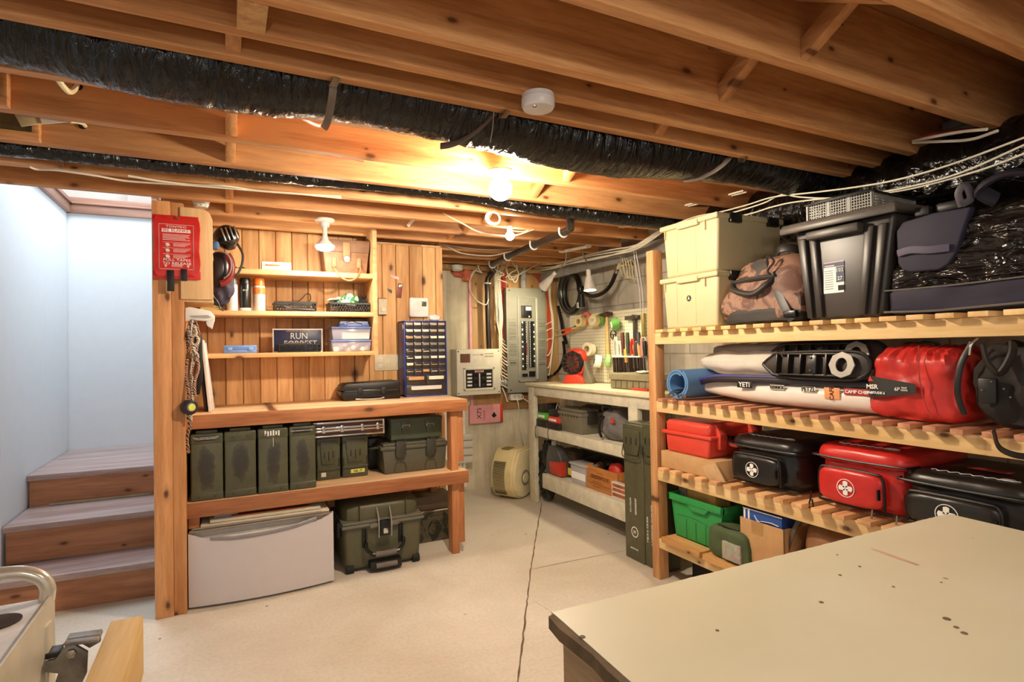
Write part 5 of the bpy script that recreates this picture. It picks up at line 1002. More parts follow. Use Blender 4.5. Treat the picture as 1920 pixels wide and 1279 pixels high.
# organiser on the bench
x0, x1, z0, z1 = None, None, None, None
yA, yB = PX(1143, 715, 2.38).y, PX(1216, 715, 2.38).y; zc = PX(1180, 702, 2.38).z
t = thing('organizer_box', 'brown compartment organiser with clear lid on the white bench', 'organizer', (2.38, (yA + yB) / 2, .9705), -PI / 2); W = yA - yB; H = zc - .9705
o = MB(); o.box(-W / 2, W / 2, .01, .24, 0, H * .6, .004); [o.box(-W / 2 + .01 + k * .062, -W / 2 + .062 + k * .062, -.002, .02, .006, H * .55, .005) for k in range(int(W / .062))]; o.build('body', plain('#8e8468', .5), t)
o = MB(); o.box(-W / 2 - .004, W / 2 + .004, -.006, .25, H * .6, H, .006); o.build('lid', plain('#a29a7c', .4), t); o = MB(); o.box(W * .1, W * .48, -.008, .06, .0, .015, .003); o.build('red_latch', RED, t)
o = MB(); o.soft(-.02, .10, .05, .15, H, H + .022, 3, 20, 12, .01, 40, 3); q = o.build('paper_scraps', plain('#dfe4d0')); q.location = t.location; q.rotation_euler = (0, 0, -PI / 2); props(q, 'pale paper scraps lying on the organiser box', 'paper')
# middle shelf goods
def onx_(name, label, cat, px0, py0, px1, py1, X, zb, group=None):
    y0, y1, z0, z1 = rX(px0, py0, px1, py1, X); t = thing(name, label, cat, (X, (y0 + y1) / 2, zb), -PI / 2, group); return t, y0 - y1, z1 - zb
def charger(px0, py0, px1, py1, hx, lb, cordx):
    t, W, H = onx_('battery_charger', lb, 'charger', px0, py0, px1, py1, 2.27, sA + .0005, 'battery chargers on the bench shelf'); K = plain('#2a2724', .45)
    o = MB(); o.box(-W * .5, W * .5, 0, .12, 0, H * .34, .012); o.build('base', K, t); o = MB(); o.box(-W * .42, W * .42, .01, .13, H * .25, H * .62, .014, M=Matrix.Rotation(.0, 4, 'X')); o.build('battery', plain(hx, .4), t)
    o = MB(); o.box(-W * .36, W * .40, .02, .14, H * .62, H, .012, M=Matrix.Rotation(-.12, 4, 'Y')); o.build('battery_top', K, t); o = MB(); o.box(-W * .30, W * .26, .008, .02, H * .40, H * .52, .003); o.build('stripe', INKW, t)
    a, b_ = cordx; cable([PX(a, b_, 2.262), PX(a - 3, b_ + 8, 2.243), PX(a - 2, b_ + 22, 2.242), PX(a + 1, b_ + 25, 2.26)], 'black cord of the %s hanging over the shelf edge' % lb.split(' battery')[0], BLACK, .0025, None, 'power_cord')
charger(1003, 758, 1024, 799, '#5cae3c', 'green and black battery charger on the upper shelf of the white bench', (1006, 797))
charger(1022, 768, 1047, 802, '#d84a34', 'red and black battery charger on the upper shelf of the white bench', (1030, 802))
cable([PX(1012, 763, 2.3), PX(1015, 750, 2.4), PX(1022, 747, 2.5)], 'thin white cord behind the green charger', WHT, .003, None, 'power_cord'); cable([PX(1042, 770, 2.3), PX(1046, 757, 2.35), PX(1050, 768, 2.38)], 'thin white cord behind the red charger', WHT, .003, None, 'power_cord')
GA = plain('#78725f', .5, 0, .05, .1, 120)
def pbox(px0, py0, px1, py1, X, lb, hx=GA):
    t, W, H = onx_('dry_box', lb, 'box', px0, py0, px1, py1, X, sA + .0005, 'dry boxes on the bench shelf'); d = .17
    o = MB(); o.prism([(-W * .45, 0), (W * .45, 0), (W * .48, H * .72), (-W * .48, H * .72)], 0, d, 'xz', .006); o.build('body', hx, t)
    o = MB(); o.box(-W * .5, W * .5, -.008, d + .01, H * .68, H * .8, .005); o.box(-W * .44, W * .44, .01, d - .01, H * .8, H * .93, .008); o.build('lid', hx, t); o = MB(); o.box(-W * .26, W * .26, .02, .06, H * .9, H, .006); o.build('handle', plain('#3c382e'), t)
    o = MB(); [o.prism([(-W * .4 + k * W * .11, H * .70), (-W * .34 + k * W * .11, H * .70), (-W * .37 + k * W * .11, H * .60)], -.004, .004, 'xz') for k in range(7)]; o.build('rib', plain('#4c483a'), t)
    o = MB(); o.box(W * .46, W * .56, .05, .12, H * .38, H * .86, .004); o.build('latch', plain('#2c2a26'), t)
pbox(1045, 764, 1092, 815, 2.30, 'grey plastic dry box with handle at the front of the upper bench shelf'); pbox(1085, 760, 1118, 808, 2.46, 'dark grey dry box behind the grey one on the bench shelf', plain('#3f3c34', .5))
t, W, H = onx_('tool_bag', 'slumped grey cloth tool bag with black straps on the upper bench shelf', 'bag', 1112, 764, 1166, 828, 2.29, sA + .0005)
o = MB(); o.soft(-W * .5, W * .5, .0, .22, 0, H * .95, 3, 40, 24, .014, 14, 4, lambda x, y, z: (x * (1 - .45 * max(0, z)), y, z)); o.build('body', plain('#75716e', .85, 0, .1, .3, 120), t); o = MB(); o.tube([(-W * .18, -.004, .02), (-W * .22, -.012, H * .3), (-W * .2, .0, H * .6), (-W * .12, .05, H * .85)], .016, 6, 6, flat=(.25, 1)); o.tube([(-W * .3, .05, H * .7), (-W * .25, .03, H * .98), (-W * .02, .03, H * 1.0), (0, .05, H * .8)], .010, 6, 6); o.build('strap', BLACK, t)
o = MB(); o.prism([(W * .14, H * .56), (W * .26, H * .56), (W * .22, H * .7), (W * .16, H * .7)], -.006, .004, 'xz'); o.build('red_badge', plain('#c84a3c'), t)
# lower shelf goods
zl2 = lA + .0005
t, W, H = onx_('oil_jug', 'dark grey jug with red lower half on the bottom bench shelf', 'jug', 1022, 829, 1051, 890, 2.29, zl2)
o = MB(); o.prism([(-W * .5, 0), (W * .5, 0), (W * .5, H * .55), (W * .3, H * .78), (-.0, H * .86), (-W * .3, H * .86), (-W * .42, H * .6)], 0, .09, 'xz', .012, 3); o.build('body', plain('#4c4a48', .4), t); o = MB(); o.prism([(-W * .18, .01), (W * .51, .01), (W * .51, H * .46), (-W * .22, H * .38)], -.002, .05, 'xz', .002); o.build('label', plain('#c23a2c', .4), t); o = MB(); o.cyl((-W * .2, .045, H * .84), (-W * .2, .045, H), .022, n=16); o.build('cap', plain('#c8c4bc', .4), t)
o = MB(); A_ = PX(1005, 822, 2.30); o.soft(2.28, 2.42, PX(1028, 870, 2.30).y, PX(1002, 870, 2.30).y - .02, .0, PX(1012, 824, 2.3).z, 2.6, 36, 26, .05, 11, 9, lambda x, y, z: (x, y, z)); props(o.build('garbage_bag', plain('#23261f', .28, 0, .2, .2, 30)), 'crumpled dark plastic bag standing beside the oil jug at the bench leg', 'bag')
t, W, H = onx_('plastic_box', 'black box with a yellow label on the bottom bench shelf', 'box', 1050, 845, 1078, 895, 2.36, zl2); o = MB(); o.box(-W / 2, W / 2, 0, .12, 0, H, .006); [o.box(-W * .5, W * .5, -.006, .0, H * z, H * (z + .05), .002) for z in (.6, .8)]; o.build('body', plain('#3a2e26', .5), t); o = MB(); o.box(-W * .45, W * .3, -.006, -.001, H * .10, H * .36, .001); o.build('label', plain('#dcca50', .4), t)
t, W, H = onx_('clear_tub', 'clear plastic tub with white label on the bottom bench shelf', 'tub', 1068, 868, 1099, 913, 2.285, zl2); o = MB(); o.prism([(-W * .4, 0), (W * .4, 0), (W * .46, H * .85), (-W * .46, H * .85)], 0, .11, 'xz', .01); o.build('tub', glass('#e4e4e8', .2, .5), t); o = MB(); o.box(-W * .5, W * .5, -.008, .12, H * .84, H * .95, .006); o.build('lid', glass('#c8c6c4', .2, .7), t); o = MB(); o.box(-W * .36, W * .46, -.004, 0, H * .25, H * .55); o.build('label', INKW, t)
o = MB(); o.soft(-W * .34, W * .34, .02, .09, .005, H * .6, 3, 18, 12, .02, 50, 2); q = o.build('small_parts', plain('#b8a8a0', .5)); q.location = t.location; q.rotation_euler = (0, 0, -PI / 2); props(q, 'mixed pale small parts filling the clear tub', 'parts', kind='stuff')
CR2 = wood('#d9934e', '#a05c28', 'y', .5, key2='crate')
t, W, H = onx_('wooden_crate', 'small open wooden crate with burned lettering on the bottom bench shelf', 'crate', 1097, 880, 1158, 935, 2.30, zl2)
for nm, a in (('front_board', (-W / 2, W / 2, 0, .012, 0, H)), ('back_board', (-W / 2, W / 2, .20, .212, 0, H)), ('end_board', (-W / 2, -W / 2 + .012, .012, .20, 0, H)), ('end_board', (W / 2 - .012, W / 2, .012, .20, 0, H)), ('bottom_board', (-W / 2 + .012, W / 2 - .012, .012, .20, 0, .01))): o = MB(); o.box(*a, .001); o.build(nm, wood('#d9934e', '#a05c28', 'x', .5, key2='crate'), t)
text('GREENWOOD', .036, plain('#5c2c10'), t, (-.005, -.0015, H * .58), sx=.95)
o = MB(); [o.box(-W * a, -W * a + b_ * W, -.001, 0, H * z, H * z + .003) for a, b_, z in ((.12, .2, .76), (.25, .3, .36), (.34, .6, .27), (.25, .25, .16))]; o.build('burned_line', plain('#7c4420'), t)
o = MB(); o.soft(2.32, 2.42, t.location.y - .16, t.location.y - .03, zl2 + .08, zl2 + H + .055, 2.4, 22, 14, .01, 20, 2); props(o.build('red_lump', plain('#d2382c', .5)), 'red hat sticking out of the wooden crate', 'lump')  # red object of unknown kind, modelled as a plain rounded lump
o = MB(); [o.tube([PX(1085 + k * 5, 868 + k * 2, 2.42), PX(1105 + k * 6, 858 - k, 2.42), PX(1135 + k * 4, 868, 2.42), PX(1150, 880, 2.44)], .008, 6, 6) for k in range(4)]; props(o.build('coiled_black_cable', BLK2), 'black cable coil heaped on the crate on the bottom shelf', 'cable')
o = MB(); a = PX(1130, 862, 2.33); o.lathe([(.055, -.01), (.06, -.01), (.06, .01), (.055, .01), (.055, -.01)], PX(1128, 872, 2.40), (-.6, -.3, 1), 26); props(o.build('black_ring', BLK2), 'black ring lying over the crate', 'ring')
t, W, H = onx_('small_carton', 'small white and brown printed carton beside the wooden crate', 'box', 1147, 908, 1178, 950, 2.262, zl2); o = MB(); o.box(-W / 2, W / 2, 0, .034, 0, H, .001); o.build('box_body', plain('#ded6cc', .6), t); o = MB(); [o.box(-W * .44, W * .4, -.0012, 0, H * z, H * (z + .18)) for z in (.22, .5, .74)]; o.build('print', plain('#b0623c', .6, 0, .3), t)
o = MB(); o.box(2.45, 2.62, 3.2, 3.95, zl2, zl2 + .17, .01); props(o.build('dark_case', plain('#2a2420', .6)), 'long dark case at the back of the bottom bench shelf', 'case')
# tall tube cans between bench and rack
def mortar(px0, px1, pyb0, lb, txt, X, grp, ring=False):
    a = PX(px0, 900, X); b_ = PX(px1, 900, X); W = a.y - b_.y; H = PX((px0 + px1) / 2, 797, X).z + .0; t = thing('tube_can', lb, 'ammo can', (X, (a.y + b_.y) / 2, 0), -PI / 2, grp); d = .13
    o = MB(); o.box(-W / 2, W / 2, 0, d, 0, H * .80, .008, 3); o.build('body', plain('#56543c', .42, 0, .1), t); o = MB(); o.box(-W / 2 - .002, W / 2 + .002, -.003, d, H * .79, H, .006, 3); o.box(-W / 2 + .01, W / 2 - .01, .01, d - .01, H * .99, H * 1.012, .003); o.build('lid', OLIVE, t)
    o = MB(); o.prism([(-W * .42, H * .96), (W * .42, H * .96), (W * .42, H * .86), (W * .3, H * .78), (-W * .3, H * .78), (-W * .42, H * .86)], -.012, -.002, 'xz', .002); q = o.build('latch_plate', OLIVE, t); o = MB(); [o.box(W * x - .004, W * x + .004, -.0135, -.011, H * .855, H * .905, .002) for x in (-.26, .0, .26)]; o.build('slot', BLACK, q)
    o = MB(); o.tube([(-W * .44, -.004, H * .86), (-W * .46, -.014, H * .80), (-W * .36, -.02, H * .755), (W * .36, -.02, H * .755), (W * .46, -.014, H * .80), (W * .44, -.004, H * .86)], .003, 6, 3); o.build('wire_bail', OLIVED, t)
    for s, size, x, z in txt: text(s, size, INKW, t, (W * x, -.0012, H * z), rot=PI / 2, sx=1.05)
    if ring:
        o = MB(); o.lathe([(.026, 0), (.031, 0), (.031, .001), (.026, .001), (.026, 0)], (W * .02, 0, H * .21), (0, -1, 0), 30); o.build('stamp_ring', INKW, t); text('2K', .024, INKW, t, (W * .02, -.0012, H * .21)); text('UN 0170 4G', .013, INKW, t, (-W * .02, -.0012, H * .085))
    return t
mortar(1170, 1206, 0, 'tall olive tube can with a white ring stamp standing beside the rack post', [('020/005/37', .02, .1, .40), ('77/1770/77', .018, -.16, .40)], 2.135, 'tall tube cans', True)
mortar(1207, 1240, 0, 'tall olive tube can with three rows of lettering, nearest the rack post', [('12 ROCKER SHADOW COVER 120MM', .017, .18, .36), ('2 CARTRIDGES 120 MM M929', .017, -.06, .30), ('F 8310 01 418 8909', .017, -.32, .26)], 2.14, 'tall tube cans')
# hoses, cords and lamps over the bench
def X_(px, py, X): return PX(px, py, X)
t = thing('hose_coil', 'thick black hose coiled and hung in the corner by the plywood board', 'hose', (0, 0, 0)); o = MB(); P = []
for k in range(4):
    for j in range(14):
        a = 2 * PI * j / 14 + .4; f_ = k + j / 14; P.append(PX(1069 + (22 - 2.6 * f_) * math.cos(a) + f_ * 1.2, 548 + (40 - 2.5 * f_) * math.sin(a), 2.78 - .03 * (f_ % 2)))
P += [PX(1093, 540, 2.74), PX(1098, 552, 2.72), PX(1112, 556, 2.72), PX(1130, 550, 2.72), PX(1145, 535, 2.72), PX(1155, 512, 2.72)]
o.tube(P, .016, 9, 3); o.build('coil', BLK2, t)
o = MB(); o.cyl(PX(1155, 512, 2.72), PX(1157, 507, 2.72), .018, n=12); o.build('end_collar', STEEL, t)
o = MB(); o.tube([PX(1046, 575, 2.8), PX(1052, 600, 2.8), PX(1056, 625, 2.8), PX(1062, 645, 2.8)], .016, 9, 4); o.build('tail', BLK2, t)
o = MB(); o.cyl(PX(1090, 552, 2.72), PX(1091, 576, 2.72), .022, .03, 14); o.build('nozzle', BLACK, t); o = MB(); o.cyl(PX(1085, 568, 2.72), PX(1085, 578, 2.72), .02, n=12); o.build('coupling', STEEL, t)
rnd = random.Random(9)
for k in range(5):
    cx_ = 1164 + k * 5; cable([PX(1156, 506, 2.72), PX(cx_ + rnd.uniform(-4, 4), 482 + k * 2, 2.70), PX(cx_ + 4, 492, 2.68), PX(cx_ + 8, 520 + k, 2.70), PX(cx_ + 2, 515, 2.70), PX(cx_ - 3 + k, 498, 2.70), PX(1160, 500, 2.71)], 'loop of cream cord in the bunch hanging at the hose end', CY, .003, 'cream cord bunch', 'cream_cord')
cable([PX(1188, 470, 2.66), PX(1192, 500, 2.69), PX(1199, 545, 2.69), PX(1201, 585, 2.69)], 'white cord dropping from the ceiling to the pegboard by the post', WHT, .004, None, 'power_cord')
cable([PX(1192, 470, 2.67), PX(1197, 500, 2.70), PX(1204, 545, 2.70), PX(1206, 580, 2.695)], 'second white cord dropping to the pegboard right beside the post', WHT, .004, None, 'power_cord')
LX = 2.36
t = thing('gooseneck_lamp', 'white strip fixture with two silver cone lamps under the joists over the white bench', 'lamp', (0, 0, 0))
a, b_ = PX(1053, 472, LX), PX(1103, 462, LX); L_ = (b_ - a)
o = MB(); o.tube([a, b_], .030, 8, 1, flat=(1, .45)); o.build('mounting_bar', WHT, t)
for pts, (c0, c1) in (([(1062, 472), (1060, 490), (1052, 502), (1042, 512)], ((1041, 512), (1020, 538))), ([(1090, 465), (1094, 480), (1100, 492), (1103, 508)], ((1103, 507), (1106, 545)))):
    o = MB(); o.tube([PX(*p, LX) for p in pts], .005, 8, 5); o.build('gooseneck', STEEL, t)
    A_, B_ = PX(*c0, LX), PX(*c1, LX); D = (B_ - A_); L = D.length; D.normalize()
    o = MB(); o.lathe([(.010, -.005), (.016, 0), (.017, L * .3), (.024, L * .38), (.046, L), (.043, L), (.020, L * .4), (.012, L * .3), (.01, 0)], A_, D, 26); s_ = o.build('cone_shade', plain('#e4e0d4', .35, .25), t)
    o = MB(); o.lathe([(0, 0), (.018, .004), (.022, .018), (.014, .03), (0, .034)], A_ + D * (L * .6), D, 16); o.build('bulb', glow((1, .86, .56), BULBS['desk'] * 6.5, 'desk_bulb'), s_)
# ================================================================ ceiling fittings
def bulb_fixture(name, label, c, rb, E_, colr=(1, .80, .55), flood=False, plate=True):
    t = thing(name, label, 'ceiling lamp', c, 0, 'bare bulb fittings on the joists'); z = JZ - c[2]
    o = MB(); o.lathe([(0, z), (.052, z), (.054, z - .010), (.045, z - .018), (.028, z - .022), (.024, z - .045), (.0, z - .046)], n=28); o.build('porcelain_base', plain('#efeae2', .3), t)
    if flood:
        o = MB(); o.lathe([(.013, z - .04), (.014, .045), (.02, .02), (.044, -.002), (.05, -.012)], n=28); o.build('bulb_neck', plain('#f4f0ea', .3), t)
        o = MB(); o.lathe([(.05, -.012), (.051, -.018), (.044, -.032), (.025, -.04), (0, -.042)], n=28); o.build('bulb', glow(colr, E_), t)
    else:
        o = MB(); o.lathe([(.013, z - .045), (.013, rb * 1.3), (.018, rb)], n=20); o.build('bulb_neck', plain('#f4f0ea', .3), t)
        o = MB(); o.lathe([(.016, rb * 1.15)] + [(rb * math.sin(a), rb * math.cos(a)) for a in [PI * k / 12 for k in range(2, 13)]], n=24); o.build('bulb', glow(colr, E_), t)
    return t
WARM = (1.0, .86, .66)
bulb_fixture('ceiling_bulb', 'brightest bare bulb hanging from the joists at the centre of the room', (1.033, 2.135, 1.922), .048, BULBS['main'] * 2.5, WARM)
bulb_fixture('ceiling_bulb', 'flood bulb in a white base over the pine wall shelves', (.505, 3.32, 1.865), .04, BULBS['shelf'] * 2.6, (1, .86, .68), True)
bulb_fixture('ceiling_bulb', 'assumed bare bulb near the camera under the front joists', (.78, -.12, 1.90), .04, BULBS['near'] * 3.2, (1, .95, .86))  # assumed bulb out of view, added to light the table and front joists
q = thing('assumed_work_lamp', 'assumed work lamp on an added stand behind the viewpoint', 'lamp', (-.25, -1.0, 0)); o = MB(); o.cyl((0, 0, 0), (0, 0, 1.36), .012); [o.cyl((0, 0, .3), (.3 * math.cos(a), .3 * math.sin(a), .01), .008) for a in (0, 2.1, 4.2)]; o.build('stand', BLACK, q)  # assumed unseen lamp, added to light the lower faces of the near joists
o = MB(); o.soft(-.045, .045, -.045, .045, 1.37, 1.46, 2, 24, 16); o.build('bulb', glow((1, .92, .8), BULBS['work'] * 2.0), q)
q = thing('ceiling_bulb', 'small round white bulb glowing far back between joists above the breaker panel', 'ceiling lamp', PY(956, 443, 3.12), 0, 'bare bulb fittings on the joists')
o = MB(); o.lathe([(0, .06), (.016, .06), (.018, .03), (.014, .02)], n=18); o.build('socket', WHT, q); o = MB(); o.soft(-.027, .027, -.027, .027, -.027, .027, 2, 24, 16); o.build('bulb', glow((1, .93, .8), 90), q)
c_ = PZ(1017, 172, JZ); t = thing('smoke_detector', 'round white smoke detector on the underside of a joist', 'smoke detector', (c_.x, 1.455, JZ))
o = MB(); o.lathe([(0, 0), (.047, 0), (.048, -.012), (.045, -.014)], n=36); o.build('base', plain('#d8d0cc', .4), t); o = MB(); o.lathe([(.044, -.012), (.049, -.014), (.049, -.034), (.044, -.042), (0, -.043)], n=36); o.build('cover', plain('#dcd4d0', .35), t)
o = MB(); o.lathe([(0, 0), (.007, 0), (.006, -.003), (0, -.003)], (-.022, -.018, -.043), n=16); o.build('test_button', CHROME, t)
# ceiling cables
G2 = 'white cables strung under the joists'
def cab(pts, Y=None, Z=None, X=None, lb='', r=.0045, mt=None, grp=None):
    P = [PY(a, b_, Y) if Y else PZ(a, b_, Z) if Z else PX(a, b_, X) for a, b_ in pts]; return cable(P, lb, mt, r, grp)
cab([(55, 313), (70, 318), (110, 320), (180, 330), (240, 340), (330, 346), (410, 352), (480, 358), (560, 364), (640, 372)], Z=1.993, lb='pair cable running under the joists from the upper left to the pine wall, lower line')
cab([(240, 330), (300, 340), (360, 347), (420, 349), (500, 360), (640, 369)], Z=1.996, lb='pair cable running beside it above the fire blanket, upper line')
cab([(705, 452), (760, 452), (830, 460), (865, 475), (920, 480), (965, 470), (1000, 463)], Y=3.98, lb='white cable sagging across the joists right of the pine wall, lowest', grp=G2)
cab([(720, 448), (790, 450), (850, 462), (900, 468), (950, 468), (990, 462)], Y=3.99, lb='white cable sagging across the joists right of the pine wall, middle one', grp=G2)
cab([(830, 400), (868, 420), (900, 436), (946, 443), (970, 441), (1000, 431)], Y=3.12, lb='white cable reaching the small round bulb', grp=G2)
cab([(947, 425), (960, 433), (980, 435), (990, 432)], Y=2.95, lb='short white cable end right of the cable coil', grp=G2)
cab([(765, 424), (776, 411)], Y=3.36, lb='short white pipe stub sticking from a joist above the pine wall', r=.010, grp=G2)
o = MB(); c_ = PY(926, 409, 2.80); [o.tube([(c_.x + (.035 + .004 * k) * math.cos(a), 2.80 + .006 * k, c_.z + (.03 + .003 * k) * math.sin(a)) for a in [i * PI / 6 + k for i in range(11)]], .005, 6, 3) for k in range(3)]; props(o.build('cable_coil', CW_), 'small coil of white cable hooked on a joist behind the central bulb', 'cable')
bund = [(1000, 497), (1040, 493), (1075, 485), (1110, 478), (1150, 470), (1185, 462), (1215, 448), (1245, 428)]
for k, (dy, dx, lb) in enumerate(((0, 0, 'top'), (6, 0, 'second'), (10, 6, 'third'), (14, -6, 'lowest'))):
    P = []
    for i, (a, b_) in enumerate(bund): s_ = math.sin(i * 1.3 + k); P.append(PX(a + dx, b_ + dy * (1 - i / 9) + s_ * 2.0, 2.62 - i * .015))
    cable(P, 'white cable along the top of the block wall above the bench, %s of the bundle' % lb, None, .0055, 'bundle of cables over the white bench')
for k, (pts, lb) in enumerate((([(1244, 430), (1300, 408), (1350, 398), (1400, 385), (1450, 370), (1520, 362), (1600, 352), (1680, 338), (1780, 310), (1930, 255)], 'upper'), ([(1246, 434), (1310, 412), (1370, 400), (1430, 382), (1465, 366), (1500, 370), (1560, 372), (1640, 362), (1700, 352), (1800, 325), (1930, 268)], 'middle'), ([(1250, 440), (1330, 415), (1400, 403), (1450, 388), (1500, 378), (1600, 368), (1700, 356), (1830, 322), (1930, 285)], 'lower'))):
    P = [PX(a, b_, 2.45 - .22 * i / len(pts)) for i, (a, b_) in enumerate(pts)]; cable(P, 'white cable strung over the storage bins under the duct, %s of three' % lb, None, .0036, 'cables over the storage rack')
for k, (pts, zz, lb) in enumerate((([(1712, 265), (1745, 258), (1800, 248), (1850, 243)], 1.0, 'white cable leaving a joist hole at upper right'), ([(1712, 268), (1760, 266), (1820, 262), (1870, 246)], 1.0, 'second white cable leaving the same joist hole at upper right'))):
    cable([PY(a, b_, 1.26 - .1 * i) for i, (a, b_) in enumerate(pts)], lb, None, .0055, 'cables through the joist holes')
cable([PY(1712, 264, 1.262), PY(1760, 250, 1.2), PY(1840, 240, 1.1)], 'dark red cable leaving the joist hole at upper right', DRED, .005)
for k, (a, b_, yy_) in enumerate(((1352, 368, 2.22), (1270, 388, 2.53), (1360, 398, 2.5), (1160, 425, 2.84), (1450, 335, 1.9))):
    for j in range(2):
        cable([PY(a + j * 6, b_ + 2, yy_ + .04), PY(a + 20 + j * 5, b_ - 4 + j * 2, yy_ - .04), PY(a + 42 + j * 6, b_ - 10 + j * 2, yy_ - .12)], '%s cable stub between joists above the rack, %s' % (['upper', 'lower'][j], ['right of the central bulb', 'right of the block wall cables', 'over the tan bins', 'above the cone lamps', 'beside the long duct end'][k]), None, .005, 'cable stubs in the joist bays')
cable([PY(108, 148, 1.93), PY(118, 162, 2.0), PY(130, 173, 2.08), PY(140, 168, 2.14), PY(144, 160, 2.19)], 'cream cable looping into a joist hole at upper left', CY, .008)
cable([PY(130, 228, 2.42), PY(145, 229, 2.45), PY(155, 232, 2.47), PY(160, 237, 2.49)], 'cream cable entering the joist hole beside the cardboard', CY, .007)
for a, b_, yy_, lb in ((146, 162, 2.2, 'at upper left above the cardboard'), (155, 236, 2.51, 'beside the cardboard flap'), (508, 305, 2.815, 'left of the central bulb'), (728, 333, 2.815, 'nearest the central bulb')):
    c_ = PY(a, b_, yy_ - .001); o = MB(); o.lathe([(0, 0), (.013, 0), (.013, .002), (0, .002)], c_, (0, -1, 0), 18, M=Matrix.Identity(4)); props(o.build('joist_hole', plain('#1c0e06', .9, 0, 0)), 'dark drilled hole in a joist %s' % lb, 'hole')
cable([PY(566, 222, 2.05), PY(585, 232, 2.08), PY(600, 236, 2.12), PY(608, 228, 2.16)], 'pinkish cable loop under the duct at the left of the strap', plain('#d8a090', .5), .006)
cable([PY(618, 290, 2.49), PY(640, 295, 2.5), (PY(665, 298, 2.5)), PY(682, 302, 2.5)], 'red and white twisted cable on the joist left of the central bulb', plain('#c86a58', .5), .007)
cable([PY(880, 270, 2.12), PY(892, 279, 2.14), PY(905, 282, 2.15), PY(920, 276, 2.16)], 'cream cable loop at the socket of the central bulb', CY, .004)
# cardboard flap tucked into the joists
t = thing('cardboard_flap', 'folded cardboard with printed label tucked above the joist at the left edge', 'cardboard', (0, 0, 0))
P = [PY(*p, 2.47) for p in ((26, 212), (78, 216), (82, 232), (40, 238))]; o = MB(); o.prism([(p.x, p.z) for p in P], 2.465, 2.475, 'xz', .001); o.build('cardboard', plain('#c9b48a', .8), t)
P = [PY(*p, 2.47) for p in ((73, 214), (132, 222), (134, 230), (80, 234))]; o = MB(); o.prism([(p.x, p.z) for p in P], 2.462, 2.467, 'xz'); o.build('paper_label', WHT, t)
cable([PY(0, 92, 1.9), PY(20, 101, 1.92), PY(45, 108, 1.95), PY(60, 112, 1.98)], 'red strip of film showing under the left end of the long duct', plain('#a02820', .3), .008, None, 'film_strip', 'strip')
# ================================================================ storage rack on the right
XB = 2.07
rack = thing('storage_rack', 'tall open lumber rack with four slatted shelves along the right wall', 'rack', (2.07, 1.3, 0))
ztp = PX(1213, 472, XB).z
def add(nm, m, *a, bev=.002):
    o = MB(); x0, x1, y0, y1, z0, z1 = a; o.box(x0 - 2.07, x1 - 2.07, y0 - 1.3, y1 - 1.3, z0, z1, bev); return o.build(nm, m, rack)
for x0, y0 in ((2.0705, 2.402), (2.775, 2.402), (2.775, .05)): add('post', RPOST, x0, x0 + .065, y0, y0 + .055, 0, ztp)
ZS = [(1.343, .0175, 1.265), (.980, .019, .902), (.617, .0185, .535), (.2545, .03, .1725)]
for i, (zs, th, zb) in enumerate(ZS):
    add('shelf_beam', RACKY, XB + .0, XB + .034, -.1, 2.40, zb, zs - th - .0005); add('shelf_beam', RACKY, 2.74, 2.774, -.1, 2.44, zb, zs - th - .0005)
for zs, th, pitch, wd, m, y0 in ((1.343, .0175, .0885, .056, wood('#f0d096', '#d8a664', 'x', .3, key2='slat1'), 2.345), (.980, .019, .0800, .038, SLATR, 2.345), (.617, .0185, .088, .047, SLAT, 2.35)):
    y = y0; r_ = random.Random(int(zs * 100))
    while y > .02: 
        wv = wd * r_.uniform(.94, 1.06); o = MB(); o.box(-.04 + r_.uniform(-.006, .004), .70, y - wv - 1.3, y - 1.3, zs - th, zs - r_.uniform(0, .001), .0015); o.build('slat', m, rack); y -= pitch
for y1, y0 in ((2.345, 2.075), (2.055, 1.80), (1.78, 1.52), (1.50, 1.24)): add('slat', wood('#e8b878', '#c4884a', 'y', .8, key2='wide'), 2.035, 2.77, y0, y1, .2245, .2545, bev=.004)
def rk(name, label, cat, px0, py0, px1, py1, X, zb, group=None, rz=0):
    t, W, H = onx_(name, label, cat, px0, py0, px1, py1, X, zb, group); t.rotation_euler = (0, 0, -PI / 2 + rz); return t, W, H
S1, S2, S3, S4 = 1.3436, .9806, .6176, .2551
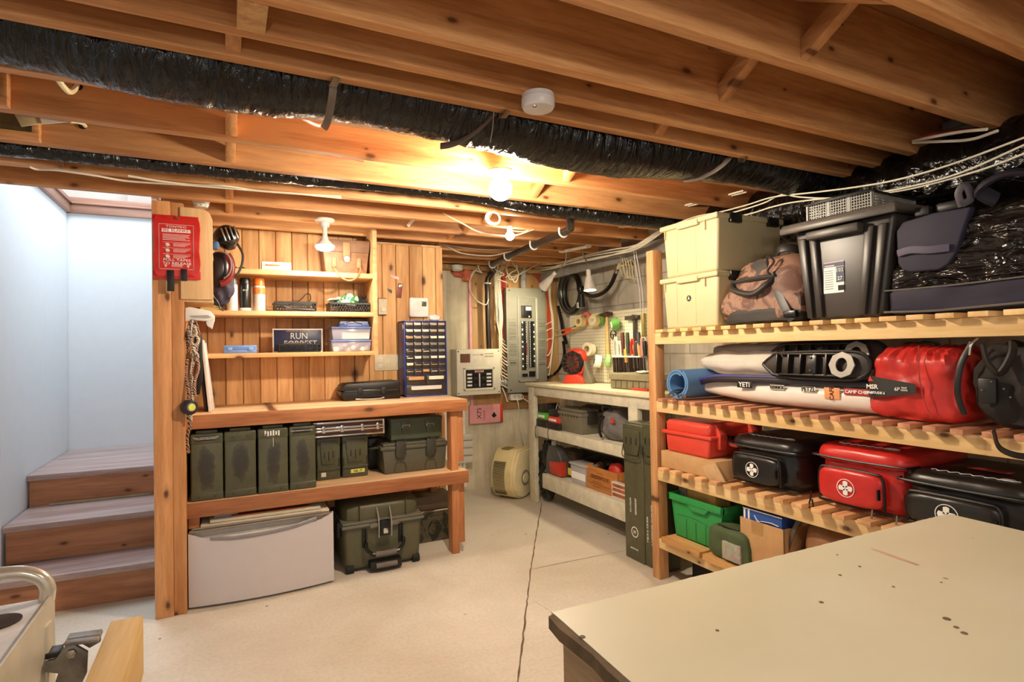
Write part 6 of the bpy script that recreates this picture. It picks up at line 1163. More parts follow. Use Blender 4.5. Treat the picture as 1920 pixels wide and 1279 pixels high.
# --- top shelf: tan totes
TT = plain('#cdbf95', .45, 0, .02); 
def tote(py0, py1, zb, lb, rz=0, seal=False):
    t, W, H = rk('storage_tote', lb, 'tote', 1243, py0, 1347, py1, 2.075, zb, 'tan stacking totes on the top shelf', rz); d = .44
    o = MB(); o.prism([(-W * .44, 0), (W * .47, 0), (W * .5, H * .93), (-W * .5, H * .93)], 0, d, 'xz', .014, 3); o.build('tub', TT, t)
    o = MB(); o.box(-W * .53, W * .52, -.014, d + .012, H * .90, H, .008, 3); o.box(-W * .18, W * .2, -.02, .0, H * .86, H * .97, .006); o.build('lid', TT, t)
    o = MB(); o.box(-W * .443, -W * .43, -.010, -.001, H * .74, H * .90, .001); o.build('rib', TT, t); o = MB(); o.box(W * .295, W * .308, -.010, -.001, H * .74, H * .90, .001); o.build('rib', TT, t)
    for x in (-.22, .12): o = MB(); o.box(W * x - .0015, W * x + .0015, -.0015, .001, .02, H * .88); o.build('rib', TT, t)
    for y in (.07, .33): o = MB(); o.box(W * .5 - .02, W * .535 + .004, y, y + .075, H * .84, H * 1.01, .004); o.build('latch_clip', BLACK, t)
    if seal: o = MB(); o.lathe([(0, 0), (.0155, 0), (.0155, .0012), (0, .0012)], (-.0, -.0005, H * .56), (0, -1, 0), 26); q = o.build('round_sticker', plain('#33361f', .5), t); o = MB(); o.prism([(-.009, H * .535), (-.004, H * .55), (0, H * .605), (.004, H * .55), (.009, H * .535), (0, H * .545)], -.003, -.0015, 'xz'); o.build('tree_mark', INKW, q)
    return t, W, H
t, W, H = tote(516, 606, S1, 'tan plastic tote with a small round sticker, lower of the stack', seal=True)
z_ = S1 + H + .001; tote(412, 516, z_, 'tan plastic tote with black latch clips, upper of the stack')
# camouflage duffel
t, W, H = rk('duffel_bag', 'brown camouflage duffel bag with black straps in front of the tan totes', 'duffel bag', 1345, 472, 1502, 606, 1.99 + .08, S1, rz=.02)
CM = camo('#6a4a3e', '#94705c', '#382822', 8, 'camouflage_cloth')
def duf(x, y, z): return (x * (1 - .22 * max(0, z) ** 1.5), y * (1 - .35 * max(0, z)), z)
o = MB(); o.soft(-W * .5, W * .5, .0, .40, .004, H, 4, 56, 32, .014, 11, 5, duf, eb=12); o.build('body', CM, t)
o = MB(); o.soft(-W * .49, W * .49, .004, .395, 0, H * .24, 8, 40, 16, .003, 12); o.build('base', plain('#2e2a26', .6), t)
o = MB(); o.lathe([(0, 0), (.045, 0), (.047, -.006), (.0, -.010)], (-.03, .058, H * .78), (0, 1, -.35), 26); o.build('end_patch', plain('#3a3330', .6), t)
o = MB(); o.tube([(-W * .34, .03, H * .60), (-W * .25, -.01, H * .50), (-W * .02, -.015, H * .42), (W * .12, -.005, H * .52), (W * .16, .03, H * .62)], .013, 8, 6); o.tube([(-W * .36, .035, H * .62), (0, .02, H * .64), (W * .18, .035, H * .64)], .012, 8, 4); o.build('carry_handle', plain('#2b2522', .6), t)
o = MB(); o.tube([(W * .15, .03, H * .7), (W * .22, .012, H * .45), (W * .33, -.004, H * .18), (W * .40, -.002, H * .02)], .020, 6, 6, flat=(.2, 1)); o.build('webbing', BLACK, t)
o = MB(); o.box(W * .32, W * .45, -.014, .008, H * .06, H * .15, .004); o.build('buckle', BLK2, t); o = MB(); o.tube([(W * .10, .02, H * .82), (W * .13, .01, H * .92), (W * .18, .02, H * .84), (W * .14, .0, H * .72), (W * .17, 0, H * .66)], .005, 6, 4); o.build('clip', plain('#4a4644', .3, .6), t)
o = MB(); o.tube([(W * .02, .12, H * .95), (W * .12, .10, H * 1.04), (W * .25, .12, H * 1.02), (W * .30, .16, H * .9)], .014, 6, 6, flat=(.5, 1.4)); o.build('top_strap', BLACK, t)
# black bin with basket on it
t, W, H = rk('storage_bin', 'large black plastic bin with a white size label on the top shelf', 'bin', 1483, 402, 1690, 598, 2.085, S1)
BG = plain('#3c3632', .38, 0, .03); d = .42
o = MB(); o.prism([(-W * .34, 0), (W * .34, 0), (W * .46, H * .93), (-W * .46, H * .93)], 0, d, 'xz', .02, 4); o.build('tub', BG, t)
o = MB()
for x, x2, w_ in ((-.36, -.29, .012), (-.25, -.19, .010), (.27, .19, .012), (.38, .29, .010)): o.prism([(W * x2 - w_, 0.01), (W * x2 + w_, .01), (W * x + w_ + .006, H * .84), (W * x - w_ - .006, H * .84)], -.016, .006, 'xz', .006)
o.build('corner_rib', plain('#332e2a', .38), t)
o = MB(); o.box(-W * .53, W * .53, -.045, d + .03, H * .93, H, .012, 3); o.box(-W * .53, W * .53, -.05, -.035, H * .90, H * .97, .006); o.build('lid_rim', plain('#56504a', .4), t)
o = MB(); o.box(-W * .27, W * .22, -.045, .0, H * .80, H * .885, .008); o.build('handle_lip', plain('#4a4540', .4), t)
o = MB(); o.prism([(-W * .17, H * .26), (W * .02, H * .26), (W * .03, H * .56), (-W * .16, H * .56)], -.0015, .001, 'xz'); lb_ = o.build('label', INKW, t)
o = MB(); o.box(-W * .165, W * .03, -.003, -.001, H * .515, H * .555); o.box(-W * .045, W * .028, -.003, -.001, H * .36, H * .51); o.build('label_print', plain('#2c3050', .5), lb_)
text('102', .020, INKW, lb_, (-W * .01, -.004, H * .475)); text('27', .020, INKW, lb_, (-W * .01, -.004, H * .395))
o = MB(); o.box(-W * .15, -W * .06, -.0036, -.0028, H * .522, H * .532); o.box(-W * .16, W * .03, -.0024, -.0012, H * .556, H * .563); o.build('header_strip', plain('#e8c8cc', .5), lb_)
o = MB(); [o.box(-W * .155, -W * (.155 - .08), -.0028, -.001, H * (.30 + k * .022), H * (.304 + k * .022)) for k in range(9)]; [o.box(-W * .03 + k * .0022, -W * .03 + k * .0022 + .0011, -.0028, -.001, H * .28, H * .33) for k in range(12)]; o.build('fine_print', INKB, lb_)
zb_ = S1 + H + .001
t, W, H = rk('slotted_basket', 'grey slotted plastic basket with black lid on top of the black bin', 'basket', 1503, 362, 1650, 402, 2.10, zb_); H = .075; W = .245; d = .30
t.rotation_euler = (0, 0, -PI / 2 + .06); BK = plain('#5c5850', .4)
o = MB(); 
def slotface(o, L, M=None):
    n = int(L / .0095)
    for k in range(n):
        x = -L / 2 + (k + .5) * L / n; o.box(x - .0016, x + .0016, -.001, .002, .006, H * .86, M=M)
    for r in range(7): z = .006 + r * (H * .84) / 6; o.box(-L / 2, L / 2, -.001, .002, z - .0016, z + .0016, M=M)
    for x in (-.5, -.16, .16, .5): o.box(L * x - .006, L * x + .006, -.002, .003, 0, H * .9, M=M)
slotface(o, W); slotface(o, d, Matrix.Translation((-W / 2, d / 2, 0)) @ Matrix.Rotation(-PI / 2, 4, 'Z')); slotface(o, d, Matrix.Translation((W / 2, d / 2, 0)) @ Matrix.Rotation(PI / 2, 4, 'Z')); slotface(o, W, Matrix.Translation((0, d, 0)))
o.box(-W / 2 + .002, W / 2 - .002, .002, d - .002, 0, .004); o.build('slotted_body', plain('#8e8a80', .4), t)
o = MB(); o.box(-W / 2 - .01, W / 2 + .01, -.01, d + .01, H * .86, H * .96, .003); o.box(-W / 2 + .01, W / 2 - .02, .01, d - .02, H * .96, H * 1.1, .004); o.build('lid', BLACK, t)
# glossy navy duffel
t, W, H = rk('duffel_bag', 'big glossy black and navy duffel bag at the right end of the top shelf', 'duffel bag', 1655, 372, 1985, 583, 2.09, S1)
GL, _nt, _b = nodes('glossy_tarpaulin', .17); _v = coords(_nt, (2.2, 2.2, 7)); _f = noise(_nt, _v, 2.6, 3, .5, 1.2); _b.inputs['Base Color'].default_value = lin('#1c1613'); bump(_nt, _b, math_(_nt, 'ADD', _f, math_(_nt, 'MULTIPLY', noise(_nt, coords(_nt, (6, 6, 160)), 1, 2), .06)), 1.0, .05); NV = plain('#262336', .7, 0, .08, .2, 200)
def nd(x, y, z): return (x * (1 - .10 * max(0, z)), y, z * (1 - .10 * max(0, -x)) )
o = MB(); o.soft(-W * .49, W * .5, .0, .44, .004, H * .99, 5, 90, 60, .03, 9, 7, nd, eb=14); o.build('body', GL, t)
o = MB(); o.soft(-W * .495, W * .505, -.010, .44, .0, H * .27, 12, 60, 20, .006, 12, 2, lambda x, y, z: (x, y - .02 * z, z)); o.build('lower_panel', NV, t)
o = MB(); o.tube([(-W * .49, -.008, H * .045), (-W * .2, -.012, H * .03), (0, -.012, H * .035), (W * .5, -.012, H * .06)], .004, 6, 4); o.tube([(-W * .49, -.006, H * .255), (-W * .2, -.010, H * .25), (0, -.010, H * .25), (W * .5, -.010, H * .27)], .003, 6, 4); o.build('piping', plain('#6a6560', .5), t)
o = MB(); o.prism([(-W * .38, H * .50), (-W * .35, H * .44), (-W * .30, H * .41), (-W * .12, H * .40), (-W * .06, H * .44), (-W * .02, H * .52), (W * .08, H * .92), (-W * .14, H * .93), (-W * .34, H * .90), (-W * .385, H * .82)], -.014, .02, 'xz', .006, 3); o.build('front_pocket', NV, t)
o = MB(); o.tube([(-W * .37, -.02, H * .60), (-W * .28, -.026, H * .615), (-W * .16, -.028, H * .59), (-W * .04, -.022, H * .585)], .014, 6, 6, flat=(.3, 1)); o.build('pocket_strap', plain('#4a4258', .6), t)
o = MB(); o.tube([(W * .16, .05, H * .97), (W * .12, .0, H * 1.06), (W * .25, .0, H * 1.14), (W * .4, .02, H * 1.10), (W * .48, .05, H * .98)], .022, 8, 6, flat=(.5, 1.2)); o.build('shoulder_strap', plain('#23202c', .5), t)
o = MB(); o.box(-W * .28, -W * .18, .0, .06, H * .93, H * 1.02, .008); o.box(-W * .17, W * .02, .02, .08, H * .94, H * 1.03, .010); o.build('rolled_top', BLACK, t); o = MB(); o.tube([(W * .02, .0, H * .94), (W * .01, -.01, H * 1.06), (W * .05, -.01, H * 1.12), (W * .07, -.0, H * 1.0), (W * .03, -.015, H * .95)], .010, 6, 5, flat=(.5, 1.2)); o.build('side_strap', plain('#3c343c', .5), t)
# --- second shelf: rolled mat, board, snowshoes
c_ = PX(1268, 683, 2.045); RB = plain('#5a86b8', .55, 0, .05)
t = thing('foam_mat', 'blue foam sleeping mat rolled up at the left of the second shelf', 'mat', (2.045, c_.y, .9806 + .083)); o = MB()
bm = bmesh.new(); n = 70; turns = 2.0; L = .56; th = .010; ringsI = []
for k in range(n + 1):
    a = 2 * PI * turns * k / n + 2.2; r = .082 - .013 * (k / n) * turns
    ringsI.append([bm.verts.new((x, rr * math.cos(a), rr * math.sin(a))) for x, rr in ((0, r), (L, r), (L, r - th), (0, r - th))])
for k in range(n):
    A, B = ringsI[k], ringsI[k + 1]
    for j in range(4): bm.faces.new((A[j], A[(j + 1) % 4], B[(j + 1) % 4], B[j]))
bm.faces.new(ringsI[0]); bm.faces.new(ringsI[-1][::-1]); o._merge(bm); o.build('rolled_sheet', RB, t)
o = MB(); [o.tube([(-.012 - .01 * k, -.07 + .05 * k, -.062), (.02, -.02 + .02 * k, -.052 + .008 * k), (.2, .0, -.04)], .006, 6, 3) for k in range(3)]; q = o.build('tent_poles', STEEL); q.location = t.location; props(q, 'metal tent poles with open hooks poking out of the blue rolled mat', 'poles')
XK = 2.10
t = thing('paddle_craft', 'long white inflatable hull with brand stickers lying on the second shelf', 'inflatable', (XK, 1.3, .9806))
def hullz(y): return PX(1300, 700, XK)
bm = bmesh.new(); ys = [2.27, 2.2, 2.12, 2.0, 1.85, 1.7, 1.55, 1.4, 1.3, 1.275]; sec = []
for y in ys:
    u = min(1, (2.285 - y) / .55); h = .118 * (.30 + .70 * math.sin(u * PI / 2) ** .8); dp_ = .04 + .36 * math.sin(u * PI / 2) ** .7; zb = (1 - math.sin(u * PI / 2)) * .05; row = []
    for k in range(20):
        a = 2 * PI * k / 20; cy_, sz_ = math.cos(a), math.sin(a); f_ = (abs(cy_) ** 3.2 + abs(sz_) ** 3.2) ** (-1 / 3.2); row.append(bm.verts.new((dp_ / 2 + cy_ * f_ * dp_ / 2 + (1 - u) * .08, y - 1.3, zb + h / 2 + sz_ * f_ * h / 2)))
    sec.append(row)
for i in range(len(sec) - 1):
    for k in range(20): bm.faces.new((sec[i][k], sec[i][(k + 1) % 20], sec[i + 1][(k + 1) % 20], sec[i + 1][k]))
bm.faces.new(sec[0]); bm.faces.new(sec[-1][::-1]); o = MB(); o._merge(bm); o.build('hull', plain('#e6ddd2', .35, 0, .02), t)
o = MB(); o.tube([(.07, .90, .078), (.035, .84, .090), (.012, .72, .108), (.004, .55, .114), (.004, .3, .116), (.004, .1, .117), (.004, -.02, .117)], .014, 8, 6, flat=(.5, 1)); o.build('rub_rail', plain('#241f26', .4), t)
o = MB(); o.tube([(.07, .93, .085), (.035, .86, .100), (.02, .72, .122), (.02, .5, .126), (.02, .2, .124), (.02, -.02, .124)], .012, 8, 6); o.build('blue_rail', plain('#3c3a78', .5), t)
def stick(px, py, w_, h_, hx, s, size, ink, edge=None, rot=0, sx=1, X=None):
    p = PX(px, py, XK - .0035); o = MB(); yl = p.y - 1.3; zl_ = p.z - .9806; o.box(-.0045, -.0030, yl - w_ / 2, yl + w_ / 2, zl_ - h_ / 2, zl_ + h_ / 2, .0004); s_ = o.build('sticker', plain(hx, .5), t)
    text(s, size, ink, s_, (-.0052, yl, zl_), '-x', sx=sx, rot=rot, bold=.0004)
stick(1396, 722, .082, .028, '#1a1816', 'YETI', .030, INKW, sx=1.05); stick(1457, 727, .070, .022, '#bcb4a8', 'KENNICK', .017, INKB, sx=.9); stick(1516, 731, .060, .022, '#e6ddd2', 'PETZL', .026, INKB, sx=.85); stick(1560, 738, .062, .044, '#eaa066', 'CAFE', .024, plain('#5a2c18'), rot=PI / 2); stick(1607, 736, .100, .024, '#b52a26', 'CAMP CHEF', .017, INKW, sx=1)
# white dry bag on the hull
y0, y1, z0, z1 = rX(1303, 650, 1470, 712, 2.12); t = thing('dry_bag', 'flat white cloth bag lying on the hull behind the snowshoes', 'bag', (2.12, (y0 + y1) / 2, 1.104)); W = y0 - y1 + .12
o = MB(); o.soft(.0, .36, -W / 2 - .04, W / 2, .0, .150, 3.2, 44, 24, .012, 9, 2, lambda x, y, z: (x + .35 * max(0, z), y * (1 - .12 * max(0, z)), z)); o.build('body', plain('#d8d0c4', .7, 0, .04, .2, 60), t)
o = MB(); o.soft(.06, .36, -W / 2 - .02, W / 2 - .06, .085, .158, 4, 40, 16, .006, 9, 3); o.build('grey_panel', plain('#9a948e', .7, 0, .05), t)
def snowshoe(px0, px1, pym, X, rz, lb, deck='#2c221c'):
    a = PX(px0, pym, X); b_ = PX(px1, pym, X); L = a.y - b_.y; Hs = .105; t = thing('snowshoe', lb, 'snowshoe', (X, (a.y + b_.y) / 2, a.z - Hs / 2), -PI / 2, 'snowshoes on the hull')
    o = MB(); P = [(-L * .5, Hs * .5), (-L * .42, Hs * .22), (-L * .3, Hs * .04), (L * .3, 0), (L * .46, Hs * .15), (L * .5, Hs * .5), (L * .46, Hs * .85), (L * .3, Hs), (-L * .3, Hs * .96), (-L * .42, Hs * .78)]
    o.prism(P, .0, .008, 'xz', .002); o.build('deck', plain(deck, .5, 0, .15), t)
    o = MB(); o.tube([(x, .004, z) for x, z in P] + [(P[0][0], .004, P[0][1])], .0075, 8, 4); o.build('frame', BLACK, t)
    o = MB(); [o.box(L * x - .004, L * x + .004, -.022, .002, Hs * .12, Hs * .88, .001) for x in (-.32, -.2, -.08, .05, .16)]; [o.box(-L * .3, L * .3, -.018, .002, z * Hs - .003, z * Hs + .003, .001) for z in (.1, .9)]; o.build('traction_rail', plain('#3a3430', .35, .5), t)
    o = MB(); o.box(-L * .02, L * .08, -.024, -.006, Hs * .15, Hs * .85, .004); [o.lathe([(0, 0), (.006, 0), (.005, .003), (0, .004)], (L * .03, -.024, Hs * z), (0, -1, 0), 12) for z in (.25, .75)]; o.build('binding_plate', plain('#2a2826', .3, .3), t)
    Q = []; n = 16
    for k in range(n): aa = 2 * PI * k / n; r = (.044 if k % 2 == 0 else .041); Q.append((L * .30 + r * math.cos(aa) * 1.15, Hs * .5 + r * 1.12 * math.sin(aa)))
    o = MB(); bm = bmesh.new(); R1_, R2_ = [], []
    for k in range(n): aa = 2 * PI * k / n; R1_.append((Q[k][0], Q[k][1])); R2_.append((L * .30 + .023 * math.cos(aa), Hs * .5 + .027 * math.sin(aa)))
    for yy_ in (-.022, -.016): 
        A = [bm.verts.new((x, yy_, z)) for x, z in R1_]; B = [bm.verts.new((x, yy_, z)) for x, z in R2_]
        for k in range(n): bm.faces.new((A[k], A[(k + 1) % n], B[(k + 1) % n], B[k]))
        if yy_ == -.022: A0, B0 = A, B
        else:
            for k in range(n): bm.faces.new((A0[k], A0[(k + 1) % n], A[(k + 1) % n], A[k])); bm.faces.new((B[k], B[(k + 1) % n], B0[(k + 1) % n], B0[k]))
    o._merge(bm); o.build('crampon_plate', plain('#a9a49c', .35, .4), t)
    return t
t = snowshoe(1428, 1628, 683, 2.075, 0, 'black snowshoe with a silver crampon plate leaning on the white bag'); t.rotation_euler = (math.radians(-8), 0, -PI / 2)
t = snowshoe(1440, 1660, 665, 2.17, 0, 'second black snowshoe standing behind the first one', '#3a2c24'); t.rotation_euler = (math.radians(-8), 0, -PI / 2)
# red stuff sack
t, W, H = rk('stuff_sack', 'bright red tent stuff sack with a black label band on the second shelf', 'sack', 1616, 641, 1808, 783, 2.07, S2)
RS_ = plain('#c8302a', .42, 0, .1, .3, 34)
def sack(x, y, z): return (x * (1 - .10 * max(0, z)), y * (1 - .3 * max(0, z - .6)) + (max(0, z - .45) * .16 * math.sin(34 * x)), z * (1 + (.03 * math.sin(34 * x + 1) if z > .8 else 0)))
o = MB(); o.soft(-W * .5, W * .5, .0, .30, 0, H * .96, 4.8, 90, 60, .014, 10, 12, sack, eb=7); o.build('body', RS_, t)

def patch(o, x0, x1, zf0, zf1, off, n=24, e=4.8, d=.30):
    """label wrapped on the sack's front"""
    bm = bmesh.new(); V = []
    for i in range(n + 1):
        x = x0 + (x1 - x0) * i / n; row = []
        za, zb = zf0(i / n), zf1(i / n)
        for j in range(7):
            z = za + (zb - za) * j / 6; ux, uz = min(.995, abs(x / (W * .5))), min(.995, abs((z - H * .48) / (H * .48))); v_ = max(0.0, 1 - ux ** e - uz ** e) ** (1 / e); row.append(bm.verts.new((x, d / 2 - d / 2 * v_ - off, z)))
        V.append(row)
    for i in range(n):
        for j in range(6): bm.faces.new((V[i][j], V[i + 1][j], V[i + 1][j + 1], V[i][j + 1]))
    o._merge(bm)
o = MB(); patch(o, -W * .485, W * .08, lambda u: H * (.26 + .10 * u), lambda u: H * (.58 - .10 * u), .012); bnd = o.build('label_band', plain('#2a2826', .6), t)
def sy_(x, z): return .15 - .15 * max(0.0, 1 - min(.995, abs(x) * 2) ** 4.8 - min(.995, abs((z - .48) / .48)) ** 4.8) ** (1 / 4.8) - .0145
text('MSR', .022, INKW, bnd, (-W * .37, sy_(-.37, .42) - .004, H * .42), bold=.0005); text('HABITUDE 6', .012, INKW, bnd, (-W * .33, sy_(-.33, .345) - .004, H * .345), bold=.0003); text('6P', .018, INKW, bnd, (-W * .10, sy_(-.1, .4), H * .405)); text('TENT\nTENTE', .008, INKW, bnd, (-W * .03, sy_(-.03, .4), H * .41))
o = MB(); o.prism([(-W * .42, H * .49), (-W * .36, H * .49), (-W * .40, H * .56)], sy_(-.40, .5) - .004, sy_(-.4, .5) - .001, 'xz'); o.build('triangle_mark', RED, bnd)
o = MB(); o.tube([(W * .10, .0, H * .95), (W * .12, -.014, H * .6), (W * .16, -.015, H * .3), (W * .22, -.01, H * .08)], .002, 5, 6); o.build('seam', DRED, t)
o = MB(); o.soft(-W * .3, W * .05, .10, .2, H * .90, H * 1.02, 2.5, 20, 10, .01, 20); q = o.build('green_drawstring', plain('#3c5a40', .6)); q.location = t.location; q.rotation_euler = t.rotation_euler; props(q, 'green drawcord bunch at the mouth of the red stuff sack', 'cord')
# black backpack
t, W, H = rk('backpack', 'slumped black backpack at the right end of the second shelf', 'backpack', 1795, 640, 1990, 820, 2.03, S2 - .02)
t.location.z = S2 - .002
o = MB(); o.soft(-W * .48, W * .52, .0, .34, 0, H * .98, 2.9, 56, 36, .03, 9, 21, lambda x, y, z: (x * (1 - .15 * max(0, z)), y, z)); o.build('body', plain('#231f1b', .8, 0, .2, .3, 90), t)
o = MB(); o.tube([(-W * .36, .02, H * .93), (-W * .45, .0, H * .7), (-W * .50, .0, H * .4), (-W * .47, .02, H * .16)], .010, 8, 6, flat=(.6, 1)); o.build('shoulder_strap', BLACK, t)
o = MB(); o.box(-W * .27, -W * .08, -.010, .01, H * .30, H * .56, .006); o.build('front_pocket', BLACK, t); o = MB(); [o.lathe([(0, 0), (.003, 0), (0, .003)], (x * W, -.014, z * H), (0, -1, 0), 8) for x, z in ((-.12, .53), (.06, .38), (-.22, .44), (.0, .46))]; o.build('metal_stud', CHROME, t)
o = MB(); o.tube([(-W * .2, -.01, H * .9), (-W * .12, -.03, H * .72), (.0, -.03, H * .62), (W * .1, -.02, H * .8), (W * .08, .0, H * .92)], .014, 6, 6, flat=(.5, 1)); o.build('top_strap', plain('#14110f', .6), t)
o = MB(); o.tube([(-W * .1, -.02, .01), (W * .0, -.045, -.035), (W * .2, -.05, -.05), (W * .4, -.04, -.04)], .012, 6, 6, flat=(.3, 1)); o.build('hanging_strap', BLACK, t)
o = MB(); o.tube([(-W * .36, .0, H * .8), (-W * .33, -.006, H * .9), (-W * .28, .01, H * .97)], .004, 6, 4); o.build('chain', CHROME, t)
# --- third shelf: red case on a cardboard tray
t, W, H = rk('cardboard_tray', 'flat cardboard box with a folded corner under the red hard case', 'box', 1240, 850, 1352, 890, 2.065, S3); H = PX(1290, 856, 2.065).z - S3
o = MB(); o.prism([(-W * .5, 0), (W * .5, 0), (W * .42, H), (-W * .5, H)], 0, .40, 'xz', .0015); o.build('tray', CARD, t); o = MB(); o.prism([(W * .22, H * .62), (W * .44, H * .96), (W * .58, H * .02), (W * .34, -.006)], -.012, -.003, 'xz', .0008); o.build('corner_flap', plain('#c8a478', .8), t)
zc_ = S3 + H + .001
RC_ = plain('#dc4a3a', .38, 0, .04)
t, W, H = rk('hard_case', 'bright red orange waterproof case on the flat cardboard box', 'case', 1246, 792, 1332, 862, 2.085, zc_); d = .38; W *= 1.0
o = MB(); o.prism([(-W * .45, 0), (W * .45, 0), (W * .48, H * .58), (-W * .48, H * .58)], 0, d, 'xz', .014, 3); o.build('body', RC_, t); o = MB(); o.box(-W * .48, W * .48, 0, d, H * .60, H, .022, 4); o.build('lid', RC_, t); o = MB(); o.box(-W * .54, W * .54, -.010, d + .01, H * .55, H * .66, .007); o.build('rim', RC_, t)
for y in (.04, .26): o = MB(); o.prism([(W * .40, H * 1.0), (W * .50, H * .98), (W * .58, H * .72), (W * .57, H * .28), (W * .50, H * .26), (W * .48, H * .9)], y, y + .045, 'xz', .004); o.build('latch', RC_, t)
o = MB(); o.tube([(W * .5, .11, H * .45), (W * .68, .11, H * .40), (W * .68, .24, H * .40), (W * .5, .24, H * .45)], .010, 8, 3); o.build('handle', RC_, t); o = MB(); o.box(W * .49, W * .60, .10, .125, H * .56, H * .66, .002); o.build('hasp_hole', BLACK, t)
# medical style gear bags
def petal(o, k, cx, cz, s):
    a = k * PI / 2; R_ = Matrix.Translation((cx, 0, cz)) @ Matrix.Rotation(a, 4, 'Y')
    o.prism([(-.30 * s, .08 * s), (-.28 * s, .78 * s), (.0, .86 * s), (.30 * s, .74 * s), (.26 * s, .20 * s), (.05 * s, .04 * s)], -.0018, .0, 'xz', M=R_)
def kit(px0, px1, py0, py1, hx, lb, X=2.11, dark='#151311', lid_txt=INKW, W_=None, H_=None, pz=0, hang=False, d=.42, rz=.0):
    t, W, H = rk('gear_bag', lb, 'bag', px0, py0, px1, py1, X, S3, 'zipped gear bags with round cross emblems', rz); m = plain(hx, .33, 0, .08, .25, 30); dk = plain(dark, .45, 0, .1)
    if W_: W = W_
    if H_: H = H_
    o = MB(); o.soft(-W * .48, W * .48, .0, d, 0, H * .84, 7, 50, 26, .006, 9, len(lb), lambda x, y, z: (x * (1 + .03 * z), y, z)); o.build('body', m, t)
    o = MB(); o.soft(-W * .52, W * .52, -.022, d + .01, H * .70, H * 1.0, 6, 50, 20, .003, 8, 3, lambda x, y, z: (x * (1 - .06 * max(0, z)), y * (1 - .05 * max(0, z)), z)); o.build('lid', m, t)
    o = MB(); P = [(-W * .505, .06, H * .80), (-W * .495, .0, H * .80), (-W * .44, -.021, H * .80), (0, -.0225, H * .79), (W * .44, -.021, H * .80), (W * .495, .0, H * .80), (W * .505, .06, H * .80)]; o.tube(P, .0045, 6, 5); o.build('lid_zip', dk, t)
    o = MB(); o.soft(-W * .42, W * .30, -.045, .04, H * .12, H * .66, 5.5, 44, 24, .004, 10, 5); pk = o.build('front_pocket', m, t)
    o = MB(); P = [(-W * .40, -.022, H * .16), (-W * .412, -.024, H * .4), (-W * .39, -.024, H * .60), (-W * .3, -.026, H * .65), (W * .18, -.026, H * .65), (W * .27, -.024, H * .60), (W * .29, -.024, H * .4), (W * .285, -.022, H * .14)]; o.tube(P, .0055, 6, 5); o.build('pocket_zip', dk, t)
    o = MB(); P = [(-W * .46, .004, H * .09), (-W * .42, .0, H * .085), (0, -.002, H * .08), (W * .42, .0, H * .085), (W * .46, .004, H * .09)]; o.tube(P, .005, 6, 4); o.build('base_zip', dk, t)
    o = MB(); cx = -W * .07; cz = H * .38; r = .034; o.lathe([(r * .93, 0), (r, 0), (r, .0015), (r * .93, .0015), (r * .93, 0)], (cx, -.0455, cz), (0, -1, 0), 34); [petal(o, k, cx, cz, r * .92) for k in range(4)]
    for v in o.bm.verts: 
        if v.co.y > -.02: v.co.y -= .0465
    o.build('cross_emblem', INKW, pk)
    o = MB(); o.box(W * .265, W * .285, -.055, -.040, H * .30, H * .46, .003); o.build('zip_pull', BLK2, t)
    # script lettering on the sloping lid
    o = MB(); L = W * .62; P = []
    for k in range(34): u = k / 33; P.append((-W * .28 + L * u, .035 + .011 * math.sin(u * 46) * (1 - .6 * u) + .01 * u, H * 1.004))
    o.tube(P, .0016, 5, 3); o.tube([(W * .25 + .022 * math.cos(a) * (1 - a / 16), .05 + .016 * math.sin(a) * (1 - a / 16), H * 1.004) for a in [i * .7 for i in range(16)]], .0016, 5, 2); o.build('script_logo', lid_txt, t)
    if hang:
        for x in (-.5, .18, .42):
            o = MB(); z0 = .012 if x > 0 else H * .12; o.tube([(W * x, -.03, z0 + .02), (W * x - .004, -.032, z0 - .015), (W * x - .010, -.034, z0 - .04), (W * x, -.034, z0 - .055), (W * x + .010, -.034, z0 - .04), (W * x + .003, -.032, z0 - .012)], .003, 6, 4); o.build('zip_pull_loop', STEEL if x > 0 else BLK2, t)
    return t
kit(1372, 1500, 822, 912, '#1c1a18', 'black zipped gear bag with a white cross emblem, left of the red one', rz=0)
kit(1530, 1706, 840, 968, '#cb2c26', 'red zipped gear bag with a white cross emblem between two black bags', hang=True, dark='#1a0f0e')
kit(1688, 1950, 880, 1015, '#22201c', 'black zipped gear bag with red patch at the right, partly behind the table', X=2.115, H_=.20)
o = MB(); o.box(2.26, 2.29, .93, 1.05, S3 + .2015, S3 + .204); props(o.build('red_patch', plain('#b83a2c', .6)), 'small red patch lying on the lid of the rightmost black gear bag', 'patch')
# --- bottom shelf
t, W, H = rk('green_crate', 'bright green plastic crate full of flat boxes on the bottom shelf', 'crate', 1262, 935, 1352, 1012, 2.12, S4); GC = plain('#2f9a4e', .42, 0, .04); d = .36
o = MB(); 
o.prism([(-W * .42, 0), (W * .42, 0), (W * .52, H * .86), (-W * .5, H * .86)], 0, .006, 'xz', .002); o.prism([(-W * .42, 0), (W * .42, 0), (W * .52, H * .86), (-W * .5, H * .86)], d - .006, d, 'xz', .002)
for s_ in (-1, 1): o.prism([(s_ * W * .42, 0), (s_ * W * .42 + .006 * s_, 0), (s_ * W * .51 + .006 * s_, H * .86), (s_ * W * .51, H * .86)], 0, d, 'xz', .001)
o.box(-W * .42, W * .42, 0, d, 0, .006); o.build('tub', GC, t)
o = MB(); [o.box(a, b_, c_, e_, H * .82, H * .97, .004) for a, b_, c_, e_ in ((-W * .56, W * .58, -.018, -.002), (-W * .56, W * .58, d, d + .016), (-W * .56, -W * .51, -.018, d + .016), (W * .53, W * .58, -.018, d + .016))]; o.prism([(-W * .15, H * .82), (W * .30, H * .82), (W * .22, H * .70), (-W * .05, H * .70)], -.016, -.004, 'xz', .003); o.build('rim', GC, t)
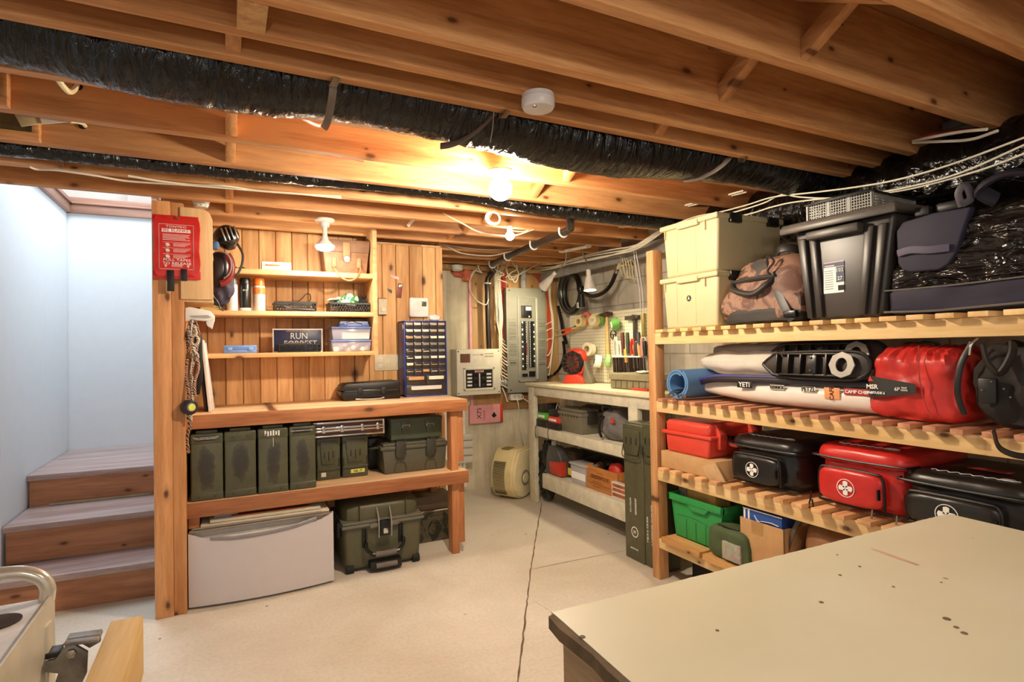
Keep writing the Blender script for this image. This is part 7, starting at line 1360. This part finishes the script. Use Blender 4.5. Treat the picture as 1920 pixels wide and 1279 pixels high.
o = MB(); [o.box(W * x - .0012, W * x + .0012, -.0022, .001, .01, H * (.45 + .0 * x)) for x in (-.2, .0, .2)]; o.tube([(-W * .4, -.001, H * .5), (0, -.001, H * .52), (W * .45, -.001, H * .40)], .002, 5, 4); o.build('moulded_line', plain('#217a3c', .5), t)
for k, (x0, x1, yy_, z1_, hx, lb) in enumerate(((-.11, .085, .05, 1.22, '#d4ae62', 'yellow and tan flat box in the green crate'), (-.15, -.11, .04, 1.28, '#8c8878', 'grey patterned box at the left in the green crate'), (-.10, .09, .20, 1.16, '#8a7450', 'brown box at the back in the green crate'))):
    o = MB(); o.box(x0, x1, yy_, yy_ + .10, .01, H * z1_ * .97, .001); q = o.build('flat_box', plain(hx, .7, 0, .15)); q.location = t.location; q.rotation_euler = t.rotation_euler; props(q, lb, 'box', 'boxes in the green crate')
t, W, H = rk('toiletry_pouch', 'olive zipped pouch with clear window on the bottom shelf', 'pouch', 1322, 990, 1392, 1046, 2.05, S4); 
o = MB(); o.soft(-W * .5, W * .62, 0, .13, 0, H * .98, 6, 36, 22, .005, 14, 3, lambda x, y, z: (x * (1 - .12 * max(0, z)), y, z)); o.build('body', plain('#4c5c3a', .7, 0, .1), t); o = MB(); o.tube([(-W * .25, .03, H * .96), (0, .02, H * 1.0), (W * .3, .03, H * 1.0)], .004, 6, 3); o.tube([(-W * .25, .03, H * .98), (-W * .22, .01, H * .86), (-W * .18, .02, H * .97)], .003, 5, 2); o.build('zip', BLACK, t)
def junk():
    m, nt, b = nodes('mixed_contents', .4); v = coords(nt); vo = nt.nodes.new('ShaderNodeTexVoronoi'); vo.inputs['Scale'].default_value = 60; nt.links.new(v, vo.inputs['Vector']); nt.links.new(mixc(nt, .82, vo.outputs['Color'], lin('#a89a8a')), b.inputs['Base Color']); return m
o = MB(); o.box(-W * .02, W * .46, -.006, .012, H * .08, H * .62, .006); o.build('clear_window', junk(), t)
t, W, H = rk('open_carton', 'open cardboard carton holding a blue printed box on the bottom shelf', 'box', 1388, 982, 1470, 1052, 2.08, S4); d = .17
o = MB(); [o.box(*a, .0005) for a in ((-W / 2, W / 2, 0, .003, 0, H), (-W / 2, W / 2, d - .003, d, 0, H), (-W / 2, -W / 2 + .003, 0, d, 0, H), (W / 2 - .003, W / 2, 0, d, 0, H), (-W / 2, W / 2, 0, d, 0, .003))]; o.build('carton_walls', CARD, t); o = MB(); o.box(-W * .22, W * .05, -.0008, 0, H * .74, H * 1.0); o.build('packing_tape', plain('#b88f5c', .35), t)
o = MB(); o.box(-W * .46, W * .42, .012, .10, .01, H * 1.2, .001); q = o.build('blue_box', plain('#2a52a0', .5)); q.location = t.location; q.rotation_euler = t.rotation_euler; props(q, 'blue and white printed box standing in the open carton', 'box')
o = MB(); o.box(-W * .44, -W * .40, .0105, .012, H * .9, H * 1.19); o.box(-W * .34, -W * .30, .0105, .012, H * .9, H * 1.19); o.tube([(-W * .18, .011, H * 1.1), (-W * .1, .011, H * 1.0), (0, .011, H * 1.02), (W * .2, .011, H * 1.04), (W * .36, .011, H * 1.02)], .008, 6, 4, flat=(.8, .1)); o.box(-W * .46, W * .43, .0108, .012, H * 1.18, H * 1.2); pr_ = o.build('printed_picture', INKW, q)
t, W, H = rk('leather_bag', 'flat brown leather bag with metal ring on the bottom shelf behind the table', 'bag', 1475, 985, 1610, 1040, 2.12, S4)
LB = plain('#9a6c44', .6, 0, .15, .2, 60); o = MB(); o.soft(-W * .5, W * .5, 0, .32, 0, H * .6, 3.5, 40, 18, .012, 10, 4); o.soft(-W * .36, W * .42, -.01, .28, H * .36, H * 1.0, 3, 40, 18, .012, 10, 6); o.build('body', LB, t); o = MB(); o.tube([(-W * .5, .0, H * .3), (-W * .2, -.01, H * .5), (W * .1, -.012, H * .58), (W * .4, -.01, H * .5)], .006, 6, 5); o.build('piping', plain('#b08a64', .6), t); o = MB(); o.lathe([(.016, 0), (.02, 0), (.02, .003), (.016, .003), (.016, 0)], (-W * .46, -.01, H * .35), (.4, -1, 0), 20); o.build('ring', STEEL, t); o = MB(); o.tube([(-W * .5, -.004, H * .05), (-W * .48, -.01, H * .4), (-W * .34, .0, H * .9), (-W * .26, .03, H * 1.0)], .010, 6, 5, flat=(.4, 1)); o.build('strap', plain('#5a5248', .6), t)
# things behind the rack, on the floor
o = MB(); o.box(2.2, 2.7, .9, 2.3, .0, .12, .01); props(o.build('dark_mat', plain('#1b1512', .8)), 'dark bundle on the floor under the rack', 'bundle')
# ================================================================ foreground
tb = thing('melamine_table', 'cream topped work table filling the lower right foreground', 'table', (1.1, .4, 0))
def topmat():
    m, nt, b = nodes('stained_laminate', .38); v = coords(nt); a = noise(nt, v, 1.6, 4, .5, .3)
    c = ramp(nt, [(.35, lin('#dcd9bc')), (.6, lin('#e6e3ca')), (.75, lin('#ebe8d6'))], a); f = noise(nt, coords(nt, (3, 1, 1)), 3, 2, .4, .5)
    vo = nt.nodes.new('ShaderNodeTexVoronoi'); vo.inputs['Scale'].default_value = 8; nt.links.new(v, vo.inputs['Vector']); c = mixc(nt, ramp(nt, [(.018, (.8, .8, .8, 1)), (.05, (0, 0, 0, 1))], vo.outputs['Distance']), c, lin('#7a6444'))
    nt.links.new(c, b.inputs['Base Color']); return m
bm = bmesh.new(); rnd = random.Random(2); E1 = []
xs = [.478 + (1.66 - .478) * k / 90 for k in range(91)]
top = [(x, .853 - .02 * (x - .478) / 1.2 + rnd.uniform(-.0012, .0012)) for x in xs]
outl = [(.497, .856)] + top[2:] + [(1.692, .826), (1.63, -.5), (.43, -.5)]
k_ = len(outl); o = MB(); o.prism([(x - 1.1, y - .4) for x, y in outl], .784, .8, 'xy'); o.build('table_top', topmat(), tb)
o = MB(); 
left = [(.483 + rnd.uniform(-.004, .003), .845 - .0 * k - k * .045) for k in range(30)]
o.prism([(.50 - 1.1, .85 - .4)] + [(x - 1.1 - .0014 * i, y - .4) for i, (x, y) in enumerate(left)] + [(.6 - 1.1, -.46 - .4)], .778, .7985, 'xy'); o.build('raw_edge', plain('#6a5840', .9, 0, .25, .5, 60), tb)
o = MB(); o.box(-.585, .55, .38, .425, .69, .783, .002); o.build('apron', wood('#c8b088', '#8f7650', 'x', .8, key2='apron'), tb)
o = MB(); o.box(-.60, -.56, -.86, .425, .69, .783, .002); o.build('apron', wood('#b89c74', '#7c6444', 'y', .8, key2='aprony'), tb)
for x, y in ((-.555, .29), (.44, .29), (-.555, -.85), (.44, -.85)): o = MB(); o.box(x, x + .09, y, y + .09, 0, .69, .002); o.build('leg', wood('#c8b088', '#8f7650', 'z', .8, key2='legz'), tb)
o = MB(); P = [PZ(*p, .8006) for p in ((1640, 1030), (1680, 1045), (1722, 1060))]; 
for k in range(3): o.tube([P[0] + Vector((0, .004 * k, 0)), P[1] + Vector((.0, .006 * k - .003, 0)), P[2] + Vector((0, .004 * k, 0))], .004, 4, 3, flat=(1, .05))
q = o.build('red_smear', plain('#dcb49e', .7, 0, .15), tb); q.location = (-1.1, -.4, 0)
for a, b_, r in ((1775, 1161, .006), (1808, 1188, .005), (1793, 1177, .004), (1540, 1130, .004), (1092, 1195, .005), (1612, 1063, .003), (1575, 1079, .003), (1345, 1183, .003), (1570, 1041, .002), (1675, 1101, .0025), (1765, 1093, .002)): c_ = PZ(a, b_, .8002); o = MB(); o.lathe([(0, 0), (r, 0), (r * .9, .0008), (0, .0009)], c_, (0, 0, 1), 12); q = o.build('stain', plain('#7a6a50', .8), tb); q.location = (-1.1, -.4, 0)
# 2x4 and clamp at lower left
a, b_ = PZ(205, 1165, .72), PZ(265, 1156, .72); xl, xr_ = a.x, b_.x
YL = wood('#eccb86', '#d0a45c', 'y', .5, key2='stud')
o = MB(); o.box(-.212, -.156, .2, 1.40, .60, .72, .003); q = o.build('lumber_beam', YL); 
q = props(q, 'short yellow timber beam with its square end facing the room, lower left corner', 'beam')
rail = thing('steel_stand', 'stainless steel machine stand with a bent tube handle in the lower left corner', 'machine stand', (-.6, 1.0, 0))
SS = plain('#cfc8b4', .35, .25, .06, .1, 20)
cr_ = PZ(103, 1118, .80); cl_ = PZ(0, 1140, .80)
o = MB(); o.box(-.45, cr_.x + .6 - .008, -.9, cr_.y - 1.0, .77, .80, .004); o.build('tray', plain('#d4cfc8', .45, .15, .12), rail)
o = MB(); o.box(cr_.x + .6 - .006, cr_.x + .6, -.9, cr_.y - 1.0 + .002, .55, .808, .002); o.build('side_plate', SS, rail)
o = MB(); o.tube([(p.x + .6, cr_.y - 1.0 - .01, p.z) for p in (PY(-40, 1078, cr_.y), PY(0, 1074, cr_.y), PY(45, 1071, cr_.y), PY(78, 1080, cr_.y), PY(92, 1098, cr_.y), PY(91, 1122, cr_.y))], .0125, 14, 6); o.build('tube_handle', plain('#ddd8c8', .2, .45, .05), rail)
o = MB(); o.lathe([(0, 0), (.035, 0), (.035, .002), (0, .002)], (PZ(-8, 1170, .8).x + .6, PZ(-8, 1170, .8).y - 1.0, .8003), (0, 0, 1), 24); o.build('tray_hole', plain('#3a2824', .8), rail)
for x in (-.44, .28): 
    for y in (-.88, .30): o = MB(); o.box(x, x + .03, y, y + .03, 0, .77, .002); o.build('leg', SS, rail)
cl = thing('steel_clamp', 'rusty steel hinge clamp bolted between the steel stand and the yellow beam', 'clamp', (0, 0, 0)); GM = plain('#8f8a82', .4, .35, .25, .3, 40)
yC = 1.30
def C_(px, py): p = PY(px, py, yC); return (p.x, p.z)
o = MB(); o.prism([C_(70, 1245), C_(105, 1235), C_(122, 1212), C_(140, 1208), C_(165, 1222), C_(163, 1262), C_(150, 1290), C_(100, 1290), C_(110, 1262), C_(72, 1258)], yC - .004, yC + .004, 'xz', .001); o.build('side_plate', GM, cl)
o = MB(); o.prism([C_(112, 1218), C_(125, 1204), C_(186, 1195), C_(186, 1210), C_(165, 1222), C_(140, 1208)], yC + .012, yC + .02, 'xz', .001); o.build('side_plate', GM, cl)
o = MB(); o.prism([C_(120, 1206), C_(184, 1197), C_(186, 1203), C_(122, 1212)], yC - .004, yC + .04, 'xz', .001); o.build('top_plate', GM, cl)
o = MB(); a_ = PY(134, 1226, yC - .005); o.lathe([(0, 0), (.009, 0), (.008, .004), (0, .006)], a_, (0, -1, 0), 6); o.build('bolt', STEEL, cl)
o = MB(); o.prism([C_(78, 1228), C_(112, 1222), C_(112, 1232), C_(80, 1238)], yC - .002, yC + .03, 'xz', .001); o.build('arm', BLACK, cl)
